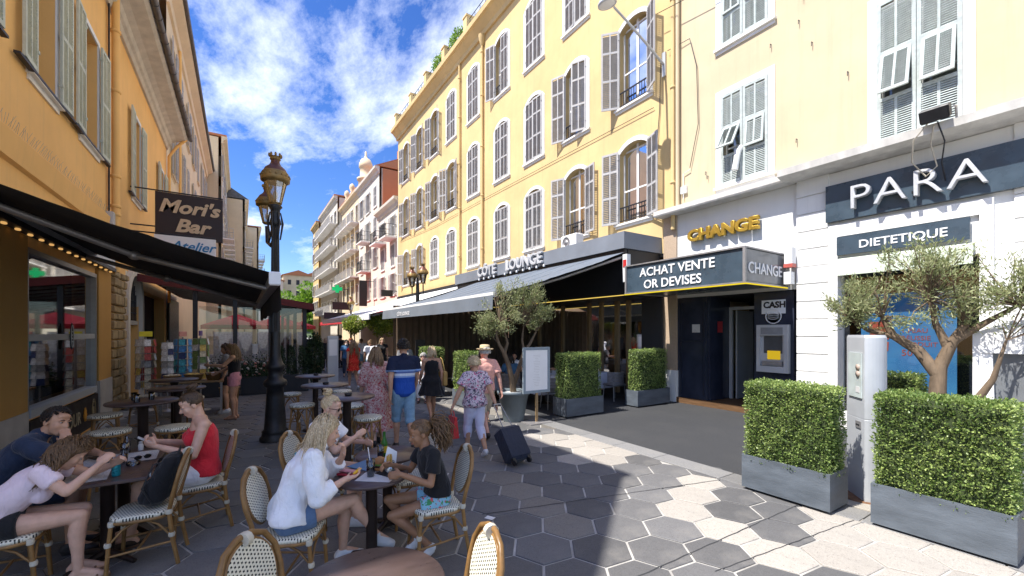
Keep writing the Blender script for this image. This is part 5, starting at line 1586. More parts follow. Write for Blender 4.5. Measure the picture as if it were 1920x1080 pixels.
for k, yy in enumerate((-.305, .305)):
    mb = MB(); mb.box((0, yy, .735), (.62, .60, .03), bev=.006); mb.build('table_top', MT['tabletop'], ta, world=False)
    mb = MB(); mb.lathe([(.06, .03), (.05, .08), (.05, .66), (.13, .719)], (0, yy, 0), 14); mb.build('column', MT['tableleg'], ta, world=False)
    for q in range(4):
        a = math.pi / 4 + q * math.pi / 2
        mb = MB(); mb.tube([(.03 * math.cos(a), yy + .03 * math.sin(a), .07), (.16 * math.cos(a), yy + .16 * math.sin(a), .05), (.30 * math.cos(a), yy + .30 * math.sin(a), .02)], [.032, .028, .02], 8); mb.build('foot', MT['tableleg'], ta, world=False)
mb = MB(); mb.box((.05, -.35, .69), (.09, .02, .055)); mb.build('red_tag', mat('red tag', (.35, .03, .03), .6), ta, world=False)

# ------------------------------------------------------------------ cast iron lamp post with two lanterns
def lantern(parent, c, s, gold, glassmat):
    mb = MB(); n = 8
    mb.lathe([(.10 * s, .0), (.115 * s, .02 * s), (.10 * s, .04 * s)], c, 16); mb.build('lantern_foot', gold, parent)
    mb = MB(); mb.lathe([(.115 * s, .04 * s), (.215 * s, .50 * s)], c, n, smooth=False, cap=False); mb.build('lantern_glass', glassmat, parent)
    mb = MB()
    for k in range(n):
        a = 2 * math.pi * k / n
        mb.tube([(c[0] + .117 * s * math.cos(a), c[1] + .117 * s * math.sin(a), c[2] + .04 * s), (c[0] + .218 * s * math.cos(a), c[1] + .218 * s * math.sin(a), c[2] + .50 * s)], .010 * s, 5)
    for rr, z in ((.119, .04), (.218, .50)): mb.tube([(c[0] + rr * s * math.cos(2 * math.pi * k / 16), c[1] + rr * s * math.sin(2 * math.pi * k / 16), c[2] + z * s) for k in range(16)], .012 * s, 6, closed=True)
    mb.build('lantern_frame', gold, parent)
    mb = MB(); mb.lathe([(.235 * s, .50 * s), (.285 * s, .52 * s), (.29 * s, .60 * s), (.262 * s, .64 * s), (.262 * s, .70 * s), (.235 * s, .73 * s)], c, 24)
    for k in range(16):
        a = 2 * math.pi * k / 16; mb.ellip((c[0] + .285 * s * math.cos(a), c[1] + .285 * s * math.sin(a), c[2] + .63 * s), (.018 * s, .018 * s, .03 * s), seg=6, rings=4)
    mb.build('gallery', gold, parent)
    mb = MB(); mb.lathe([(.235 * s, .731 * s), (.20 * s, .80 * s), (.12 * s, .87 * s), (.09 * s, .93 * s), (.085 * s, .98 * s)], c, 20); mb.build('dome', mat('oxblood lamp dome', (.14, .055, .035), .4, .25, 6, .1, 40, .3) if 'oxblood lamp dome' not in bpy.data.materials else bpy.data.materials['oxblood lamp dome'], parent)
    mb = MB(); mb.lathe([(.085 * s, .981 * s), (.11 * s, 1.0 * s), (.10 * s, 1.03 * s), (.12 * s, 1.06 * s)], c, 14)
    for k in range(8):
        a = 2 * math.pi * k / 8; mb.ellip((c[0] + .115 * s * math.cos(a), c[1] + .115 * s * math.sin(a), c[2] + 1.09 * s), (.025 * s, .025 * s, .05 * s), seg=6, rings=4)
    mb.build('crown', gold, parent)
    mb = MB(); mb.ellip((c[0], c[1], c[2] + .22 * s), (.05 * s, .05 * s, .10 * s)); mb.build('bulb', MT['plastic_white'], parent)


goldm = mat('old gilt lamp metal', (.27, .175, .06), .45, .35, 8, .15, 40, .35)
lampglass = glassm('lantern glass', alpha_mix=.16, rough=.15)
lx, ly = .53, 8.85
lp = thing('lamp_post', 'black cast iron lamp post with two gilded lanterns beside the bar awning', 'lamp post', (lx, ly, 0))
mb = MB()
mb.lathe([(.255, .0), (.255, .07), (.225, .10), (.215, .16), (.225, .18), (.185, .22), (.17, .45), (.148, .80), (.135, .98), (.185, 1.01), (.20, 1.06), (.185, 1.10), (.13, 1.14), (.115, 1.24), (.125, 1.30), (.155, 1.33), (.16, 1.38), (.13, 1.42), (.10, 1.50), (.085, 1.60), (.082, 2.0)], (lx, ly, 0), 24)
mb.build('base', MT['blackiron'], lp)
mb = MB(); vs = []; fs = []
N = 32
for i, (rr, z) in enumerate([(.080, 2.0), (.072, 3.0), (.064, 3.9), (.062, 4.0)]):
    for k in range(N):
        a = 2 * math.pi * k / N; q = rr * (1 if k % 2 else .88); vs.append((lx + q * math.cos(a), ly + q * math.sin(a), z))
for i in range(3):
    for k in range(N): fs.append((i * N + k, i * N + (k + 1) % N, (i + 1) * N + (k + 1) % N, (i + 1) * N + k))
mb.add(vs, fs); mb.build('shaft', MT['blackiron'], lp)
mb = MB(); mb.lathe([(.075, 3.95), (.10, 3.99), (.09, 4.05), (.075, 4.10), (.08, 4.25), (.12, 4.30), (.10, 4.33)], (lx, ly, 0), 18)
for k in range(6):
    a = 2 * math.pi * k / 6; mb.tube([(lx + .08 * math.cos(a), ly + .08 * math.sin(a), 3.7), (lx + .12 * math.cos(a), ly + .12 * math.sin(a), 4.0), (lx + .085 * math.cos(a), ly + .085 * math.sin(a), 4.2)], [.012, .02, .01], 6)
mb.build('capital', MT['blackiron'], lp)
ax_, ay_ = lx - .10, ly + .62
mb = MB(); mb.tube([(lx, ly, 3.75), (lx - .05, ly + .25, 3.62), (ax_, ay_, 3.75), (ax_, ay_, 4.06)], [.04, .035, .032, .04], 8); mb.tube([(lx, ly, 4.0), (lx - .04, ly + .22, 3.95), (lx - .08, ly + .45, 3.72)], .018, 6); mb.build('side_arm', MT['blackiron'], lp)
lantern(lp, (lx, ly, 4.33), .84, goldm, lampglass)
lantern(lp, (ax_, ay_, 4.10), .68, goldm, lampglass)
# farther twin lantern lamp above the lounge awning
l2p = thing('lamp_post', 'twin lantern lamp post with red domes rising behind the lounge awning', 'lamp post', (6.55, 17.8, 0))
mb = MB(); mb.lathe([(.26, 0), (.22, .2), (.15, .9), (.09, 1.2), (.08, 3.6), (.07, 4.1), (.03, 4.4)], (6.55, 17.8, 0), 16); mb.build('shaft', MT['blackiron'], l2p)
for sx, q in ((-1, .0), (1, .25)):
    c = (6.55 + sx * .20 + .0, 17.8 - sx * .14, 3.98 + q * .6)
    mb = MB(); mb.tube([(6.55, 17.8, 3.7), (c[0], c[1], 3.68), (c[0], c[1], c[2])], .03, 7); mb.build('side_arm', MT['blackiron'], l2p)
    lantern(l2p, c, .80, goldm, lampglass)
l3p = thing('lamp_post', 'distant lamp post standing in front of the far right buildings', 'lamp post', (6.2, 29.5, 0))
mb = MB(); mb.lathe([(.2, 0), (.12, .9), (.07, 1.2), (.06, 3.4)], (6.2, 29.5, 0), 12); mb.build('shaft', MT['blackiron'], l3p)
lantern(l3p, (6.2, 29.5, 3.4), .85, goldm, lampglass)

# ------------------------------------------------------------------ hedges in slate planters
def planter_hedge(label, x0, x1, y0, y1, hb, ht, nleaf, lsize=.028, inset=.05, seed=1):
    t = thing('hedge_planter', label, 'planter', ((x0 + x1) / 2, (y0 + y1) / 2, .012), 0, 'box hedges in slate planters')
    mb = MB(); w = .025
    mb.bx(x0, x1, y0, y0 + w, .045, hb); mb.bx(x0, x1, y1 - w, y1, .045, hb); mb.bx(x0, x0 + w, y0 + w, y1 - w, .045, hb); mb.bx(x1 - w, x1, y0 + w, y1 - w, .045, hb); mb.bx(x0 + w, x1 - w, y0 + w, y1 - w, .045, .08)
    mb.build('box', MT['slate'], t)
    for (x, y) in ((x0 + .07, y0 + .07), (x1 - .07, y0 + .07), (x0 + .07, y1 - .07), (x1 - .07, y1 - .07)):
        mb = MB(); mb.bx(x - .03, x + .03, y - .03, y + .03, .0, .046); mb.build('foot', MT['black'], t)
    mb = MB(); mb.bx(x0 + w, x1 - w, y0 + w, y1 - w, hb - .10, hb - .07); mb.build('soil', mat('soil', (.05, .035, .025), .95) if 'soil' not in bpy.data.materials else bpy.data.materials['soil'], t)
    a0, a1, b0, b1 = x0 + inset, x1 - inset, y0 + inset, y1 - inset
    mb = MB(); mb.box(((a0 + a1) / 2, (b0 + b1) / 2, (hb - .08 + ht) / 2), (a1 - a0 - .07, b1 - b0 - .07, ht - hb + .08 - .07), bev=.04); mb.build('twigs', MT['hedgecore'], t)
    rng = np.random.default_rng(seed)
    dx_, dy_, dz_ = a1 - a0, b1 - b0, ht - hb + .06
    areas = np.array([dy_ * dz_, dy_ * dz_, dx_ * dz_, dx_ * dz_, dx_ * dy_])
    pick = rng.choice(5, nleaf, p=areas / areas.sum())
    u = rng.random(nleaf); v = rng.random(nleaf); dep = rng.exponential(.016, nleaf) - .004
    P = np.zeros((nleaf, 3)); Nn = np.zeros((nleaf, 3))
    wob = .016 * np.sin(u * 17 + v * 9 + seed) + .010 * np.sin(v * 41 - u * 13) + rng.normal(0, .006, nleaf) + np.where(rng.random(nleaf) < .02, rng.uniform(.005, .03, nleaf), 0)
    zz = hb - .06 + v * dz_
    for f_ in range(5):
        m_ = pick == f_
        if f_ == 0: P[m_] = np.stack([a0 + dep[m_] - wob[m_], b0 + u[m_] * dy_, zz[m_]], 1); Nn[m_] = (-1, 0, .25)
        if f_ == 1: P[m_] = np.stack([a1 - dep[m_] + wob[m_], b0 + u[m_] * dy_, zz[m_]], 1); Nn[m_] = (1, 0, .25)
        if f_ == 2: P[m_] = np.stack([a0 + u[m_] * dx_, b0 + dep[m_] - wob[m_], zz[m_]], 1); Nn[m_] = (0, -1, .25)
        if f_ == 3: P[m_] = np.stack([a0 + u[m_] * dx_, b1 - dep[m_] + wob[m_], zz[m_]], 1); Nn[m_] = (0, 1, .25)
        if f_ == 4: P[m_] = np.stack([a0 + u[m_] * dx_, b0 + v[m_] * dy_, ht - dep[m_] + wob[m_]], 1); Nn[m_] = (0, 0, 1)
    leaf_cloud('foliage', P, Nn, lsize, .62, MT['leaf_box'], t, jitter=.55)
    return t
planter_hedge('boxwood hedge in a slate planter left of the grey service column', 5.34, 5.82, 1.93, 2.88, .45, 1.36, 20000, .026, .03, 1)
planter_hedge('boxwood hedge in the largest slate planter at the lower right', 5.43, 5.93, .64, 1.61, .45, 1.36, 20000, .026, .03, 2)
planter_hedge('boxwood hedge in a slate planter beside the white menu board', 6.25, 7.42, 7.36, 7.86, .45, 1.47, 12000, .032, .05, 3)
planter_hedge('boxwood hedge in a slate planter by the granite pier', 8.68, 10.0, 7.38, 7.80, .45, 1.50, 10000, .034, .06, 4)
planter_hedge('low boxwood hedge behind the grey service column', 7.95, 8.55, 1.85, 2.5, .45, 1.36, 7000, .034, .03, 5)
planter_hedge('boxwood hedge at the street edge behind the woman in the black dress', 4.75, 5.25, 11.9, 12.9, .45, 1.50, 6000, .04, .03, 6)
planter_hedge('boxwood hedge at the street edge behind the man in the straw hat', 4.85, 5.35, 9.6, 10.5, .45, 1.45, 6000, .04, .03, 7)

# ------------------------------------------------------------------ olive trees
def V3(*a): return [Vector(p) for p in a]
pt = thing('tree_pot', 'tall grey plastic pot holding the olive tree beside the menu board', 'plant pot', (5.12, 7.85, .012))
mb = MB(); mb.lathe([(.22, 0), (.235, .04), (.335, .60), (.37, .60), (.375, .68), (.35, .68), (.33, .58), (0, .58)], (0, 0, 0), 28); mb.build('pot', mat('grey pot plastic', (.13, .16, .18), .5, .15, 4, .08, 40), pt, world=False)
mb = MB(); mb.lathe([(.34, .60), (.2, .64), (0, .65)], (0, 0, 0), 18); mb.build('gravel', mat('white gravel', (.6, .6, .58), .9, .3, 40, .8, 40), pt, world=False)
branch_tree('olive_tree', 'olive tree with silvery crown in the grey pot beside the menu board', 'tree', (5.12, 7.85, .6),
            [(V3((5.12, 7.85, .6), (5.08, 7.84, .9), (4.98, 7.83, 1.25), (4.86, 7.82, 1.52), (4.72, 7.8, 1.72)), [.075, .065, .055, .045, .035]),
             (V3((4.86, 7.82, 1.50), (4.96, 7.85, 1.75), (4.90, 7.88, 2.0)), [.042, .03, .02]), (V3((4.72, 7.8, 1.70), (4.62, 7.78, 1.95), (4.70, 7.76, 2.2)), [.034, .025, .015]),
             (V3((5.10, 7.85, .75), (5.28, 7.88, 1.15), (5.42, 7.9, 1.5), (5.62, 7.92, 1.72), (5.78, 7.9, 2.0)), [.055, .05, .045, .035, .02]), (V3((5.45, 7.9, 1.52), (5.42, 7.95, 1.8), (5.5, 8.0, 2.15)), [.035, .025, .015])],
            150, [((4.72, 7.8, 2.35), (.52, .5, .42)), ((5.28, 7.85, 2.45), (.55, .5, .45)), ((5.85, 7.9, 2.45), (.45, .42, .36)), ((4.95, 7.8, 2.85), (.34, .34, .36)), ((5.5, 7.8, 2.85), (.4, .36, .28)), ((4.5, 7.8, 2.15), (.32, .35, .26))],
            8400, .062, .26, MT['leaf_olive'], 5, MT['bark'])
branch_tree('olive_tree', 'gnarled olive tree in front of the blue pharmacy poster', 'tree', (7.5, 1.53, .3),
            [(V3((7.5, 1.53, .3), (7.46, 1.52, .9), (7.42, 1.53, 1.25), (7.46, 1.52, 1.6)), [.12, .105, .085, .075]),
             (V3((7.44, 1.53, 1.45), (7.40, 1.70, 1.75), (7.38, 1.95, 1.95), (7.36, 2.05, 2.2)), [.075, .065, .05, .035]), (V3((7.38, 1.93, 1.93), (7.34, 2.2, 2.02), (7.3, 2.42, 2.2)), [.04, .03, .018]),
             (V3((7.46, 1.52, 1.55), (7.5, 1.42, 1.85), (7.52, 1.30, 2.1)), [.075, .06, .04]), (V3((7.5, 1.40, 1.88), (7.55, 1.15, 2.1), (7.6, .9, 2.3)), [.05, .035, .02]), (V3((7.5, 1.45, 1.8), (7.45, 1.55, 2.1), (7.42, 1.6, 2.4)), [.055, .035, .02]),
             (V3((7.48, 1.5, .75), (7.42, 1.34, 1.0), (7.38, 1.18, 1.18), (7.36, 1.05, 1.45), (7.36, .95, 1.9)), [.075, .06, .045, .03, .012])],
            190, [((7.4, 1.95, 2.45), (.55, .55, .5)), ((7.4, 1.45, 2.6), (.55, .5, .52)), ((7.35, 2.35, 2.45), (.4, .36, .38)), ((7.5, .95, 2.45), (.5, .5, .45)), ((7.5, .5, 2.5), (.45, .5, .5)), ((7.4, 1.75, 2.95), (.42, .4, .25))],
            9800, .066, .22, MT['leaf_olive'], 8, MT['bark'], jitter=.75)
# topiary balls outside the far restaurant
for k, (x, y) in enumerate(((4.55, 20.9), (5.45, 20.2), (6.2, 20.0))):
    round_tree(['leftmost of the three yellow green ball trees before the pale awning', 'middle one of the three yellow green ball trees before the pale awning', 'rightmost of the three yellow green ball trees, beside the lounge valance'][k], (x, y, .012), 2.85, .55, 2600, MT['leaf_topi'], 30 + k, 'yellow green ball trees', .09, .04, 'ball_tree', 1.8)

# ------------------------------------------------------------------ grey service column, menu board, white tent
sc_ = thing('service_column', 'light grey rounded service column standing between the two near planters', 'column', (6.27, 1.93, .012))
def Dsec(z, s=1.0):
    out = []
    for k in range(25):
        a = math.pi * (-.62 + 1.24 * k / 24)
        out.append((.215 * s * math.cos(a) * 1.0, .215 * s * math.sin(a), z))
    return out
mb = MB(); mb.T = Matrix.Translation((6.27, 1.93, 0)) @ Matrix.Rotation(rad(-48), 4, 'Z'); vs = []
zs = [.03, .97, .975, .99, 1.93, 1.96]; ss = [1, 1, .985, 1, 1, .93]
for z, s_ in zip(zs, ss): vs += Dsec(z, s_)
n = 25
fs = [tuple(range(n - 1, -1, -1)), tuple(range(5 * n, 6 * n))]
for i in range(5):
    for k in range(n): fs.append((i * n + k, i * n + (k + 1) % n, (i + 1) * n + (k + 1) % n, (i + 1) * n + k))
mb.add(vs, fs); mb.build('casing', MT['grey_paint'], sc_)
TR = Matrix.Translation((6.27, 1.93, 0)) @ Matrix.Rotation(rad(-48), 4, 'Z')
fx = -.083
mb = MB(); mb.T = TR; mb.bx(fx - .012, fx + .001, -.16, .13, 1.22, 1.75); mb.build('panel', mat('pale green panel', (.50, .56, .54), .35), sc_)
for z in (1.58, 1.50):
    mb = MB(); mb.T = TR @ Matrix.Translation((fx - .013, -.10, z)) @ Matrix.Rotation(rad(-90), 4, 'Y'); mb.lathe([(.036, 0), (.036, .012), (.0, .016)], (0, 0, 0), 16); mb.build('round_button', mat('beige button', (.42, .33, .27), .4) if 'beige button' not in bpy.data.materials else bpy.data.materials['beige button'], sc_)
mb = MB(); mb.T = TR; mb.bx(fx - .016, fx - .0125, -.13, -.05, 1.28, 1.35); mb.build('pictogram', MT['paper'], sc_)
mb = MB(); mb.T = TR; mb.bx(fx - .006, fx + .001, -.13, -.02, .86, .94); mb.build('slot_plate', MT['alu'], sc_)
mb = MB(); mb.T = TR; mb.bx(fx - .01, fx - .006, -.11, -.08, .89, .905); mb.bx(fx - .01, fx - .006, -.07, -.04, .89, .905); mb.build('slot', MT['black'], sc_)
mb = MB(); mb.T = TR; mb.lathe([(.02, 0), (.02, .01), (0, .012)], (0, 0, 0), 10); mb.v = []; mb.f = []; mb.m = []; mb.sm = []
mb.T = TR @ Matrix.Translation((.05, -.212, 1.26)) @ Matrix.Rotation(rad(90), 4, 'X'); mb.lathe([(.024, 0), (.024, .012), (0, .014)], (0, 0, 0), 12); mb.build('lock', MT['black'], sc_)
mb = MB(); mb.T = Matrix.Translation((6.27, 1.93, 0)); mb.lathe([(.25, 0), (.25, .028), (.2, .03)], (0, 0, .0), 24); mb.build('foot_plate', mat('rusty steel', (.20, .10, .05), .8, .4, 12, .4, 40), sc_)

mbd = thing('menu_board', 'white menu sheet in a grey blue frame on a post before the olive pot', 'menu board', (5.44, 7.42, .012))
mb = MB(); z0, z1, x0, x1 = .66, 1.66, 5.08, 5.80
yy = 7.42
mb.bx(x0, x1, yy - .02, yy + .02, z0, z0 + .06); mb.bx(x0, x1, yy - .02, yy + .02, z1 - .06, z1); mb.bx(x0, x0 + .06, yy - .02, yy + .02, z0 + .06, z1 - .06); mb.bx(x1 - .06, x1, yy - .02, yy + .02, z0 + .06, z1 - .06)
mb.build('frame', mat('grey blue frame paint', (.22, .27, .31), .5), mbd)
mb = MB(); mb.bx(x0 + .06, x1 - .06, yy - .008, yy + .008, z0 + .06, z1 - .06); sh_ = mb.build('sheet', MT['letter_white'], mbd)
mb = MB(); r = random.Random(2)
for k in range(20): 
    w = r.uniform(.08, .2); z = z1 - .18 - k * .035
    mb.bx(5.44 - w / 2, 5.44 + w / 2, yy - .0105, yy - .0085, z, z + .007)
mark(mb.build('fine_print', MT['paper'], sh_), kind='stuff')
mb = MB(); mb.bx(5.42, 5.47, yy - .02, yy + .02, .012, z0); mb.build('post', MT['tanwood'], mbd)
mb = MB(); mb.box((5.445, yy, .022), (.6, .42, .02)); mb.build('foot', MT['alu'], mbd)

tn = thing('market_tent', 'white market tent with a grey side curtain at the right edge', 'tent', (9, -.2, .012))
mb = MB()
cx_, cy_ = 8.8, -.15
cor = [(7.58, 1.25), (10.1, 1.25), (10.1, -1.6), (7.58, -1.6)]
for k in range(4):
    a, b = cor[k], cor[(k + 1) % 4]
    mb.add([(a[0], a[1], 1.98), (b[0], b[1], 1.98), (cx_, cy_, 2.75)], [(0, 1, 2)])
    mb.add([(a[0], a[1], 1.98), (b[0], b[1], 1.98), (b[0], b[1], 1.74), (a[0], a[1], 1.74)], [(0, 1, 2, 3)])
mb.build('canopy', MT['letter_white'], tn)
for k, (x, y) in enumerate(cor):
    mb = MB(); mb.poly([(x - .02, y, .0), (x - .10 + (.0 if k else .0), y - .22, .0), (x + .02, y - .16, 1.76), (x, y, 1.76)], (.03, .0, 0)); mb.build('leg_panel', MT['letter_white'], tn)
mb = MB(); vs = []; n = 26
for k in range(n + 1):
    y = 1.10 - 2.6 * k / n
    vs += [(7.66 + .03 * math.sin(k * 1.3), y, .02), (7.64 + .02 * math.sin(k * 1.3 + .6), y, 1.75)]
mb.add(vs, [(2 * k, 2 * k + 2, 2 * k + 3, 2 * k + 1) for k in range(n)], 0, True); mb.build('side_curtain', mat('grey tent plastic', (.17, .18, .19), .35, .15, 2, .3, 6), tn)
# ------------------------------------------------------------------ people
def skinm(name, col):
    m, nt, b, out = nodes(name)
    setc(b, col, .5, 0, .35)
    v = ocoord(nt)
    f = noise(nt, v, 14, 4, .6)
    nt.links.new(ramp(nt, f, .3, .7, tuple(c * .88 for c in col), tuple(min(1, c * 1.08) for c in col)), b.inputs['Base Color'])
    b.inputs['Subsurface Weight'].default_value = .08
    b.inputs['Subsurface Radius'].default_value = (.02, .008, .004)
    return m


def clothm(name, col, rough=.85, var=.10, fold=.5):
    m, nt, b, out = nodes(name)
    setc(b, col, rough, 0, .25)
    v = ocoord(nt)
    f = noise(nt, v, 9, 5, .6)
    nt.links.new(ramp(nt, f, .3, .7, tuple(c * (1 - var) for c in col), tuple(min(1, c * (1 + var)) for c in col)), b.inputs['Base Color'])
    h = math_n(nt, 'ADD', math_n(nt, 'MULTIPLY', noise(nt, ocoord(nt, (1, 1, .55)), 13, 3, .5, 1.2), 1.0), math_n(nt, 'MULTIPLY', noise(nt, v, 420, 2, .5), .06))
    bumpn(nt, b, h, fold, .03)
    b.inputs['Sheen Weight'].default_value = .15
    return m


def floralm(name, base, cols, scale=16):
    m, nt, b, out = nodes(name)
    setc(b, base, .85, 0, .2)
    v = ocoord(nt)
    c = None
    prev = base
    for k, cc in enumerate(cols):
        vv = nt.nodes.new('ShaderNodeMapping'); vv.inputs['Location'].default_value = (k * 3.7, k * 1.9, k * 2.3); nt.links.new(v, vv.inputs[0])
        f = noise(nt, vv.outputs[0], scale * (1 + .25 * k), 2, .5, .8)
        msk = ramp(nt, f, .56, .60)
        c = mixrgb(nt, msk, prev if c is None else c, cc)
    nt.links.new(c, b.inputs['Base Color'])
    bumpn(nt, b, noise(nt, ocoord(nt, (1, 1, .5)), 12, 3, .5, 1.0), .5, .03)
    return m


def bandm(name, bands, top):
    """horizontal colour bands by local height: list of (z, colour) from low to high"""
    m, nt, b, out = nodes(name)
    setc(b, top, .85, 0, .25)
    t = nt.nodes.new('ShaderNodeTexCoord'); s = nt.nodes.new('ShaderNodeSeparateXYZ'); nt.links.new(t.outputs['Object'], s.inputs[0])
    c = bands[0][1]
    for z, cc in bands[1:]:
        c = mixrgb(nt, math_n(nt, 'GREATER_THAN', s.outputs['Z'], z), c, cc)
    nt.links.new(c, b.inputs['Base Color'])
    bumpn(nt, b, noise(nt, ocoord(nt, (1, 1, .55)), 12, 3, .5, 1.2), .5, .03)
    return m


def hairm(name, c0, c1):
    m, nt, b, out = nodes(name)
    setc(b, c0, .42, 0, .5)
    f = noise(nt, ocoord(nt, (1, 1, .12)), 150, 3, .6)
    nt.links.new(ramp(nt, f, .32, .68, c0, c1), b.inputs['Base Color'])
    bumpn(nt, b, f, .6, .006)
    return m


SK = {'fair': skinm('fair skin', (.64, .39, .28)), 'tan': skinm('tanned skin', (.52, .29, .185)), 'brown': skinm('brown skin', (.32, .165, .09)), 'pink': skinm('sunburnt skin', (.60, .33, .25))}
HA_ = {'blond': hairm('blond hair', (.28, .19, .09), (.75, .60, .38)), 'brown': hairm('brown hair', (.035, .018, .009), (.10, .055, .025)), 'dark': hairm('dark hair', (.008, .006, .005), (.03, .02, .014)), 'red': hairm('red hair', (.22, .06, .015), (.42, .15, .04)), 'light': hairm('light brown hair', (.12, .07, .03), (.32, .20, .10)), 'grey': hairm('grey hair', (.35, .33, .30), (.6, .58, .55)), 'curly': hairm('curly brown hair', (.05, .026, .012), (.22, .12, .05))}
MT['eyewhite'] = mat('eye white', (.42, .38, .35), .25, .03, 4, 0)
MT['iris'] = mat('dark iris', (.02, .012, .008), .2, .1, 4, 0)
MT['lip'] = mat('lips', (.36, .12, .10), .45, .1, 10, 0)


class Bod(MB):
    def cap(s, p0, r0, p1, r1, seg=14):
        p0, p1 = Vector(p0), Vector(p1); d = (p1 - p0)
        L = d.length
        if L < 1e-6: return s
        d.normalize(); pts = []; rs = []
        for a in (-80, -50, -20): pts.append(p0 + d * r0 * math.sin(rad(a))); rs.append(r0 * math.cos(rad(a)))
        n = 3
        for k in range(1, n): pts.append(p0.lerp(p1, k / n)); rs.append(r0 + (r1 - r0) * k / n)
        for a in (20, 50, 80): pts.append(p1 + d * r1 * math.sin(rad(a))); rs.append(r1 * math.cos(rad(a)))
        return s.tube(pts, rs, seg)

    def chain(s, pts, rs):
        for k in range(len(pts) - 1): s.cap(pts[k], rs[k], pts[k + 1], rs[k + 1])
        return s

    def cone(s, pts, rs, seg=16):
        return s.tube(pts, rs, seg)

    def loft(s, rings, seg=22, smooth=True):
        vs = []; fs = []
        for (c, x, y, a, b) in rings:
            c, x, y = Vector(c), Vector(x), Vector(y)
            for k in range(seg):
                th = 2 * math.pi * k / seg
                cx, sy = math.cos(th), math.sin(th)
                e = .85
                vs.append(c + x * (a * math.copysign(abs(cx) ** e, cx)) + y * (b * math.copysign(abs(sy) ** e, sy)))
        n = len(rings)
        for i in range(n - 1):
            for k in range(seg): fs.append((i * seg + k, i * seg + (k + 1) % seg, (i + 1) * seg + (k + 1) % seg, (i + 1) * seg + k))
        fs.append(tuple(range(seg - 1, -1, -1))); fs.append(tuple(range((n - 1) * seg, n * seg)))
        return s.add(vs, fs, 0, smooth)


_tmp_seed = [0]


def remesh(mb, voxel, m, name, smooth=2, wrinkle=0.0, wscale=14.0):
    me = mb.mesh('tmp', m)
    o = bpy.data.objects.new('tmp', me); COL.objects.link(o)
    md = o.modifiers.new('r', 'REMESH'); md.mode = 'VOXEL'; md.voxel_size = voxel; md.use_smooth_shade = True
    if smooth:
        sm = o.modifiers.new('s', 'SMOOTH'); sm.factor = .5; sm.iterations = smooth
    dg = bpy.context.evaluated_depsgraph_get()
    res = bpy.data.meshes.new_from_object(o.evaluated_get(dg))
    bpy.data.objects.remove(o); bpy.data.meshes.remove(me)
    res.name = name; res.materials.clear(); res.materials.append(m)
    if wrinkle > 0:
        n = len(res.vertices); co = np.empty(n * 3); res.vertices.foreach_get('co', co); co = co.reshape(-1, 3)
        no = np.empty(n * 3); res.vertices.foreach_get('normal', no); no = no.reshape(-1, 3)
        _tmp_seed[0] += 1; ph = _tmp_seed[0] * 1.7
        w = np.zeros(n)
        for (a, b, c, s_) in ((1.0, .6, .5, 1.0), (-.7, 1.1, .8, .8), (.4, -.9, 1.4, .6), (1.6, 1.3, -1.1, .45)):
            q = co @ np.array([a, b, c]) * wscale * 2.2 + ph * s_ * 3
            q2 = co @ np.array([b, -a, .4]) * wscale * .9 + ph
            w += s_ * np.sin(q + 1.4 * np.sin(q2))
        co = co + no * (w * wrinkle * .4)[:, None]
        res.vertices.foreach_set('co', co.ravel())
    sm_ = np.ones(len(res.polygons), dtype=bool); res.polygons.foreach_set('use_smooth', sm_)
    res.update()
    return res


STAND = dict(pelvis=(0, 0, .93), waist=(0, .005, 1.07), chest=(0, .0, 1.28), neck=(0, -.01, 1.45), head=(0, .025, 1.595),
             shR=(.175, -.01, 1.405), shL=(-.175, -.01, 1.405), elR=(.215, -.03, 1.12), elL=(-.215, -.03, 1.12), wrR=(.225, .05, .88), wrL=(-.225, .05, .88),
             hipR=(.085, 0, .90), hipL=(-.085, 0, .90), knR=(.09, .03, .49), knL=(-.09, .03, .49), anR=(.09, -.01, .085), anL=(-.09, -.01, .085))
WALK = dict(STAND, knR=(.085, .13, .51), anR=(.08, .16, .10), knL=(-.085, -.03, .48), anL=(-.085, -.27, .14), elL=(-.22, .05, 1.13), wrL=(-.22, .20, .93), elR=(.22, -.10, 1.13), wrR=(.22, -.08, .88))
WALK2 = dict(STAND, knL=(-.085, .13, .51), anL=(-.08, .16, .10), knR=(.085, -.03, .48), anR=(.085, -.27, .14), elR=(.22, .05, 1.13), wrR=(.22, .20, .93), elL=(-.22, -.10, 1.13), wrL=(-.22, -.08, .88))
SIT = dict(pelvis=(0, -.04, .565), waist=(0, -.05, .70), chest=(0, -.01, .91), neck=(0, .03, 1.08), head=(0, .075, 1.225),
           shR=(.175, .0, 1.035), shL=(-.175, .0, 1.035), elR=(.23, .10, .78), elL=(-.23, .10, .78), wrR=(.14, .33, .80), wrL=(-.14, .33, .80),
           hipR=(.085, -.02, .545), hipL=(-.085, -.02, .545), knR=(.10, .42, .53), knL=(-.10, .42, .53), anR=(.10, .40, .09), anL=(-.10, .40, .09))


def head_frame(yaw, pitch, roll=0):
    R = Matrix.Rotation(rad(yaw), 3, 'Z') @ Matrix.Rotation(rad(pitch), 3, 'X') @ Matrix.Rotation(rad(roll), 3, 'Y')
    return R @ Vector((1, 0, 0)), R @ Vector((0, 1, 0)), R @ Vector((0, 0, 1)), R


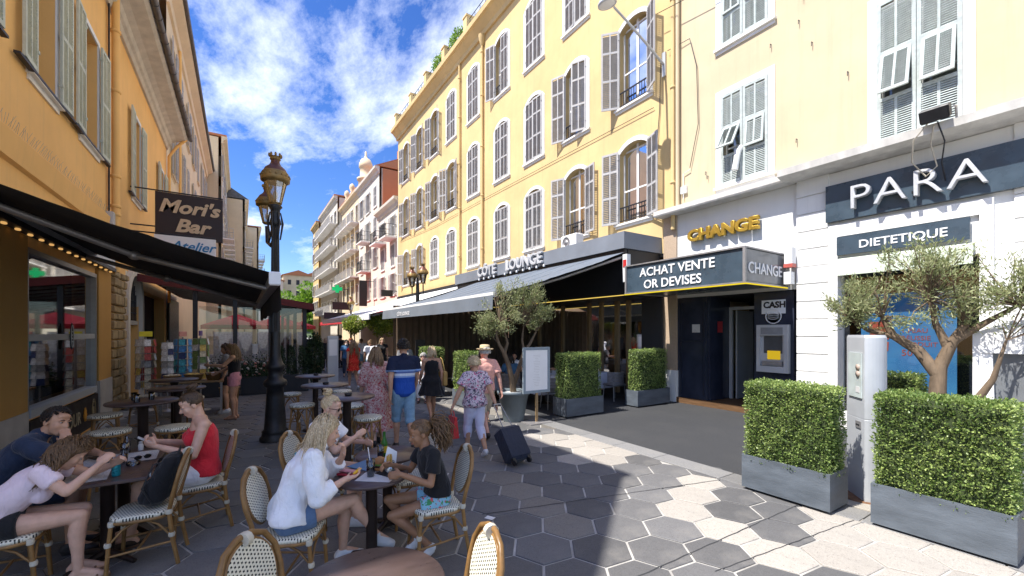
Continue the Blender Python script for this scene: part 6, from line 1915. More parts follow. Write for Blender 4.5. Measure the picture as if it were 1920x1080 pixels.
def hand(b, w, d, n, s, curl, sc=1.0):
    w, d, n, s = Vector(w), Vector(d).normalized(), Vector(n).normalized(), Vector(s).normalized()
    n = (n - d * n.dot(d)).normalized(); s2 = d.cross(n); s = s2 if s2.dot(s) > 0 else -s2
    R = Matrix((s, d, n)).transposed()
    b.cap(w, .024 * sc, w + d * .03 * sc, .026 * sc)
    b.ellip(w + d * .052 * sc, (.040 * sc, .052 * sc, .017 * sc), R)
    c = rad(curl)
    for off, L in ((.028, .070), (.0095, .078), (-.0095, .073), (-.027, .057)):
        p = w + d * (.088 - abs(off) * .25) * sc + s * off * sc
        a = 0
        for k, fr_ in enumerate((.45, .32, .26)):
            a += c * (.65, 1.0, .7)[k]
            dd = d * math.cos(a) + n * math.sin(a)
            q = p + dd * L * fr_ * sc
            b.cap(p, (.0098 - .001 * k) * sc, q, (.0090 - .001 * k) * sc, 8); p = q
    p = w + d * .022 * sc + s * .030 * sc
    dd = (d * .65 + s * .65 + n * (.25 + .4 * math.sin(c))).normalized()
    q = p + dd * .036 * sc; b.cap(p, .013 * sc, q, .0105 * sc, 8)
    dd = (d * .9 + s * .25 + n * (.25 + .5 * math.sin(c))).normalized(); b.cap(q, .0105 * sc, q + dd * .03 * sc, .008 * sc, 8)


def scalp_dir(r):
    while True:
        v = Vector((r.gauss(0, 1), r.gauss(0, 1), r.gauss(0, 1))).normalized()
        if v.z < -.25: continue
        if v.y > .30 and v.z < .62 - (.25 if abs(v.x) > .6 else 0): continue
        return v


def hair(P, style, m, hc, fr_, hs, r, nlock, length, chest, near=True):
    hr, hf, hu, R = fr_
    root = hc + R @ Vector((0, -.012, .028)) * hs
    rad3 = Vector((.081, .101, .095)) * hs
    mb = MB()
    # close fitting cap
    n1, n2 = 36, 22; vs = []; ok = []
    for i in range(n2 + 1):
        ph = math.pi * i / n2
        for k in range(n1):
            th = 2 * math.pi * k / n1
            d = Vector((math.sin(ph) * math.sin(th), math.sin(ph) * math.cos(th), math.cos(ph)))
            inside = not ((d.y > .34 and d.z < .56 + .1 * math.sin(th * 3)) or d.z < (-.42 if d.y < .1 else -.12))
            bump_ = 1 + .018 * math.sin(th * 17 + ph * 9) + .014 * math.sin(th * 31 - ph * 5)
            if style in ('short', 'buzz'): bump_ *= (.985 if style == 'buzz' else 1.02 + .05 * max(0, d.z))
            vs.append(root + R @ Vector((d.x * rad3.x * bump_, d.y * rad3.y * bump_, d.z * rad3.z * bump_))); ok.append(inside)
    fs = []
    for i in range(n2):
        for k in range(n1):
            q = (i * n1 + k, i * n1 + (k + 1) % n1, (i + 1) * n1 + (k + 1) % n1, (i + 1) * n1 + k)
            if all(ok[j] for j in q): fs.append(q)
    mb.add(vs, fs, 0, True)
    pony = root + R @ Vector((0, -.115, .035 if style != 'lowpony' else -.02)) * hs
    if style == 'bun':
        bc = root + R @ Vector((0, -.07, .115)) * hs
        for k in range(26):
            a = r.uniform(0, 6.28); b_ = r.uniform(-1, 1)
            pts = [bc + R @ Vector((.045 * math.cos(a + t) * math.cos(b_), .045 * math.sin(a + t) * math.cos(b_), .038 * math.sin(b_ + t * .4))) * hs for t in (0, .5, 1, 1.5, 2.0)]
            mb.tube(pts, [.004, .010, .011, .009, .003], 5)
    for k in range(nlock):
        v = scalp_dir(r)
        p = root + R @ Vector((v.x * rad3.x, v.y * rad3.y, v.z * rad3.z))
        nrm = (R @ v)
        pts = [p - nrm * .004]
        if style in ('short',):
            tdir = (R @ Vector((v.x * .5 + r.uniform(-.2, .2), .35 - v.y * .2, .5 * v.z))).normalized() * .6 + nrm * .7
            L = length * r.uniform(.6, 1.2)
            pts += [p + tdir * L * .4, p + (tdir + Vector((0, 0, -.2))) * L * .8]
            mb.tube(pts, [.007, .006, .001], 5); continue
        if style in ('pony', 'bun', 'lowpony'):
            tgt = pony if style != 'bun' else root + R @ Vector((0, -.07, .10)) * hs
            for t in (.25, .5, .75, 1):
                q = p.lerp(tgt, t); dq = R.transposed() @ (q - root)
                e = math.sqrt((dq.x / rad3.x) ** 2 + (dq.y / rad3.y) ** 2 + (dq.z / rad3.z) ** 2)
                if e < 1.03: q = root + R @ (dq * (1.03 / max(e, .2)))
                pts.append(q)
            mb.tube(pts, [.002, .004, .004, .004, .003] if near else [.004, .007, .007, .006, .004], 4, cap=False); continue
        # long falling hair
        side = 1 if v.x >= 0 else -1
        vel = (R @ Vector((v.x * .8 + side * .25, v.y * .25 - .25, -.55))).normalized()
        steps = 9; ds = length * r.uniform(.75, 1.1) / steps
        curl = .0 if style == 'long' else .018
        ph = r.uniform(0, 6.28)
        for t in range(steps):
            vel = (vel * .72 + Vector((0, 0, -1)) * .36 + Vector((r.gauss(0, .05), r.gauss(0, .05), 0))).normalized()
            p = p + vel * ds
            dq = R.transposed() @ (p - root)
            e = math.sqrt((dq.x / rad3.x) ** 2 + (dq.y / rad3.y) ** 2 + (dq.z / (rad3.z * 1.3)) ** 2)
            if e < 1.06: p = root + R @ (dq * (1.06 / max(e, .2)))
            # stay off the face
            dq = R.transposed() @ (p - root)
            if dq.y > -.005 * hs and dq.z < .045: p = root + R @ Vector((side * max(abs(dq.x), .078 * hs), dq.y * .55 - .008, dq.z))
            q = p - chest
            e = math.sqrt((q.x / .20) ** 2 + (q.y / .145) ** 2 + (q.z / .21) ** 2)
            if e < 1: p = chest + q * (1 / max(e, .2))
            off = Vector((math.cos(ph + t * 1.3), math.sin(ph + t * 1.3), 0)) * curl
            pts.append(p + off)
        w = .0042 if nlock > 500 else .0085 if nlock > 150 else .011
        mb.tube(pts, [w * .7] + [w] * (steps - 3) + [w * .8, w * .5, .001], 4, cap=False)
    if style in ('pony', 'lowpony'):
        for k in range(420 if near else 60):
            p = pony + Vector((r.gauss(0, .008), r.gauss(0, .008), r.gauss(0, .008)))
            d = (R @ Vector((r.gauss(0, .45), -1 + r.gauss(0, .3), r.gauss(.15, .35)))).normalized()
            pts = [p]; L = length * r.uniform(.7, 1.15) / 8; ph = r.uniform(0, 6.28)
            for t in range(8):
                d = (d * .72 + Vector((0, 0, -1)) * .32).normalized(); p = p + d * L
                pts.append(p + Vector((math.cos(ph + t * 1.7), math.sin(ph + t * 1.7), 0)) * (.014 if t > 0 else 0))
            mb.tube(pts, [q_ * (.5 if near else 1) for q_ in (.006, .011, .012, .012, .012, .011, .010, .007, .001)], 4, cap=False)
    mb.build('hair', m, P, world=False)


def person(label, loc, face, pose, s=1.0, skin='fair', sex='f', voxel=.0105, head=(0, 0, 0), hairstyle=('long', 'brown', .3), top=None, bottom=None, skirt=None, shoes=None, hands=None, heavy=1.0, group=None, eyes=True, seed=1, headscale=1.0, neck_open=.0, thin=1.0, sleeve_mat=None, nlock=None, dress_folds=9):
    """pose: joint dict for a 1.70 m adult; scaled by s. face: ground direction the person faces"""
    P = thing('person', label, 'person', loc, face_to(*face), group)
    r = random.Random(seed)
    J = {k: Vector(v) * s for k, v in pose.items()}
    sk = SK[skin]
    k_ = s * heavy
    b = Bod()
    up = Vector((0, 0, 1))
    hip = (J['hipR'] - J['hipL']).normalized(); sh = (J['shR'] - J['shL']).normalized()
    pel, wai, che, nek = J['pelvis'], J['waist'], J['chest'], J['neck']
    fem = sex == 'f'
    def rings(infl=0.0, top_t=1.0, bot=True, loose=0.0):
        spec = []
        ax0 = (wai - pel).normalized()
        def ring(c, t, ax, a, bb):
            x = hip.lerp(sh, t).normalized(); y = ax.cross(x).normalized(); x = y.cross(ax).normalized()
            spec.append((c, x, y, a * k_ + infl + loose * (1 - t), bb * k_ + infl + loose * (1 - t)))
        axm = (che - wai).normalized(); axn = (nek - che).normalized()
        if bot: ring(pel - ax0 * .085 * s, 0, ax0, .105, .085)
        if bot: ring(pel - ax0 * .03 * s, 0, ax0, .165 if fem else .155, .118)
        ring(pel + ax0 * .04 * s, .1, ax0, .160 if fem else .152, .112)
        ring(wai, .35, (ax0 + axm).normalized(), .128 if fem else .145, .095 if fem else .105)
        ring(wai.lerp(che, .5), .6, axm, .140 if fem else .155, .102 if fem else .112)
        ring(che, .85, (axm + axn).normalized(), .152 if fem else .172, .110 if fem else .118)
        ring(che.lerp(nek, .5), 1, axn, .150 if fem else .170, .092 if fem else .10)
        if top_t >= 1: ring(che.lerp(nek, .80), 1, axn, .105, .072)
        return spec
    b.loft(rings())
    fwd_ch = ((nek - che).normalized()).cross(sh).normalized()
    if fem and s > .92:
        for q in (-1, 1): b.ellip(che + sh * (q * .07 * s) + fwd_ch * .085 * k_ - up * .01, (.062 * k_, .058 * k_, .062 * k_))
    b.cap(che.lerp(nek, .55) , .075 * s, nek, .056 * s)
    for q in ('R', 'L'):
        b.cap(che.lerp(nek, .72) + (J['sh' + q] - che) * .25, .056 * k_, J['sh' + q], .056 * k_ * (1 if fem else 1.12))
        a = thin
        b.chain([J['sh' + q], J['sh' + q].lerp(J['el' + q], .5), J['el' + q]], [.052 * k_ * a * (1 if fem else 1.12), .046 * k_ * a * (1 if fem else 1.12), .037 * k_ * a])
        b.chain([J['el' + q], J['el' + q].lerp(J['wr' + q], .3), J['wr' + q]], [.037 * k_ * a, .039 * k_ * a, .025 * s])
        b.chain([J['hip' + q], J['hip' + q].lerp(J['kn' + q], .45), J['kn' + q]], [.090 * k_ * a, .077 * k_ * a, .053 * k_ * a])
        kn, an = J['kn' + q], J['an' + q]
        sd = (kn - J['hip' + q]).normalized()
        back = -(fwd_ch * .4 + Vector((0, 1, 0)) * .6)
        calf = kn.lerp(an, .32) + back * .018 * s
        b.chain([kn, calf, kn.lerp(an, .65) + back * .008 * s, an], [.051 * k_ * a, .055 * k_ * a, .040 * k_ * a, .033 * s])
        # foot
    # head
    hs = s ** .45 * headscale
    hc = J['head']; fr_ = head_frame(*head); hr, hf, hu, R = fr_
    def hp(x, y, z): return hc + R @ (Vector((x, y, z)) * hs)
    def hl(c, rr): b.ellip(hp(*c), tuple(x * hs for x in rr), R)
    b.cap(nek, .054 * s, hp(0, -.02, -.055), .050 * s)
    hl((0, -.015, .028), (.073, .092, .086)); hl((0, .030, -.030), (.059, .062, .082)); hl((0, .052, -.092), (.034, .032, .024)); hl((0, .03, -.075), (.050, .048, .035))
    for q in (-1, 1):
        hl((q * .034, .056, -.030), (.024, .024, .030)); hl((q * .031, .077, .018), (.024, .012, .009)); hl((q * .075, -.008, -.012), (.009, .021, .031))
    b.cap(hp(0, .084, .012), .008 * hs, hp(0, .107, -.026), .0125 * hs); hl((0, .092, -.034), (.017, .012, .008))
    hl((0, .085, -.062), (.022, .010, .006)); hl((0, .083, -.071), (.019, .010, .006)); hl((0, .055, .05), (.052, .03, .03))
    # hands
    hands = hands or {}
    for q in ('R', 'L'):
        d = (J['wr' + q] - J['el' + q]).normalized()
        hd = hands.get(q, {})
        dd = Vector(hd.get('d', d)); sgn = 1 if q == 'R' else -1
        nn = Vector(hd.get('n', (-sgn, 0, 0))); ss = Vector(hd.get('s', (0, 1, 0)))
        hand(b, J['wr' + q], dd, nn, ss, hd.get('curl', 28), s ** .6)
    # feet (bare shape; shoes go over them)
    feet = {}
    for q in ('R', 'L'):
        an, kn = J['an' + q], J['kn' + q]
        fd = Vector((0, 1, 0))
        shin = (an - kn).normalized()
        tip = shin.z > -.6
        if abs(shin.y) > .45: fd = (Vector((0, 1, 0)) * .9 + Vector((0, 0, .35 if shin.y > 0 else -.45))).normalized()
        if pose.get('toe' + q): fd = Vector(pose['toe' + q]).normalized()
        heel = an - fd * .035 * s + up * (-.055 * s); ball = an + fd * .115 * s - up * .062 * s + Vector((0, 0, max(0, .0))); toe = an + fd * .165 * s - up * .066 * s
        feet[q] = (heel, ball, toe, an)
        b.cap(heel + up * .012, .034 * s, ball, .030 * s); b.cap(ball, .036 * s, toe, .024 * s); b.cap(an, .034 * s, ball + up * .02 * s, .026 * s); b.cap(an, .034 * s, heel + up * .015 * s, .032 * s)
    me = remesh(b, voxel, sk, 'body', 2)
    link_mesh('body', me, P)
    # eyes, brows, mouth
    if eyes:
        for q in (-1, 1):
            e = MB(); e.ellip(hp(q * .030, .0790, .003), tuple(x * hs for x in (.0125, .0075, .0052)), R, 10, 7); eo = e.build('eye', MT['eyewhite'], P, world=False)
            e = MB(); e.ellip(hp(q * .030, .0840, .003), tuple(x * hs for x in (.0066, .0030, .0050)), R, 8, 6); e.build('iris', MT['iris'], eo, world=False)
            e = MB(); e.tube([hp(q * .014, .088, .022), hp(q * .031, .0885, .027), hp(q * .048, .078, .023)], [.0025 * hs, .0038 * hs, .002 * hs], 6); e.build('eyebrow', HA_[hairstyle[1]], P, world=False)
        e = MB(); e.ellip(hp(0, .0925, -.0655), tuple(x * hs for x in (.021, .006, .0075)), R, 10, 7); e.build('lips', MT['lip'], P, world=False)
    hair(P, hairstyle[0], HA_[hairstyle[1]], hc, fr_, hs, r, nlock if nlock is not None else (850 if voxel < .008 else 170), hairstyle[2], che, voxel < .008)
    cv = max(.009, voxel * 1.15)
    # clothes
    if top:
        m_, sl, ease, hem = top['m'], top.get('sleeve', .45), top.get('ease', .014), top.get('hem', 0)
        c = Bod()
        rg = rings(ease, 1 if top.get('high', True) else 0, bot=True, loose=top.get('loose', .008))
        rg = rg[(2 if hem == 0 else 0 if hem > .05 else 1):] if hem >= 0 else rg[3:]
        c.loft(rg)
        if fem and s > .92:
            for q in (-1, 1): c.ellip(che + sh * (q * .07 * s) + fwd_ch * .085 * k_ - up * .01, tuple(.062 * k_ + ease for _ in range(3)))
        for q in ('R', 'L'):
            S_, E_, W_ = J['sh' + q], J['el' + q], J['wr' + q]
            kk = 1 if fem else 1.12
            if sl < 0:      # straps
                c.cap(che.lerp(nek, .45) + (S_ - che) * .42, .030 * k_ + ease, che.lerp(nek, .86) + (S_ - nek) * .36, .022 * k_ + ease); continue
            c.cap(che.lerp(nek, .70) + (S_ - che) * .2, .058 * k_ + ease * .7, S_, .057 * k_ * kk + ease * .7)
            sw = top.get('wide', .010)
            if sl <= 1:
                end = S_.lerp(E_, sl); c.cone([S_, S_.lerp(end, .5), end], [.055 * k_ * kk + ease * .7, .053 * k_ * kk + ease + sw * .5, .050 * k_ * kk + ease + sw])
            else:
                end = E_.lerp(W_, sl - 1); c.cap(S_, .055 * k_ * kk + ease, E_, .044 * k_ + ease + sw); c.cone([E_ + (S_ - E_) * .05, E_.lerp(end, .5), end], [.044 * k_ + ease + sw, .042 * k_ + ease + sw, .034 * k_ + ease + sw * .8])
        if top.get('collar'): c.cap(nek - fwd_ch * .02 * s, .062 * s, nek + (hp(0, -.02, -.055) - nek) * .35, .058 * s)
        else: c.cap(che.lerp(nek, .7), .07 * s + ease * .5, che.lerp(nek, .80), .062 * s + ease * .3)
        me = remesh(c, cv, m_, top.get('name', 'shirt'), 3, top.get('wrinkle', .006), 11)
        link_mesh(top.get('name', 'shirt'), me, P)
    if bottom:
        m_, ln, ease = bottom['m'], bottom.get('len', .5), bottom.get('ease', .012)
        c = Bod(); rg = rings(ease, 0)[:4] if bottom.get('high') else rings(ease, 0)[:3]
        c.loft(rg)
        for q in ('R', 'L'):
            H_, K_, A_ = J['hip' + q], J['kn' + q], J['an' + q]
            sw = bottom.get('wide', .008)
            c.cap(H_ - (K_ - H_) * .02, .092 * k_ * thin + ease, H_.lerp(K_, .15), .090 * k_ * thin + ease)
            if ln <= 1:
                end = H_.lerp(K_, ln); c.cone([H_, H_.lerp(end, .5), end], [.090 * k_ * thin + ease, .085 * k_ * thin + ease + sw * .5, (.088 - .034 * ln) * k_ * thin + ease + sw])
            else:
                end = K_.lerp(A_, ln - 1); c.cap(H_, .088 * k_ * thin + ease, K_, .054 * k_ + ease + sw * .5); c.cone([K_ + (H_ - K_) * .05, K_.lerp(end, .35), end], [.054 * k_ + ease + sw * .5, .058 * k_ + ease + sw * .6, .038 * k_ + ease + sw])
        me = remesh(c, cv, m_, bottom.get('name', 'shorts'), 3, bottom.get('wrinkle', .004), 12)
        link_mesh(bottom.get('name', 'shorts'), me, P)
    if skirt:
        m_ = skirt['m']; c = MB(); seg = 72; vs = []; fs = []
        n = 16; z1 = skirt['hem'] * s; w0 = wai + (che - wai) * skirt.get('start', .1); R1 = skirt['r'] * s
        mid = (J['anR'] + J['anL']) / 2; cen1 = Vector((pel.x * .7 + mid.x * .3, pel.y * .7 + mid.y * .3, z1))
        x = hip; y = up.cross(x)
        for i in range(n + 1):
            t = i / n; cc = w0.lerp(cen1, t)
            a0 = (.132 if fem else .15) * k_ + .016
            hipb = .04 * k_ * math.exp(-((t - .30) / .16) ** 2)
            a = a0 + (R1 - a0) * t ** 1.1 + hipb; bb = a * (.80 + .16 * t)
            for k in range(seg):
                th = 2 * math.pi * k / seg
                f_ = 1 + skirt.get('fold', .06) * t * math.sin(th * dress_folds + 2.2 * math.sin(th * 2 + seed) + t * 1.1) + .02 * t * math.sin(th * 23 + seed)
                vs.append(cc + x * (a * f_ * math.cos(th)) + y * (bb * f_ * math.sin(th)) + up * (.012 * math.sin(th * 5 + seed) * t))
        for i in range(n):
            for k in range(seg): fs.append((i * seg + k, i * seg + (k + 1) % seg, (i + 1) * seg + (k + 1) % seg, (i + 1) * seg + k))
        c.add(vs, fs, 0, True); c.build(skirt.get('name', 'skirt'), m_, P, world=False)
    if shoes:
        for q in ('R', 'L'):
            heel, ball, toe, an = feet[q]
            c = Bod(); e = .009
            if shoes.get('sandal'):
                d_ = (toe - heel).normalized()
                c.cap(heel - up * .022 * s, .030 * s, toe - up * .018 * s, .030 * s)
                c.cap(ball + up * .028 * s + Vector((.034 * s, 0, -.02 * s)), .010, ball + up * .03 * s - Vector((.034 * s, 0, .02 * s)), .010)
            else:
                c.cap(heel + up * .010 * s, .030 * s + e, ball, .028 * s + e); c.cap(ball, .033 * s + e, toe - (toe - ball) * .2, .022 * s + e); c.cap(an - up * .02 * s, .031 * s + e, ball + up * .010 * s, .025 * s + e); c.cap(an - up * (.012 * s), .033 * s + e, heel + up * .015 * s, .029 * s + e)
                c.cap(heel - up * .022 * s, .023 * s + e * .5, toe - up * .016 * s - (toe - ball) * .15, .022 * s + e * .5)
            me = remesh(c, max(.007, voxel), shoes['m'], 'shoe', 2); link_mesh('shoe', me, P)
    P['_hp'] = 0
    del P['_hp']
    return P, J, hp, R
C_ = {'white': clothm('white linen', (.86, .87, .90), .85, .05, .8), 'denim': clothm('blue denim', (.10, .17, .30), .9, .22, .5), 'black': clothm('black cotton', (.012, .012, .014), .85, .2, .5), 'navy': clothm('navy cotton', (.020, .032, .065), .85, .2, .5),
      'pinktee': clothm('pale pink tee', (.78, .64, .70), .85, .05, .6), 'red': clothm('red cotton', (.68, .03, .045), .85, .1, .6), 'whitecot': clothm('white cotton', (.82, .82, .84), .85, .05, .5), 'pinkshort': clothm('pink shorts cloth', (.62, .26, .30), .85, .1, .5),
      'lightdenim': clothm('light denim', (.22, .36, .48), .9, .2, .5), 'pinkpolo': clothm('salmon polo', (.66, .34, .28), .85, .06, .5), 'beige': clothm('beige cotton', (.42, .35, .26), .85, .1, .5), 'blue': clothm('blue cotton', (.05, .14, .28), .85, .15, .5), 'grey': clothm('grey cotton', (.22, .22, .23), .85, .1, .5),
      'suit': clothm('dark suit', (.012, .015, .022), .8, .2, .3), 'palepants': clothm('pale lilac trousers', (.60, .60, .74), .85, .05, .4), 'skyblue': clothm('sky blue cotton', (.16, .42, .62), .85, .1, .5)}
C_['floral'] = floralm('red floral dress', (.50, .30, .28), [(.45, .05, .07), (.62, .52, .48), (.30, .04, .06), (.55, .40, .36)], 26)
C_['blouse'] = floralm('pink and navy floral blouse', (.60, .50, .56), [(.05, .05, .09), (.50, .09, .20), (.62, .55, .58), (.10, .09, .13)], 20)
C_['flshorts'] = floralm('light blue shorts with flowers', (.25, .48, .60), [(.05, .25, .10), (.55, .08, .10)], 22)
C_['redpat'] = floralm('red print dress', (.60, .03, .02), [(.70, .16, .08), (.40, .01, .01)], 30)
C_['polo'] = bandm('blue polo with chest stripes', [(0, (.018, .075, .36)), (1.235, (.22, .34, .62)), (1.262, (.60, .64, .74)), (1.305, (.10, .15, .34)), (1.335, (.22, .34, .62)), (1.362, (.012, .018, .045))], (.02, .08, .4))
WS = mat('white trainers', (.66, .66, .68), .6, .06, 9, .1, 60); BS = mat('dark shoes', (.03, .025, .025), .5, .2, 9, .1, 60); TS = mat('tan sandals', (.22, .12, .07), .6, .2, 9, .1, 60)
VN = .0075

# --- the centre table
pose = dict(SIT, pelvis=(0, -.02, .565), waist=(-.005, .0, .70), chest=(-.03, .09, .89), neck=(-.05, .18, 1.045), head=(-.05, .245, 1.165),
            shR=(.135, .13, 1.0), shL=(-.215, .15, 1.0), elR=(.215, .15, .73), wrR=(.13, .36, .805), elL=(-.24, .33, .775), wrL=(-.10, .38, .93),
            knR=(.00, .45, .585), anR=(-.10, .66, .20), knL=(-.10, .42, .50), anL=(-.20, .40, .09), toeR=(-.1, .9, -.35))
wb_, J1, hp1, R1 = person('woman in a loose white shirt and denim shorts eating at the crowded table', (.34, 3.68, .012), (1, -.03), pose, 1.0, 'fair', 'f', VN, (4, -14, 0), ('long', 'blond', .36),
       top=dict(m=C_['white'], sleeve=1.62, ease=.022, loose=.020, wide=.009, collar=True, hem=.03, wrinkle=.015, name='shirt'), bottom=dict(m=C_['denim'], len=.34, ease=.016, wide=.014), shoes=dict(m=WS),
       hands={'R': dict(d=(-.1, .9, .12), n=(-.2, -.2, 1), s=(-1, .1, 0), curl=38), 'L': dict(d=(.25, .1, 1), n=(.3, -1, 0), s=(1, 0, 0), curl=40)}, seed=3)
pose = dict(SIT, chest=(0, .03, .905), neck=(0, .075, 1.07), head=(0.02, .125, 1.21), elR=(.21, .17, .80), wrR=(.08, .40, .93), elL=(-.24, .10, .78), wrL=(-.17, .36, .90), shR=(.16, .04, 1.03), shL=(-.16, .04, 1.03),
            knR=(.17, .40, .56), anR=(.14, .12, .14), knL=(.02, .40, .46), anL=(-.07, .06, .13), toeR=(0, .8, -.5), toeL=(0, .8, -.5))
person('girl in a black tee with a bushy ponytail sitting at the crowded table', (1.44, 3.53, .012), (-1, .06), pose, .90, 'brown', 'f', VN, (0, -16, 0), ('pony', 'curly', .30),
       top=dict(m=C_['black'], sleeve=.62, ease=.010, hem=.0, wrinkle=.006), bottom=dict(m=C_['flshorts'], len=.36, ease=.014, wide=.012), shoes=dict(m=WS), thin=.86,
       hands={'R': dict(d=(-.4, .9, .1), n=(-.8, 0, -.4), s=(0, .3, 1), curl=45), 'L': dict(d=(.5, .85, -.1), n=(.8, 0, -.3), s=(0, .3, 1), curl=45)}, seed=4)
pose = dict(SIT, chest=(0, .05, .90), neck=(0, .10, 1.06), head=(.01, .16, 1.195), shR=(.16, .06, 1.02), shL=(-.17, .06, 1.02), elR=(.22, .28, .80), wrR=(.06, .42, .90), elL=(-.24, .22, .80), wrL=(-.12, .46, .80))
ps3, J3, hp3, R3 = person('girl with sunglasses and a hair bun in a white tee behind the blonde woman', (.66, 4.78, .012), (.86, -.5), pose, 1.0, 'fair', 'f', .009, (0, -14, 0), ('bun', 'blond', .2),
       top=dict(m=C_['white'], sleeve=.8, ease=.016, wide=.02, wrinkle=.008), bottom=dict(m=C_['denim'], len=.5), shoes=dict(m=WS), eyes=False, seed=5)
mb = MB()
for q in (-1, 1): mb.ellip(hp3(q * .034, .090, .003), (.028, .006, .020), R3, 12, 8)
mb.tube([hp3(-.062, .075, .008), hp3(-.08, .0, .005)], .003, 5); mb.tube([hp3(.062, .075, .008), hp3(.08, .0, .005)], .003, 5); mb.tube([hp3(-.01, .094, .008), hp3(.01, .094, .008)], .003, 5)
mb.build('sunglasses', mat('dark lens', (.01, .008, .008), .12, .1, 3, 0), ps3, world=False)

# --- the left table
pose = dict(SIT, pelvis=(0, -.05, .565), waist=(0, -.02, .69), chest=(.02, .10, .87), neck=(.05, .22, 1.02), head=(.07, .305, 1.135), shR=(.21, .16, .985), shL=(-.15, .16, .985), elR=(.36, .50, .80), wrR=(.20, .40, .985), elL=(-.28, .42, .79), wrL=(-.02, .56, .80))
person('dark haired man in a navy shirt resting his cheek on his hand', (-1.70, 5.40, .012), (1, .0), pose, 1.05, 'tan', 'm', VN, (-34, -10, -10), ('short', 'dark', .017),
       top=dict(m=C_['navy'], sleeve=.62, ease=.014, collar=True, wrinkle=.008), bottom=dict(m=C_['navy'], len=.9, ease=.02), shoes=dict(m=BS),
       hands={'R': dict(d=(-.55, -.25, .7), n=(-.6, .1, -.6), s=(-.3, -.8, .3), curl=34), 'L': dict(d=(.8, .4, 0), n=(0, 0, -1), s=(0, 1, 0), curl=20)}, seed=6, nlock=420)
pose = dict(SIT, pelvis=(0, -.06, .575), waist=(0, .02, .70), chest=(0, .16, .83), neck=(.0, .29, .955), head=(.0, .375, 1.03), shR=(.155, .24, .93), shL=(-.155, .24, .93), elR=(.23, .40, .78), wrR=(.10, .56, .93), elL=(-.2, .45, .80), wrL=(-.05, .62, .88), knR=(.10, .45, .54), anR=(.10, .44, .09), knL=(-.08, .44, .54), anL=(-.08, .40, .09))
person('girl with long curly hair in a pale pink tee bent over the left table', (-1.52, 4.74, .012), (1, .04), pose, .98, 'fair', 'f', VN, (8, -42, 0), ('curly', 'curly', .34),
       top=dict(m=C_['pinktee'], sleeve=.55, ease=.012, loose=.02, wide=.002, hem=.03, wrinkle=.010), bottom=dict(m=C_['black'], len=.30, ease=.014, wide=.02), shoes=dict(m=TS, sandal=True),
       hands={'R': dict(d=(-.35, .55, .6), n=(-.7, .3, -.2), s=(-.2, -.5, .8), curl=50), 'L': dict(d=(.3, .6, .5), n=(.8, .3, 0), s=(0, -.4, .9), curl=40)}, seed=7)
pose = dict(SIT, chest=(0, -.03, .91), neck=(0, .0, 1.08), head=(.0, .06, 1.215), shR=(.175, -.03, 1.035), shL=(-.175, -.03, 1.035), elR=(.225, .12, .80), wrR=(.09, .32, .88), elL=(-.235, .05, .77), wrL=(-.10, .31, .87), knR=(.12, .44, .53), anR=(.10, .52, .09), knL=(-.09, .44, .53), anL=(-.10, .50, .09))
rw, J6, hp6, R6 = person('woman in a red sleeveless top looking down at her phone', (-.36, 5.31, .012), (-1, -.10), pose, 1.03, 'fair', 'f', VN, (6, -26, 0), ('bun', 'brown', .15),
       top=dict(m=C_['red'], sleeve=-1, ease=.014, loose=.014, hem=.03, high=False, wrinkle=.008), bottom=dict(m=C_['whitecot'], len=.32, ease=.014, wide=.012), shoes=dict(m=TS, sandal=True),
       hands={'R': dict(d=(-.3, .8, .35), n=(-.7, .1, .5), s=(0, -.3, 1), curl=55), 'L': dict(d=(.3, .8, .3), n=(.7, .1, .5), s=(0, -.3, 1), curl=45)}, seed=8)

# --- people walking up the street
def scl(h): return h / 1.715
person('man in a blue striped polo shirt and denim shorts walking away', (2.28, 6.85, .012), (.10, 1), WALK2, scl(1.84), 'tan', 'm', .010, (-6, 0, 0), ('buzz', 'dark', .01), top=dict(m=C_['polo'], sleeve=.62, ease=.016, wide=.014, collar=True, hem=.06), bottom=dict(m=C_['lightdenim'], len=1.18, ease=.018, wide=.012), shoes=dict(m=BS), seed=11)
fp_, JF, _h, _r = person('woman in a long red floral dress walking beside the polo man', (1.99, 7.45, .012), (.05, 1), WALK, scl(1.70), 'fair', 'f', .010, (-25, -4, 0), ('long', 'light', .24), top=dict(m=C_['floral'], sleeve=1.05, ease=.018, wide=.03, name='dress_top'), skirt=dict(m=C_['floral'], hem=.30, r=.31, fold=.10, name='dress_skirt'), shoes=dict(m=BS), seed=12, heavy=1.08)
person('woman in a sleeveless black dress with a tan shoulder bag walking away', (3.58, 8.85, .012), (.1, 1), WALK, scl(1.63), 'tan', 'f', .0105, (10, 0, 0), ('long', 'blond', .13), top=dict(m=C_['black'], sleeve=-1, ease=.012, name='dress_top'), skirt=dict(m=C_['black'], hem=.62, r=.30, fold=.08, name='dress_skirt'), shoes=dict(m=BS, sandal=True), seed=13, heavy=1.06)
pose = dict(WALK, elR=(.24, -.12, 1.13), wrR=(.27, -.15, .88))
hm_, JH, hph, RH = person('man in a straw hat and salmon polo shirt walking away', (3.86, 6.90, .012), (.02, 1), pose, scl(1.70), 'pink', 'm', .010, (8, 0, 0), ('buzz', 'grey', .01), top=dict(m=C_['pinkpolo'], sleeve=.70, ease=.018, wide=.016, collar=True, hem=.06), bottom=dict(m=C_['beige'], len=1.0, ease=.02, wide=.016), shoes=dict(m=BS), seed=14, heavy=1.08)
pose = dict(WALK2, elL=(-.30, -.02, 1.15), wrL=(-.40, .02, .90), elR=(.25, -.13, 1.13), wrR=(.28, -.26, .92))
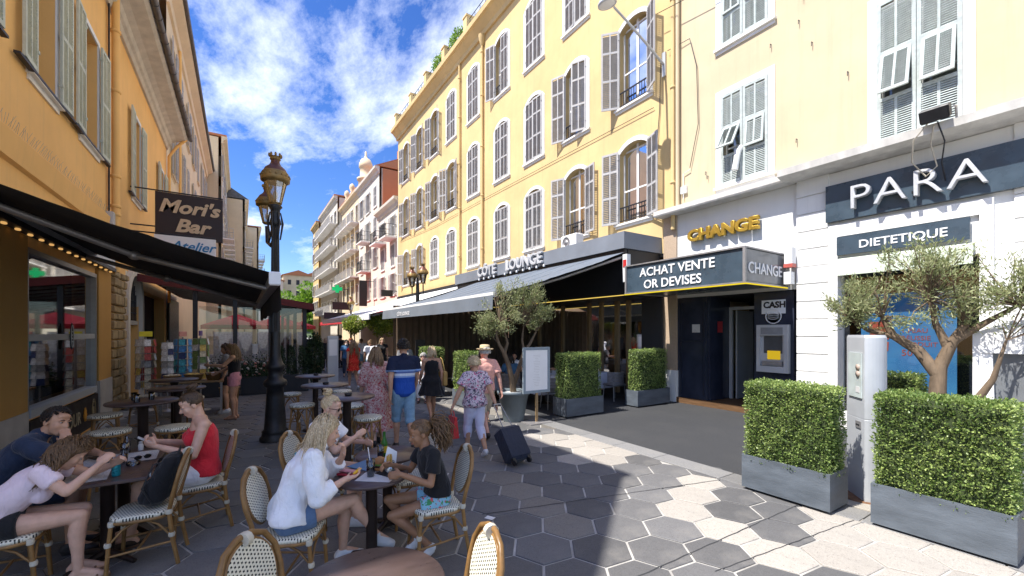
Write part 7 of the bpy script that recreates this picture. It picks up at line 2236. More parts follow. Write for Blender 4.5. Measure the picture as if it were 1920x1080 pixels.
bp_, JB, _h, _r = person('woman in a floral blouse and pale capri trousers pulling a suitcase', (3.18, 6.02, .012), (.08, 1), pose, scl(1.56), 'tan', 'f', .010, (4, -6, 0), ('short', 'blond', .05), top=dict(m=C_['blouse'], sleeve=.65, ease=.022, loose=.02, wide=.02, hem=.06, wrinkle=.010), bottom=dict(m=C_['palepants'], len=1.55, ease=.012, wide=.006, name='trousers'), shoes=dict(m=WS), seed=15, heavy=1.14, nlock=260)
person('woman in a short red print dress with long hair walking far ahead', (3.27, 15.2, .012), (-.1, 1), WALK2, scl(1.68), 'tan', 'f', .012, (0, 0, 0), ('long', 'light', .45), top=dict(m=C_['redpat'], sleeve=.3, ease=.012, name='dress_top'), skirt=dict(m=C_['redpat'], hem=.66, r=.21, fold=.04, name='dress_skirt'), shoes=dict(m=WS), seed=16)
pose = dict(WALK, chest=(0, .06, 1.26), neck=(0, .10, 1.42), head=(0, .15, 1.55))
person('man in a white tee walking beyond the red dress', (4.2, 16.5, .012), (.1, 1), pose, scl(1.68), 'tan', 'm', .012, (0, -8, 0), ('buzz', 'light', .01), top=dict(m=C_['whitecot'], sleeve=.6, ease=.016, hem=.06), bottom=dict(m=C_['lightdenim'], len=1.0, ease=.018), shoes=dict(m=WS), seed=17)
person('small child in a white and blue outfit beside the red dress', (3.0, 12.6, .012), (.1, 1), STAND, .60, 'fair', 'f', .011, (0, 0, 0), ('short', 'blond', .03), top=dict(m=C_['whitecot'], sleeve=.4, ease=.012), bottom=dict(m=C_['skyblue'], len=.6, ease=.014), shoes=dict(m=WS), seed=18, headscale=1.05, nlock=80)
person('red haired woman in a grey top facing the camera behind the polo man', (4.40, 13.1, .012), (-.35, -1), STAND, scl(1.66), 'pink', 'f', .012, (-20, -6, 0), ('curly', 'red', .13), top=dict(m=C_['grey'], sleeve=.6, ease=.016, hem=.06), bottom=dict(m=C_['beige'], len=1.7, ease=.014, name='trousers'), shoes=dict(m=BS), seed=19)
person('elderly man in white sitting by the hedge behind the polo man', (4.45, 11.6, .012), (-.5, -1), SIT, 1.0, 'pink', 'm', .012, (10, -10, 0), ('buzz', 'grey', .01), top=dict(m=C_['whitecot'], sleeve=.6, ease=.018), bottom=dict(m=C_['whitecot'], len=1.9, ease=.014, name='trousers'), shoes=dict(m=BS), seed=20)
pose = dict(STAND, elL=(-.24, .06, 1.13), wrL=(-.17, .24, 1.02), elR=(.23, .03, 1.12), wrR=(.23, .12, .9))
mp_, JM, hpm, RM = person('woman with a white face mask and blue top walking towards the camera', (4.52, 8.15, .012), (-.25, -1), pose, scl(1.60), 'fair', 'f', .010, (0, -4, 0), ('curly', 'dark', .16), top=dict(m=C_['blue'], sleeve=.6, ease=.018, hem=.06), bottom=dict(m=C_['navy'], len=1.8, ease=.014, name='trousers'), shoes=dict(m=BS), seed=21)
person('man in a dark suit standing far down the street', (4.6, 24.6, .012), (-.4, 1), STAND, scl(1.78), 'tan', 'm', .014, (0, 0, 0), ('buzz', 'dark', .01), top=dict(m=C_['suit'], sleeve=1.9, ease=.02, hem=.06, name='jacket'), bottom=dict(m=C_['suit'], len=1.95, ease=.014, name='trousers'), shoes=dict(m=BS), seed=22)
person('blonde woman in a black top standing before the ball trees', (5.05, 18.0, .012), (-.2, -1), STAND, scl(1.70), 'fair', 'f', .014, (0, 0, 0), ('long', 'blond', .2), top=dict(m=C_['black'], sleeve=.3, ease=.014, hem=.06), bottom=dict(m=C_['black'], len=1.8, ease=.014, name='trousers'), shoes=dict(m=BS), seed=23)
pose = dict(STAND, elL=(-.22, .16, 1.22), wrL=(-.16, .42, 1.24), elR=(.22, .12, 1.16), wrR=(.18, .36, 1.05), head=(0, .05, 1.585))
person('woman in a black top and pink shorts browsing the postcard racks', (-.13, 11.5, .012), (-1, .25), pose, scl(1.72), 'tan', 'f', .010, (0, -12, 0), ('long', 'light', .34), top=dict(m=C_['black'], sleeve=-1, ease=.010, high=False, name='crop_top'), bottom=dict(m=C_['pinkshort'], len=.36, ease=.016, wide=.014, high=True), shoes=dict(m=TS, sandal=True), seed=24)
person('woman in a grey tee behind the one in pink shorts', (-.30, 12.5, .012), (-1, .1), STAND, scl(1.68), 'tan', 'f', .012, (0, -15, 0), ('long', 'brown', .3), top=dict(m=C_['grey'], sleeve=.6, ease=.014, hem=.06), bottom=dict(m=C_['black'], len=.5, ease=.014), shoes=dict(m=WS), seed=25)
din = [((6.35, 9.9), (.3, 1), 'blue', 'f', 'dark', 'diner in a blue top near the olive pot under the lounge awning'), ((7.2, 11.0), (-.6, -1), 'white', 'm', 'dark', 'diner in a white shirt deep under the lounge awning'), ((8.0, 10.6), (.9, -.3), 'black', 'f', 'brown', 'diner in black farther under the lounge awning by the timber mullions')]
for k, (p, d, c, sx, h, l) in enumerate(din):
    person(l, (*p, .012), d, SIT, 1.0, 'tan', sx, .013, (0, -6, 0), ('buzz' if sx == 'm' else 'long', h, .2), top=dict(m=C_[c], sleeve=.6, ease=.016), bottom=dict(m=C_['navy'], len=1.8, ease=.014, name='trousers'), shoes=dict(m=BS), seed=40 + k)

# hat, mask, bags, suitcase
ht = thing('straw_hat', 'straw hat with a dark band on the head of the man in salmon', 'hat', hm_.matrix_basis @ hph(0, -.01, .075))
mb = MB(); mb.lathe([(.165, .012), (.15, -.006), (.098, .004), (.094, .06), (.085, .085), (.05, .092), (0, .080)], (0, 0, 0), 28); mb.build('straw', mat('straw', (.55, .44, .26), .8, .15, 40, .5, 120), ht, world=False)
mb = MB(); mb.lathe([(.0985, .006), (.0965, .032)], (0, 0, 0), 28, cap=False); mb.build('band', MT['black'], ht, world=False)
mb = MB(); mb.ellip(hpm(0, .070, -.058), (.052, .044, .040), RM, 14, 9); mb.build('face_mask', MT['plastic_white'], mp_, world=False)
def wpt(P, v): return P.matrix_basis @ Vector(v)
w = wpt(bp_, JB['wrL'] + Vector((0, .02, -.08)))
rb = thing('shopping_bag', 'red shopping bag in the left hand of the floral blouse woman', 'bag', (w.x, w.y, w.z - .42))
mb = MB(); mb.hexa([(-.05, -.13, 0), (.05, -.13, 0), (.05, .13, 0), (-.05, .13, 0), (-.02, -.11, .33), (.02, -.11, .33), (.02, .11, .33), (-.02, .11, .33)]); mb.build('bag', clothm('red plastic bag', (.5, .03, .03), .5, .1, .9), rb, world=False)
mb = MB(); mb.tube([(0, -.07, .32), (0, -.03, .41), (0, .03, .41), (0, .07, .32)], .008, 6); mb.build('handle', bpy.data.materials['red plastic bag'], rb, world=False)
# ------------------------------------------------------------------ more walkers down the street: copies dressed alike
src = {o['label']: o for o in COL.objects if o.name.startswith('person')}
def walker(key, loc, face, label, sc):
    o = next(v for k, v in src.items() if key in k)
    copy_thing(o, (*loc, .012), face_to(*face), label, sc)
walker('white face mask', (3.9, 19.5), (-.2, -1), 'woman in blue coming down the street beyond the red dress', 1.0)
walker('white tee walking', (2.9, 21.5), (.2, 1), 'man in white walking off far beyond the menu totem', 1.02)
walker('blonde woman in a black top', (3.6, 23.0), (.1, -1), 'fair woman in black far down the street', .98)
walker('dark suit', (3.2, 27.5), (.2, 1), 'man in dark clothes at the far end of the street', 1.0)
walker('red haired woman', (4.3, 20.5), (-.2, -1), 'woman in grey with red hair beside the leftmost ball tree', 1.0)
walker('white tee walking', (5.3, 22.5), (-.3, 1), 'man in white among the far restaurant tables', .97)
walker('short red print dress', (4.9, 27.0), (.1, -1), 'woman in red far down the street near the lamp', .97)
walker('grey tee behind', (2.5, 18.3), (.1, 1), 'woman in a grey tee walking past the menu totem', 1.0)
walker('elderly man in white', (5.9, 14.6), (-.7, -1), 'man in white seated before the brown curtain', 1.0)

# ------------------------------------------------------------------ things on the tables
TZ = .7635
def put(name, label, cat, x, y, z, rz=0.0, group=None): return thing(name, label, cat, (x, y, z), rz, group)
def glass_thing(label, x, y, z, drink=None, h=.12, r_=.034, straw=False, grp='drinking glasses'):
    t = put('drinking_glass', label, 'glass', x, y, z, 0, grp)
    mb = MB(); mb.lathe([(0, .0), (r_ * .85, .0), (r_, h), (r_ - .003, h), (r_ * .85 - .003, .008), (0, .008)], (0, 0, 0), 20, cap=False); mb.build('vessel', MT['drinkglass'], t, world=False)
    if drink:
        mb = MB(); mb.lathe([(0, .009), (r_ * .85 - .005, .009), (r_ - .006, h * .82), (0, h * .82)], (0, 0, 0), 18, cap=False); mb.build('drink', drink, t, world=False)
    if straw:
        mb = MB(); mb.tube([(.01, 0, .02), (-.02, .01, h + .10)], .004, 7); mb.build('straw', MT['letter_white'], t, world=False)
    return t
cola = mat('cola', (.10, .018, .006), .1, .2, 20, 0); oj = mat('orange juice', (.75, .40, .02), .2, .1, 10, 0)
def sheet(name, label, cat, x, y, z, w, l, rz, m, grp=None, th=.0016):
    t = put(name, label, cat, x, y, z, rz, grp)
    mb = MB(); mb.box((0, 0, th / 2), (w, l, th)); mb.build('sheet', m, t, world=False)
    return t
pm2 = nodes('printed placemat')
m_, nt, b, out = pm2; setc(b, (.55, .54, .53), .8)
v = ocoord(nt, (1, 1, 1)); f1 = noise(nt, ocoord(nt, (60, 260, 1)), 1.0, 2, .5); nt.links.new(ramp(nt, f1, .52, .58, (.62, .61, .60), (.34, .34, .36)), b.inputs['Base Color'])
MT['placemat'] = m_
for k, (x, y, rz, l) in enumerate([(-1.10, 4.98, .1, 'printed paper placemat under the arms of the girl in pink'), (-1.12, 5.52, -.05, 'printed paper placemat in front of the man in navy'), (-.84, 5.50, .05, 'printed paper placemat in front of the woman in red')]):
    sheet('placemat', l, 'placemat', x, y, TZ, .27, .40, rz, MT['placemat'], 'paper placemats')
glass_thing('water glass at the middle of the left table', -1.02, 5.22, TZ + .002); glass_thing('water glass beside the salt shaker on the left table', -.98, 5.62, TZ + .002)
glass_thing('short glass near the ashtray on the left table', -.93, 5.30, TZ, h=.08)
t = put('ashtray', 'glass ashtray on the near side of the left table', 'ashtray', -.84, 5.18, TZ)
mb = MB(); mb.lathe([(0, 0), (.05, 0), (.055, .028), (.042, .03), (.036, .010), (0, .008)], (0, 0, 0), 20); mb.build('dish', MT['drinkglass'], t, world=False)
t = put('salt_shaker', 'small salt shaker at the back of the left table', 'shaker', -.88, 5.78, TZ)
mb = MB(); mb.lathe([(.022, 0), (.024, .05), (.016, .07)], (0, 0, 0), 14); mb.build('jar', MT['paper'], t, world=False)
mb = MB(); mb.lathe([(.018, .07), (.018, .09), (0, .096)], (0, 0, 0), 14); mb.build('lid', MT['alu'], t, world=False)
t = put('water_bottle', 'small clear bottle at the back of the left table', 'bottle', -.98, 5.74, TZ)
mb = MB(); mb.lathe([(.028, 0), (.03, .02), (.03, .12), (.012, .16), (.012, .19)], (0, 0, 0), 16); mb.build('glass', MT['drinkglass'], t, world=False)
t = put('sunglasses', 'dark sunglasses lying on the left table', 'sunglasses', -.80, 5.36, TZ, .4)
for q in (-1, 1):
    mb = MB(); mb.ellip((q * .036, 0, .022), (.030, .006, .022), seg=12, rings=8); mb.build('lens', bpy.data.materials['dark lens'], t, world=False)
mb = MB(); mb.tube([(-.066, 0, .03), (-.062, .12, .008)], .003, 5); mb.tube([(.066, 0, .03), (.062, .12, .008)], .003, 5); mb.tube([(-.008, 0, .03), (.008, 0, .03)], .003, 5); mb.build('frame', bpy.data.materials['dark lens'], t, world=False)
t = put('phone', 'dark phone lying before the man in navy', 'phone', -1.18, 5.62, TZ + .003, .6); mb = MB(); mb.box((0, 0, .004), (.072, .148, .008), bev=.003); mb.build('case', MT['black'], t, world=False)
t = put('blue_can', 'turquoise can held by the girl in pink', 'can', -.90, 4.86, TZ + .002); mb = MB(); mb.lathe([(.026, 0), (.030, .008), (.030, .12), (.026, .13), (0, .128)], (0, 0, 0), 18); mb.build('can', mat('turquoise can', (.02, .28, .36), .3, .2, 20, 0, metal=.4), t, world=False)
# centre tables
sheet('menu_card', 'blue menu card lying on the crowded table', 'menu', .98, 3.96, TZ, .22, .30, .5, mat('blue card', (.05, .15, .30), .5, .1, 4, .02), th=.004)
sheet('paper_mat', 'white paper lying under the cola glass', 'paper', .98, 3.62, TZ, .24, .30, .9, MT['paper'], 'loose papers on the crowded table')
sheet('paper_mat', 'white paper lying beside the burger', 'paper', 1.10, 3.82, TZ + .002, .20, .26, .2, MT['paper'], 'loose papers on the crowded table')
glass_thing('tall cola glass with a white straw on the crowded table', .93, 3.66, TZ + .003, cola, .145, .038, True)
glass_thing('glass of orange juice at the back of the crowded table', 1.14, 4.12, TZ, oj, .13, .034)
t = put('beer_bottle', 'small green bottle with a yellow label behind the orange juice', 'bottle', 1.20, 4.20, TZ)
mb = MB(); mb.lathe([(.029, 0), (.031, .01), (.031, .13), (.014, .18), (.0125, .235), (.015, .24), (0, .241)], (0, 0, 0), 18); mb.build('glass', mat('green bottle glass', (.03, .14, .02), .08, .1, 5, 0), t, world=False)
mb = MB(); mb.lathe([(.0318, .035), (.0318, .10)], (0, 0, 0), 18, cap=False); mb.build('label', mat('yellow label', (.6, .42, .03), .5), t, world=False)
t = put('fries_basket', 'metal cup of fries with a white paper cone before the girl in black', 'food', 1.09, 3.66, TZ + .012)
mb = MB(); mb.lathe([(.038, 0), (.046, .09), (.043, .09), (.036, .005)], (0, 0, 0), 18); mb.build('cup', mat('steel cup', (.45, .46, .48), .25, .1, 8, 0, metal=.9), t, world=False)
mb = MB(); mb.poly([(-.05, .02, .05), (.07, .035, .05), (.085, .05, .15), (.0, .05, .21)], (.0, .002, 0)); mb.build('paper', MT['letter_white'], t, world=False)
r = random.Random(12); mb = MB()
for k in range(14):
    a = r.uniform(0, 6.28); mb.box((.02 * math.cos(a), .02 * math.sin(a), .10 + r.uniform(-.015, .015)), (.008, .008, .07), rz=a)
mark(mb.build('fries', mat('fries', (.60, .38, .10), .6, .2, 30, .1), t, world=False), kind='stuff')
t = put('slate_tray', 'black slate tray under the cup of fries', 'tray', 1.09, 3.65, TZ, .4); mb = MB(); mb.box((0, 0, .005), (.16, .20, .010), bev=.003); mb.build('tray', MT['black'], t, world=False)
t = put('burger', 'tall burger on a paper beside the fries', 'food', 1.04, 3.78, TZ + .004)
bun = mat('burger bun', (.42, .20, .07), .6, .25, 12, .2)
mb = MB(); mb.lathe([(0, .0), (.045, .004), (.05, .02), (.046, .03)], (0, 0, 0), 18); mb.build('lower_bun', bun, t, world=False)
mb = MB(); mb.lathe([(.05, .03), (.054, .038), (.05, .05)], (0, 0, 0), 18); mb.build('patty', mat('patty', (.06, .025, .015), .7, .3, 30, .5), t, world=False)
mb = MB(); mb.lathe([(.056, .05), (.058, .055), (.05, .062)], (0, 0, 0), 18); mb.build('lettuce', mat('lettuce', (.12, .26, .04), .6, .3, 30, .5), t, world=False)
mb = MB(); mb.lathe([(.050, .062), (.053, .075), (.045, .10), (.02, .115), (0, .118)], (0, 0, 0), 18); mb.build('upper_bun', bun, t, world=False)
t = put('wallet', 'pink and red wallet at the left edge of the crowded table', 'wallet', .78, 3.80, TZ, .7); mb = MB(); mb.box((0, 0, .012), (.10, .17, .024), bev=.008); mb.build('lower_half', clothm('red leather', (.45, .03, .06), .5), t, world=False)
mb = MB(); mb.T = Matrix.Translation((0, 0, .035)) @ Matrix.Rotation(rad(12), 4, 'Y'); mb.box((0, 0, 0), (.10, .17, .02), bev=.008); mb.build('upper_half', clothm('pink leather', (.55, .22, .26), .5), t, world=False)
# the wedge in the woman's hand, the phone in the hands of the woman in red, striped bag on a chair
hw = wpt(wb_, J1['wrR'] + Vector((-.02, .10, .045)))
t = put('potato_wedge', 'yellow potato wedge in the hand of the woman in white', 'food', hw.x, hw.y, hw.z); mb = MB(); mb.T = Matrix.Rotation(rad(60), 4, 'Y'); mb.ellip((0, 0, 0), (.014, .014, .04), seg=8, rings=6); mb.build('wedge', oj, t, world=False)
hw = wpt(rw, (J6['wrR'] + J6['wrL']) / 2 + Vector((0, .08, .045)))
t = put('phone', 'phone in the hands of the woman in red', 'phone', hw.x, hw.y, hw.z, face_to(-1, -.1)); mb = MB(); mb.T = Matrix.Rotation(rad(35), 4, 'X'); mb.box((0, 0, 0), (.075, .15, .009), bev=.003); mb.build('case', MT['grey_paint'], t, world=False)
hw = wpt(ps3, J3['elL'] + Vector((-.03, -.02, -.02)))
t = put('face_mask', 'light blue mask hanging from the arm of the girl with sunglasses', 'mask', .47, 4.50, .80, .3); mb = MB(); mb.T = Matrix.Rotation(rad(70), 4, 'Y'); mb.ellip((0, 0, 0), (.045, .085, .022), seg=14, rings=8); mb.build('cloth', clothm('blue mask cloth', (.10, .42, .55), .8), t, world=False)
for (bp, s_, lab) in ((fp_, JF, 'blue face mask on the wrist of the floral dress woman'),):
    w = wpt(bp, s_['wrR']); t = put('face_mask', lab, 'mask', w.x + .02, w.y, w.z + .02); mb = MB(); mb.T = Matrix.Rotation(rad(80), 4, 'Y'); mb.ellip((0, 0, 0), (.05, .07, .018), seg=12, rings=7); mb.build('cloth', bpy.data.materials['blue mask cloth'], t, world=False)
# high table clutter
for k, (x, y) in enumerate(((-1.10, 6.98), (-.98, 7.14), (-1.16, 7.2))): glass_thing(['glass on the near left of the high table by the bar window', 'glass on the right of the high table by the bar window', 'glass at the back of the high table by the bar window'][k], x, y, 1.114, None, .10)
for k, (x, y) in enumerate(((1.25, 6.12), (1.2, 7.65), (1.28, 9.32))):
    t = put('ashtray', ['dark ashtray on the high table nearest the couple', 'dark ashtray on the middle high table by the lamp post', 'dark ashtray on the farthest high table by the lamp post'][k], 'ashtray', x, y, 1.114); mb = MB(); mb.lathe([(0, 0), (.045, 0), (.05, .035), (.04, .035), (.036, .010), (0, .008)], (0, 0, 0), 18); mb.build('dish', MT['black'], t, world=False)

# backpack on the chair
bk = thing('backpack', 'black backpack leaning on the chair across from the girl in pink', 'backpack', (-.62, 4.79, .482), face_to(-1, .1))
b_ = Bod(); X, Y_ = Vector((1, 0, 0)), Vector((0, 1, 0))
ln = Vector((0, -.28, 1)).normalized()
b_.loft([(ln * .02 + Vector((0, .02, 0)), X, Y_, .10, .06), (ln * .06 + Vector((0, .02, 0)), X, Y_, .145, .095), (ln * .20 + Vector((0, .02, 0)), X, Y_, .15, .10), (ln * .34 + Vector((0, .01, 0)), X, Y_, .14, .085), (ln * .43, X, Y_, .11, .06), (ln * .46, X, Y_, .05, .03)])
b_.loft([(ln * .05 + Vector((0, .09, 0)), X, Y_, .11, .035), (ln * .10 + Vector((0, .10, 0)), X, Y_, .12, .05), (ln * .22 + Vector((0, .09, 0)), X, Y_, .115, .045), (ln * .25 + Vector((0, .08, 0)), X, Y_, .08, .02)])
link_mesh('bag', remesh(b_, .009, C_['black'], 'bag', 3, .008, 14), bk)
mb = MB()
for q in (-1, 1): mb.tube([ln * .42 + Vector((q * .06, -.05, 0)), ln * .36 + Vector((q * .10, .10, .03)), ln * .20 + Vector((q * .15, .12, 0)), ln * .06 + Vector((q * .14, .02, 0))], .014, 6, flat=.5)
mb.tube([ln * .45 + Vector((-.03, -.03, 0)), ln * .51 + Vector((0, -.03, 0)), ln * .45 + Vector((.03, -.03, 0))], .008, 6); mb.build('strap', MT['black'], bk, world=False)
mb = MB(); mb.T = Matrix.Translation(ln * .30 + Vector((-.05, .115, 0))); mb.box((0, 0, 0), (.02, .006, .05)); mb.build('label', MT['letter_white'], bk, world=False)

# rolling suitcase
base = Vector((3.48, 5.12, .012)); top_ = wpt(bp_, JB['wrR']); ax = (Vector((top_.x, top_.y, top_.z)) - base).normalized()
su = thing('suitcase', 'dark navy rolling suitcase tilted behind the floral blouse woman', 'suitcase', base)
side = Vector((0, 0, 1)).cross(ax).normalized(); nrm = ax.cross(side).normalized()
MM = Matrix((side, nrm, ax)).transposed().to_4x4()
navs = clothm('navy suitcase nylon', (.016, .022, .042), .6, .2, .3)
mb = MB(); mb.T = MM @ Matrix.Translation((0, .0, .36)); mb.box((0, 0, 0), (.36, .22, .54), bev=.045); mb.build('shell', navs, su, world=False)
mb = MB(); mb.T = MM @ Matrix.Translation((0, -.125, .33)); mb.box((0, 0, 0), (.29, .05, .38), bev=.02); mb.build('front_pocket', clothm('grey suitcase nylon', (.07, .075, .085), .5, .2, .2), su, world=False)
mb = MB(); mb.T = MM @ Matrix.Translation((0, -.125, .57)); mb.box((0, 0, 0), (.29, .04, .06), bev=.015); mb.build('upper_pocket', navs, su, world=False)
L_ = (Vector((top_.x, top_.y, top_.z)) - base).length - .03
mb = MB(); mb.T = MM
for q in (-.09, .09): mb.tube([(q, .06, .62), (q * .7, .03, L_)], .008, 7)
mb.tube([(-.065, .03, L_), (.065, .03, L_)], .014, 8); mb.build('pull_handle', MT['alu'], su, world=False)
for q in (-.14, .14):
    mb = MB(); c = MM @ Vector((q, .06, .055)); mb.tube([c - side * .014, c + side * .014], .045, 14); mb.build('wheel', MT['black'], su, world=False)
    mb = MB(); mb.T = MM; mb.box((q, .06, .10), (.05, .06, .07), bev=.01); mb.build('wheel_housing', MT['black'], su, world=False)
# tan shoulder bag on the black dress woman
bagm = mat('tan leather', (.42, .26, .08), .55, .15, 12, .2)
t = thing('shoulder_bag', 'tan bag hanging beside the woman in the black dress', 'bag', (3.83, 8.80, .78), .1)
mb = MB(); mb.box((0, 0, .17), (.09, .26, .34), bev=.03); mb.build('bag', bagm, t, world=False); mb = MB(); mb.tube([(0, -.1, .33), (-.04, -.04, .6), (-.06, .0, .64), (-.04, .04, .6), (0, .1, .33)], .010, 6); mb.build('strap', bagm, t, world=False)
# scrap of paper on the pavement
sheet('paper_scrap', 'white scrap of paper lying on the shaded pavement', 'litter', 2.23, 3.88, .0135, .07, .10, .5, MT['letter_white'])

# ------------------------------------------------------------------ postcard racks and goods outside the shop
pal = [mat('card ' + n_, tuple(min(.85, x * 1.7) for x in c), .5, .45, 26, 0) for n_, c in (('blue', (.05, .16, .34)), ('teal', (.05, .25, .30)), ('sand', (.42, .36, .26)), ('white', (.55, .55, .53)), ('ochre', (.45, .30, .08)), ('navy', (.02, .03, .09)), ('red', (.30, .06, .05)), ('green', (.10, .16, .06)), ('grey', (.20, .20, .20)))]
card = MB(); card.box((0, 0, 0), (.13, .004, .16)); card_me = [card.mesh('postcard', m_) for m_ in pal]
def spinner(label, x, y, z0, z1, sel, r_=.17, rows_=7, header=None, seed=1):
    t = thing('postcard_rack', label, 'postcard rack', (x, y, .012), rad(20 * seed), 'rotating postcard racks')
    r = random.Random(seed)
    mb = MB(); mb.lathe([(.22, 0), (.22, .02), (.03, .05), (.018, .08), (.018, z1 + .05)], (0, 0, 0), 14); mb.build('stand', MT['alu'], t, world=False)
    mb = MB(); n = 6
    for k in range(n):
        a = 2 * math.pi * k / n
        mb.tube([(r_ * math.cos(a), r_ * math.sin(a), z0), (r_ * math.cos(a), r_ * math.sin(a), z1)], .004, 5)
    for i in range(rows_ + 1):
        z = z0 + (z1 - z0) * i / rows_; mb.tube([(r_ * math.cos(2 * math.pi * k / 12), r_ * math.sin(2 * math.pi * k / 12), z) for k in range(12)], .003, 5, closed=True)
    mb.build('wire_frame', MT['alu'], t, world=False)
    for i in range(rows_):
        for k in range(n):
            a = 2 * math.pi * (k + .5) / n; z = z0 + (z1 - z0) * (i + .5) / rows_
            d = r_ * .95
            m4 = Matrix.Translation((d * math.cos(a), d * math.sin(a), z)) @ Matrix.Rotation(a - math.pi / 2, 4, 'Z') @ Matrix.Rotation(rad(10), 4, 'X')
            link_mesh('postcard', card_me[r.choice(sel)], t, local=m4)
    if header:
        mb = MB(); mb.box((0, 0, z1 + .13), (.26, .02, .13), bev=.005); mb.build('header', header, t, world=False)
spinner('postcard rack full of dark mixed cards against the rough stone pier', -2.02, 13.9, .55, 1.80, (2, 3, 8, 6, 4), .20, 7, mat('yellow header', (.7, .6, .03), .5), 1)
spinner('postcard rack with black and white cards in the middle of the display', -1.55, 13.5, .8, 1.72, (8, 3, 5, 3), .12, 6, None, 2)
spinner('postcard rack full of blue sea cards behind the pale high table', -1.28, 13.9, .75, 1.80, (0, 1, 5, 0), .19, 6, mat('pink header', (.6, .28, .24), .5), 3)
spinner('postcard rack with sand and white cards nearest the woman in pink shorts', -.86, 13.2, .75, 1.82, (2, 3, 7, 4), .17, 7, mat('violet header', (.14, .08, .25), .5), 4)
wd = thing('goods_bench', 'wooden bench heaped with baskets below the postcard racks', 'bench', (-1.0, 12.6, .012))
for k in range(4):
    mb = MB(); mb.box((0, -.27 + k * .18, .80), (1.3, .165, .04), bev=.006); mb.build('plank', MT['tanwood'], wd, world=False)
for (x, y) in ((-.6, -.3), (.6, -.3), (-.6, .3), (.6, .3)):
    mb = MB(); mb.box((x, y, .39), (.045, .045, .78)); mb.build('leg', MT['alu'], wd, world=False)
wick = mat('wicker', (.30, .19, .08), .8, .3, 60, .6, 90)
for k, (x, y, z, rr, h, l) in enumerate([(-1.35, 12.5, .835, .17, .13, 'shallow wicker basket on the left of the goods bench'), (-.95, 12.55, .835, .19, .14, 'wide wicker basket in the middle of the goods bench'), (-.55, 12.5, .835, .18, .16, 'deep wicker basket on the right of the goods bench'), (-.25, 12.95, .012, .22, .55, 'tall wicker basket standing at the end of the goods bench')]):
    t = put('basket', l, 'basket', x, y, z, 0, 'wicker baskets'); mb = MB(); mb.lathe([(0, 0), (rr * .75, 0), (rr, h), (rr * 1.06, h), (rr * 1.04, h + .02), (rr * .93, h), (rr * .7, .02), (0, .02)], (0, 0, 0), 22); mb.build('weave', wick, t, world=False)
    if k < 3:
        r = random.Random(k); mb = MB()
        for q in range(16): mb.box((r.uniform(-.1, .1), r.uniform(-.1, .1), h * .8 + r.uniform(0, .05)), (.09, .06, .03), rz=r.uniform(0, 3), bev=.008)
        mark(mb.build('goods', pal[(2, 4, 3)[k]], t, world=False), kind='stuff')

# ------------------------------------------------------------------ glazed terrace further along the left
tr = thing('glazed_terrace', 'dark framed glazed terrace with a maroon awning behind the lamp post', 'terrace', (0, 20, .012))
TY0, TY1 = 16.2, 25.5
for y in (TY0, 19.3, 22.4, TY1):
    for x in (-1.19, -.16, .83, 1.86):
        zt = 3.45 - (x + 2.3) * .155
        if y != TY0 and x < 1.5: continue
        mb = MB(); mb.box((x, y, zt / 2), (.12, .12, zt)); mb.build('post', MT['black'], tr)
mb = MB(); mb.hexa([(-2.3, TY0 - .06, 3.45), (1.95, TY0 - .06, 2.79), (1.95, TY0 + .06, 2.79), (-2.3, TY0 + .06, 3.45), (-2.3, TY0 - .06, 3.60), (1.95, TY0 - .06, 2.94), (1.95, TY0 + .06, 2.94), (-2.3, TY0 + .06, 3.60)]); mb.bx(1.80, 1.94, TY0 + .062, TY1, 2.80, 2.93); mb.build('beam', MT['black'], tr)
mb = MB(); mb.add([(-2.5, TY0 - .3, 3.66), (2.1, TY0 - .3, 2.96), (2.1, TY1 + .2, 2.96), (-2.5, TY1 + .2, 3.66)], [(0, 1, 2, 3)]); mb.add([(2.12, TY0 - .3, 2.97), (2.12, TY1 + .2, 2.97), (2.14, TY1 + .2, 2.72), (2.14, TY0 - .3, 2.72)], [(0, 1, 2, 3)]); mb.add([(-2.5, TY0 - .31, 3.67), (2.1, TY0 - .31, 2.97), (2.1, TY0 - .31, 2.75), (-2.5, TY0 - .31, 3.45)], [(0, 1, 2, 3)])
mb.build('roof_cloth', MT['awn_maroon'], tr)
for k in range(9):
    y = TY0 + .5 + k * 1.0; mb = MB(); mb.hexa([(-2.3, y, 3.55), (1.85, y, 2.88), (1.85, y + .08, 2.88), (-2.3, y + .08, 3.55), (-2.3, y, 3.62), (1.85, y, 2.95), (1.85, y + .08, 2.95), (-2.3, y + .08, 3.62)]); mb.build('rafter', MT['alu'], tr)
for x0, x1 in ((-1.1, -.25), (-.07, .74), (.92, 1.77)):
    mb = MB(); mb.add([(x0, TY0, .9), (x1, TY0, .9), (x1, TY0, 2.8), (x0, TY0, 2.8)], [(0, 1, 2, 3)]); mb.build('pane', MT['glass'], tr)
for y0 in (16.3, 19.4, 22.5):
    mb = MB(); mb.add([(1.86, y0, .9), (1.86, y0 + 2.9, .9), (1.86, y0 + 2.9, 2.75), (1.86, y0, 2.75)], [(0, 1, 2, 3)]); mb.build('pane', MT['glass'], tr)
mb = MB(); mb.bx(LX + .05, LX + .1, 22.4, 25.5, 0, 3.4); mb.build('back_wall', MT['black'], tr)
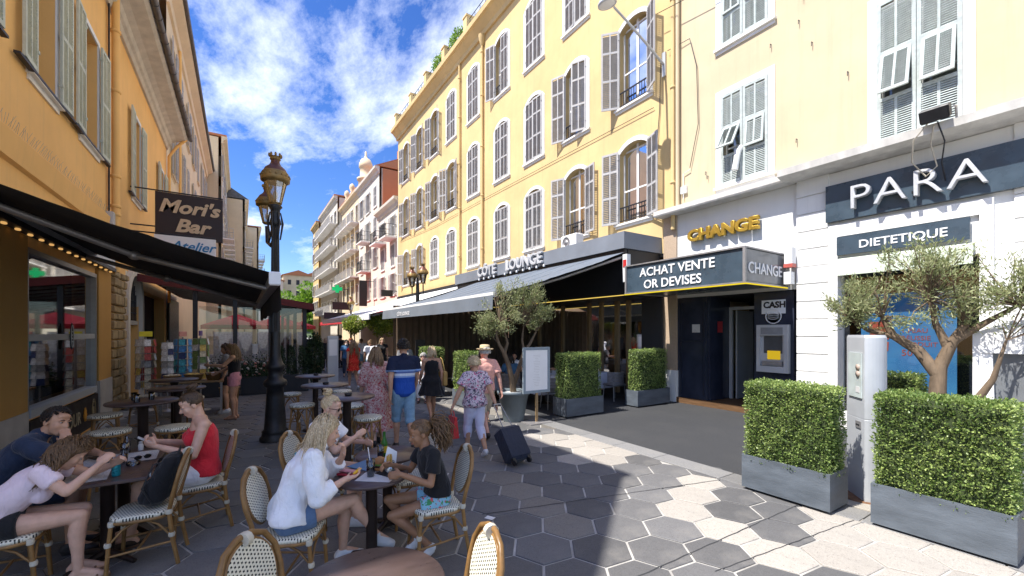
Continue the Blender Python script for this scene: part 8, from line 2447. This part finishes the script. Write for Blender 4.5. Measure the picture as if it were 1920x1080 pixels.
# planting along its front
for k, (x0, x1, y, lab) in enumerate(((-1.2, -.1, 15.7, 'left'), (.0, .75, 15.7, 'middle'), (.95, 1.9, 15.7, 'right'))):
    t = thing('planter_box', {'left': 'black planter box of roses at the left of the glazed terrace front', 'middle': 'black planter box of roses right behind the lamp post', 'right': 'black planter box with small conifers at the terrace corner'}[lab], 'planter', ((x0 + x1) / 2, y, .012))
    mb = MB(); mb.box(((x0 + x1) / 2, y, .30), (x1 - x0, .42, .56), bev=.01); mb.build('box', MT['black'], t)
    rng = np.random.default_rng(60 + k); n = 2600
    if lab == 'right':
        cen = []
        for cx in (1.12, 1.42, 1.72):
            zz = rng.random(n // 3); rr_ = (.17 * np.sqrt(1 - zz * .9)) * np.sqrt(rng.random(n // 3)); aa = rng.random(n // 3) * 6.28
            cen.append(np.stack([cx + rr_ * np.cos(aa), y + rr_ * np.sin(aa), .55 + zz * .95], 1))
        c_ = np.concatenate(cen); leaf_cloud('conifer', c_, np.tile([0, 0, 1.], (len(c_), 1)), .07, .35, MT['leaf_dark'], t, jitter=.5)
    else:
        c_ = np.stack([x0 + rng.random(n) * (x1 - x0), y + rng.normal(0, .14, n), .55 + np.abs(rng.normal(0, .26, n))], 1); leaf_cloud('foliage', c_, np.tile([0, 0, .5], (n, 1)), .06, .6, MT['leaf_dark'], t, jitter=1.0)
        r = random.Random(k); fm = [mat('pink bloom', (.60, .25, .22), .7), mat('white bloom', (.62, .56, .48), .7)] if k == 0 else [bpy.data.materials['pink bloom'], bpy.data.materials['white bloom']]
        for q in range(34):
            f_ = MB(); c = (r.uniform(x0, x1), y - r.uniform(.0, .25), r.uniform(.6, 1.12))
            for a in range(5): f_.ellip((c[0] + .018 * math.cos(a * 1.257), c[1] + .018 * math.sin(a * 1.257), c[2] + .006 * a), (.020, .020, .016), seg=6, rings=4)
            f_.build('bloom', fm[q % 2], t)
t = thing('shrub', 'tall dark green shrub at the corner of the glazed terrace', 'shrub', (2.15, 15.9, .012)); rng = np.random.default_rng(3); n = 3500
mb = MB(); mb.tube([(2.15, 15.9, 0), (2.16, 15.92, .9), (2.14, 15.9, 1.7)], [.03, .025, .01], 6); mb.build('stem', MT['bark'], t)
g_ = rng.normal(0, 1, (n, 3)); g_ /= np.linalg.norm(g_, axis=1)[:, None]; c_ = np.array([2.15, 15.9, 1.1]) + g_ * np.array([.26, .26, .85]) * rng.uniform(.4, 1.05, n)[:, None] ** .6
leaf_cloud('foliage', c_, g_, .08, .5, MT['leaf_dark'], t, jitter=.7)
t = thing('menu_totem', 'tall white menu totem standing at the terrace corner', 'menu board', (2.62, 15.3, .012), .25); mb = MB(); mb.box((0, 0, .92), (.36, .08, 1.84), bev=.01); mb.build('panel', MT['grey_paint'], t, world=False)
mb = MB(); mb.box((0, -.043, 1.45), (.27, .006, .55)); mb.build('sheet', MT['letter_white'], t, world=False)
# parasols and pale stall beyond
for k, (x, y, z, rr, l) in enumerate(((2.0, 28.5, 2.35, 1.9, 'red parasol open beyond the glazed terrace'), (-.2, 27.4, 2.35, 1.6, 'second red parasol partly hidden behind the lamp post'))):
    t = thing('parasol', l, 'parasol', (x, y, .012), 0, 'red parasols')
    mb = MB(); n = 8; vs = [(x, y, z + .62)]
    for q in range(n): vs.append((x + rr * math.cos(2 * math.pi * q / n), y + rr * math.sin(2 * math.pi * q / n), z))
    mb.add(vs, [(0, 1 + q, 1 + (q + 1) % n) for q in range(n)]); vs2 = []
    for q in range(n): vs2 += [vs[1 + q], (vs[1 + q][0], vs[1 + q][1], z - .2)]
    mb.add(vs2, [(2 * q, 2 * ((q + 1) % n), 2 * ((q + 1) % n) + 1, 2 * q + 1) for q in range(n)]); mb.build('canopy', MT['awn_red'], t)
    mb = MB(); mb.tube([(x, y, 0), (x, y, z + .7)], .03, 8); mb.build('pole', MT['alu'], t)
    mb = MB(); mb.lathe([(.3, 0), (.3, .06), (.05, .1)], (x, y, .0), 14); mb.build('base', MT['iron'], t)
for k, (x0, x1, y, l) in enumerate(((-1.4, .6, 31, 'white printed screen under the left red parasol'), (.9, 3.2, 31.5, 'white printed screen under the right red parasol'))):
    t = thing('screen', l, 'screen', ((x0 + x1) / 2, y, .012)); mb = MB(); mb.bx(x0, x1, y, y + .04, .1, 2.0); mb.build('panel', mat('spotted white screen', (.55, .56, .58), .6, .35, 9, 0) if k == 0 else bpy.data.materials['spotted white screen'], t); mb = MB(); mb.bx(x0, x0 + .05, y + .041, y + .08, 0, 2.0); mb.bx(x1 - .05, x1, y + .041, y + .08, 0, 2.0); mb.build('feet', MT['alu'], t)
# red awning and shop signs far along the right
t = thing('awning', 'red awning far along the right side of the street', 'awning', (10.4, 40, 3)); mb = MB(); mb.add([(10.45, 33.2, 3.9), (10.45, 46, 3.9), (6.6, 46, 2.9), (6.6, 33.2, 2.9)], [(0, 1, 2, 3)]); mb.add([(6.6, 33.2, 2.9), (6.6, 46, 2.9), (6.58, 46, 2.6), (6.58, 33.2, 2.6)], [(0, 1, 2, 3)]); mb.build('canopy', MT['awn_red'], t); mb = MB(); mb.bx(10.3, 10.48, 33.2, 46, 3.9, 4.05); mb.build('cassette', MT['alu'], t)
for k, (x, y, z, w, h, m_, l) in enumerate(((9.7, 33.2, 4.8, .9, .5, 'black', 'small black blade sign nearest the yellow building'), (9.6, 40.5, 4.4, .7, 2.4, 'black', 'tall black vertical blade sign far along the right'), (8.9, 46.5, 4.3, 1.9, .8, 'black', 'wide black blade sign far along the right'), (8.6, 49, 3.4, 2.2, .7, 'sign_navy', 'navy blade sign below the wide black one'))):
    t = thing('shop_sign', l, 'sign', (x, y, z), 0, 'blade signs on the far right facades'); mb = MB(); mb.bx(x - w / 2, x + w / 2, y - .05, y + .05, z, z + h); mb.build('panel', MT[m_], t); mb = MB(); mb.tube([(x, y, z + h - .05), (10.6, y, z + h - .05)], .025, 6); mb.build('bracket', MT['iron'], t)
t = thing('pharmacy_cross', 'green pharmacy cross far along the right', 'sign', (9.4, 52, 7.0)); mb = MB(); mb.box((9.4, 52, 7.0), (1.1, .12, .4)); mb.box((9.4, 52, 7.3), (.38, .118, .3)); mb.box((9.4, 52, 6.7), (.38, .118, .3)); mb.build('cross', emit('green cross light', (.02, .45, .15), .5), t); mb = MB(); mb.tube([(9.9, 52, 7.0), (10.8, 52, 7.0)], .04, 6); mb.build('bracket', MT['iron'], t)
# shrubs on the roof terrace
for k, y in enumerate((12.6, 15.2, 21.6, 24.2)):
    rng = np.random.default_rng(90 + k); n = 700; t = thing('roof_shrub', ['potted shrub on the roof edge above the lamp arm', 'potted shrub on the roof edge nearest the top of the picture', 'potted shrub on the roof edge in the middle of the cornice', 'potted shrub on the roof edge farthest along'][k], 'shrub', (RX - .1, y, 17.9))
    mb = MB(); mb.lathe([(.16, 0), (.2, .3), (.17, .3), (0, .27)], (RX - .1, y, 17.9), 12); mb.build('pot', MT['terracotta'], t)
    g_ = rng.normal(0, 1, (n, 3)); g_ /= np.linalg.norm(g_, axis=1)[:, None]; leaf_cloud('foliage', np.array([RX - .1, y, 18.6]) + g_ * np.array([.35, .7, .45]) * rng.uniform(.3, 1.1, n)[:, None], g_, .13, .5, MT['leaf_tree'], t, jitter=.7)

# ------------------------------------------------------------------ restaurant tables under the lounge awning
cloth = clothm('table cloth', (.55, .58, .70), .85, .05, .5)
lchair_back = mat('woven grey chair', (.22, .21, .22), .7, .3, 40, .5, 80)
lt = [(9.1, 9.45, 'white clothed table between the two hedges'), (7.1, 9.35, 'white clothed table behind the menu board hedge'), (6.3, 10.8, 'white clothed table behind the olive pot'), (8.4, 11.2, 'white clothed table deep under the awning'), (6.6, 13.0, 'white clothed table before the brown curtain')]
for k, (x, y, l) in enumerate(lt):
    t = thing('dining_table', l, 'table', (x, y, .012), 0, 'white clothed restaurant tables')
    mb = MB(); vs = []; n = 48; w = .42
    def sq(th, q): 
        c, s_ = math.cos(th), math.sin(th); e = .35
        return (q * math.copysign(abs(c) ** e, c), q * math.copysign(abs(s_) ** e, s_))
    for (z, q, f_) in ((.755, 0, 0), (.755, w, 0), (.74, w + .008, 0), (.55, w + .02, .02), (.30, w + .04, .045)):
        for i in range(n):
            th = 2 * math.pi * i / n; p = sq(th, q * (1 + f_ * math.sin(th * 12))); vs.append((p[0], p[1], z))
    mb.add(vs, [(a * n + i, a * n + (i + 1) % n, (a + 1) * n + (i + 1) % n, (a + 1) * n + i) for a in range(4) for i in range(n)], 0, True); mb.build('tablecloth', cloth, t, world=False)
    mb = MB(); mb.lathe([(.22, 0), (.22, .02), (.04, .05), (.04, .74)], (0, 0, 0), 14); mb.build('pedestal', MT['tableleg'], t, world=False)
    for q in range(4 if k < 3 else 2):
        a = q * math.pi / 2 + .4; gx, gy = x + .24 * math.cos(a), y + .24 * math.sin(a)
        g_ = thing('wine_glass', ['wine glass nearest the street', 'wine glass at the far side', 'wine glass nearest the wall', 'wine glass at the near side'][q] + ' of the ' + l, 'wine glass', (gx, gy, .769), 0, 'wine glasses')
        mb = MB(); mb.lathe([(.032, 0), (.03, .004), (.004, .01), (.004, .08), (.032, .11), (.036, .15), (.030, .19), (.028, .19), (.034, .15), (.03, .113), (0, .085)], (0, 0, 0), 14, cap=False); mb.build('glass', MT['drinkglass'], g_, world=False)
    if k < 3:
        nk = thing('napkin', 'folded white napkin standing on the ' + l, 'napkin', (x - .1, y - .2, .769), 0); mb = MB(); mb.lathe([(.05, 0), (.03, .08), (.0, .16)], (0, 0, 0), 6, smooth=False); mb.build('cloth', MT['letter_white'], nk, world=False)
def lounge_chair(label, x, y, d):
    t = thing('terrace_chair', label, 'chair', (x, y, .012), face_to(*d), 'woven restaurant chairs')
    mb = MB(); mb.box((0, .02, .45), (.48, .46, .07), bev=.025); mb.build('cushion', clothm('grey cushion', (.20, .20, .22), .9) if 'grey cushion' not in bpy.data.materials else bpy.data.materials['grey cushion'], t, world=False)
    mb = MB(); n = 18
    for (z0, z1) in ((.46 + .038 * i, .46 + .038 * i + .028) for i in range(9)):
        vs = []
        for i in range(n + 1):
            a = math.pi * (1.0 + i / n); r0 = .27
            for (q, z) in ((r0, z0), (r0 + .02, z0), (r0 + .02, z1), (r0, z1)): vs.append((q * math.cos(a), .02 + q * math.sin(a) * .95, z))
        mb.add(vs, [(i * 4 + j, i * 4 + (j + 1) % 4, (i + 1) * 4 + (j + 1) % 4, (i + 1) * 4 + j) for i in range(n) for j in range(4)])
    mark(mb.build('woven_back', lchair_back, t, world=False), kind='stuff')
    mb = MB(); mb.tube([(.28 * math.cos(math.pi * (1 + i / 16)), .02 + .27 * math.sin(math.pi * (1 + i / 16)), .81) for i in range(17)], .014, 7); mb.build('top_rail', MT['alu'], t, world=False)
    for (sx, sy) in ((-1, -1), (1, -1), (-1, 1), (1, 1)):
        mb = MB(); mb.tube([(sx * .25, .02 + sy * .22, 0), (sx * .22, .02 + sy * .18, .43)], .014, 7); mb.build('leg', MT['alu'], t, world=False)
for a in ((9.15, 8.62, (0, 1), 'grey woven chair seen from behind between the two hedges'), (6.80, 8.55, (.2, 1), 'grey woven chair just behind the menu board'), (6.35, 9.9, (.3, 1), 'grey woven chair of the diner in blue'), (7.2, 11.0, (-.6, -1), 'grey woven chair of the diner in white'), (8.0, 10.6, (.9, -.3), 'grey woven chair of the diner in black'), (4.45, 11.6, (-.5, -1), 'grey woven chair under the elderly man'), (5.9, 14.6, (-.7, -1), 'grey woven chair before the brown curtain'), (9.2, 10.4, (0, -1), 'grey woven chair on the far side of the table between the hedges')):
    lounge_chair(a[3], a[0], a[1], a[2])
t = thing('chalkboard', 'small black chalkboard standing before the brown curtain', 'chalkboard', (5.35, 14.2, .012)); mb = MB(); mb.bx(5.15, 5.5, 14.18, 14.22, 1.15, 1.72); mb.build('board', MT['black'], t); mb = MB(); mb.bx(5.31, 5.35, 14.18, 14.22, 0, 1.15); mb.build('post', MT['iron'], t); mb = MB(); mb.box((5.33, 14.2, .01), (.35, .3, .02)); mb.build('foot', MT['iron'], t)
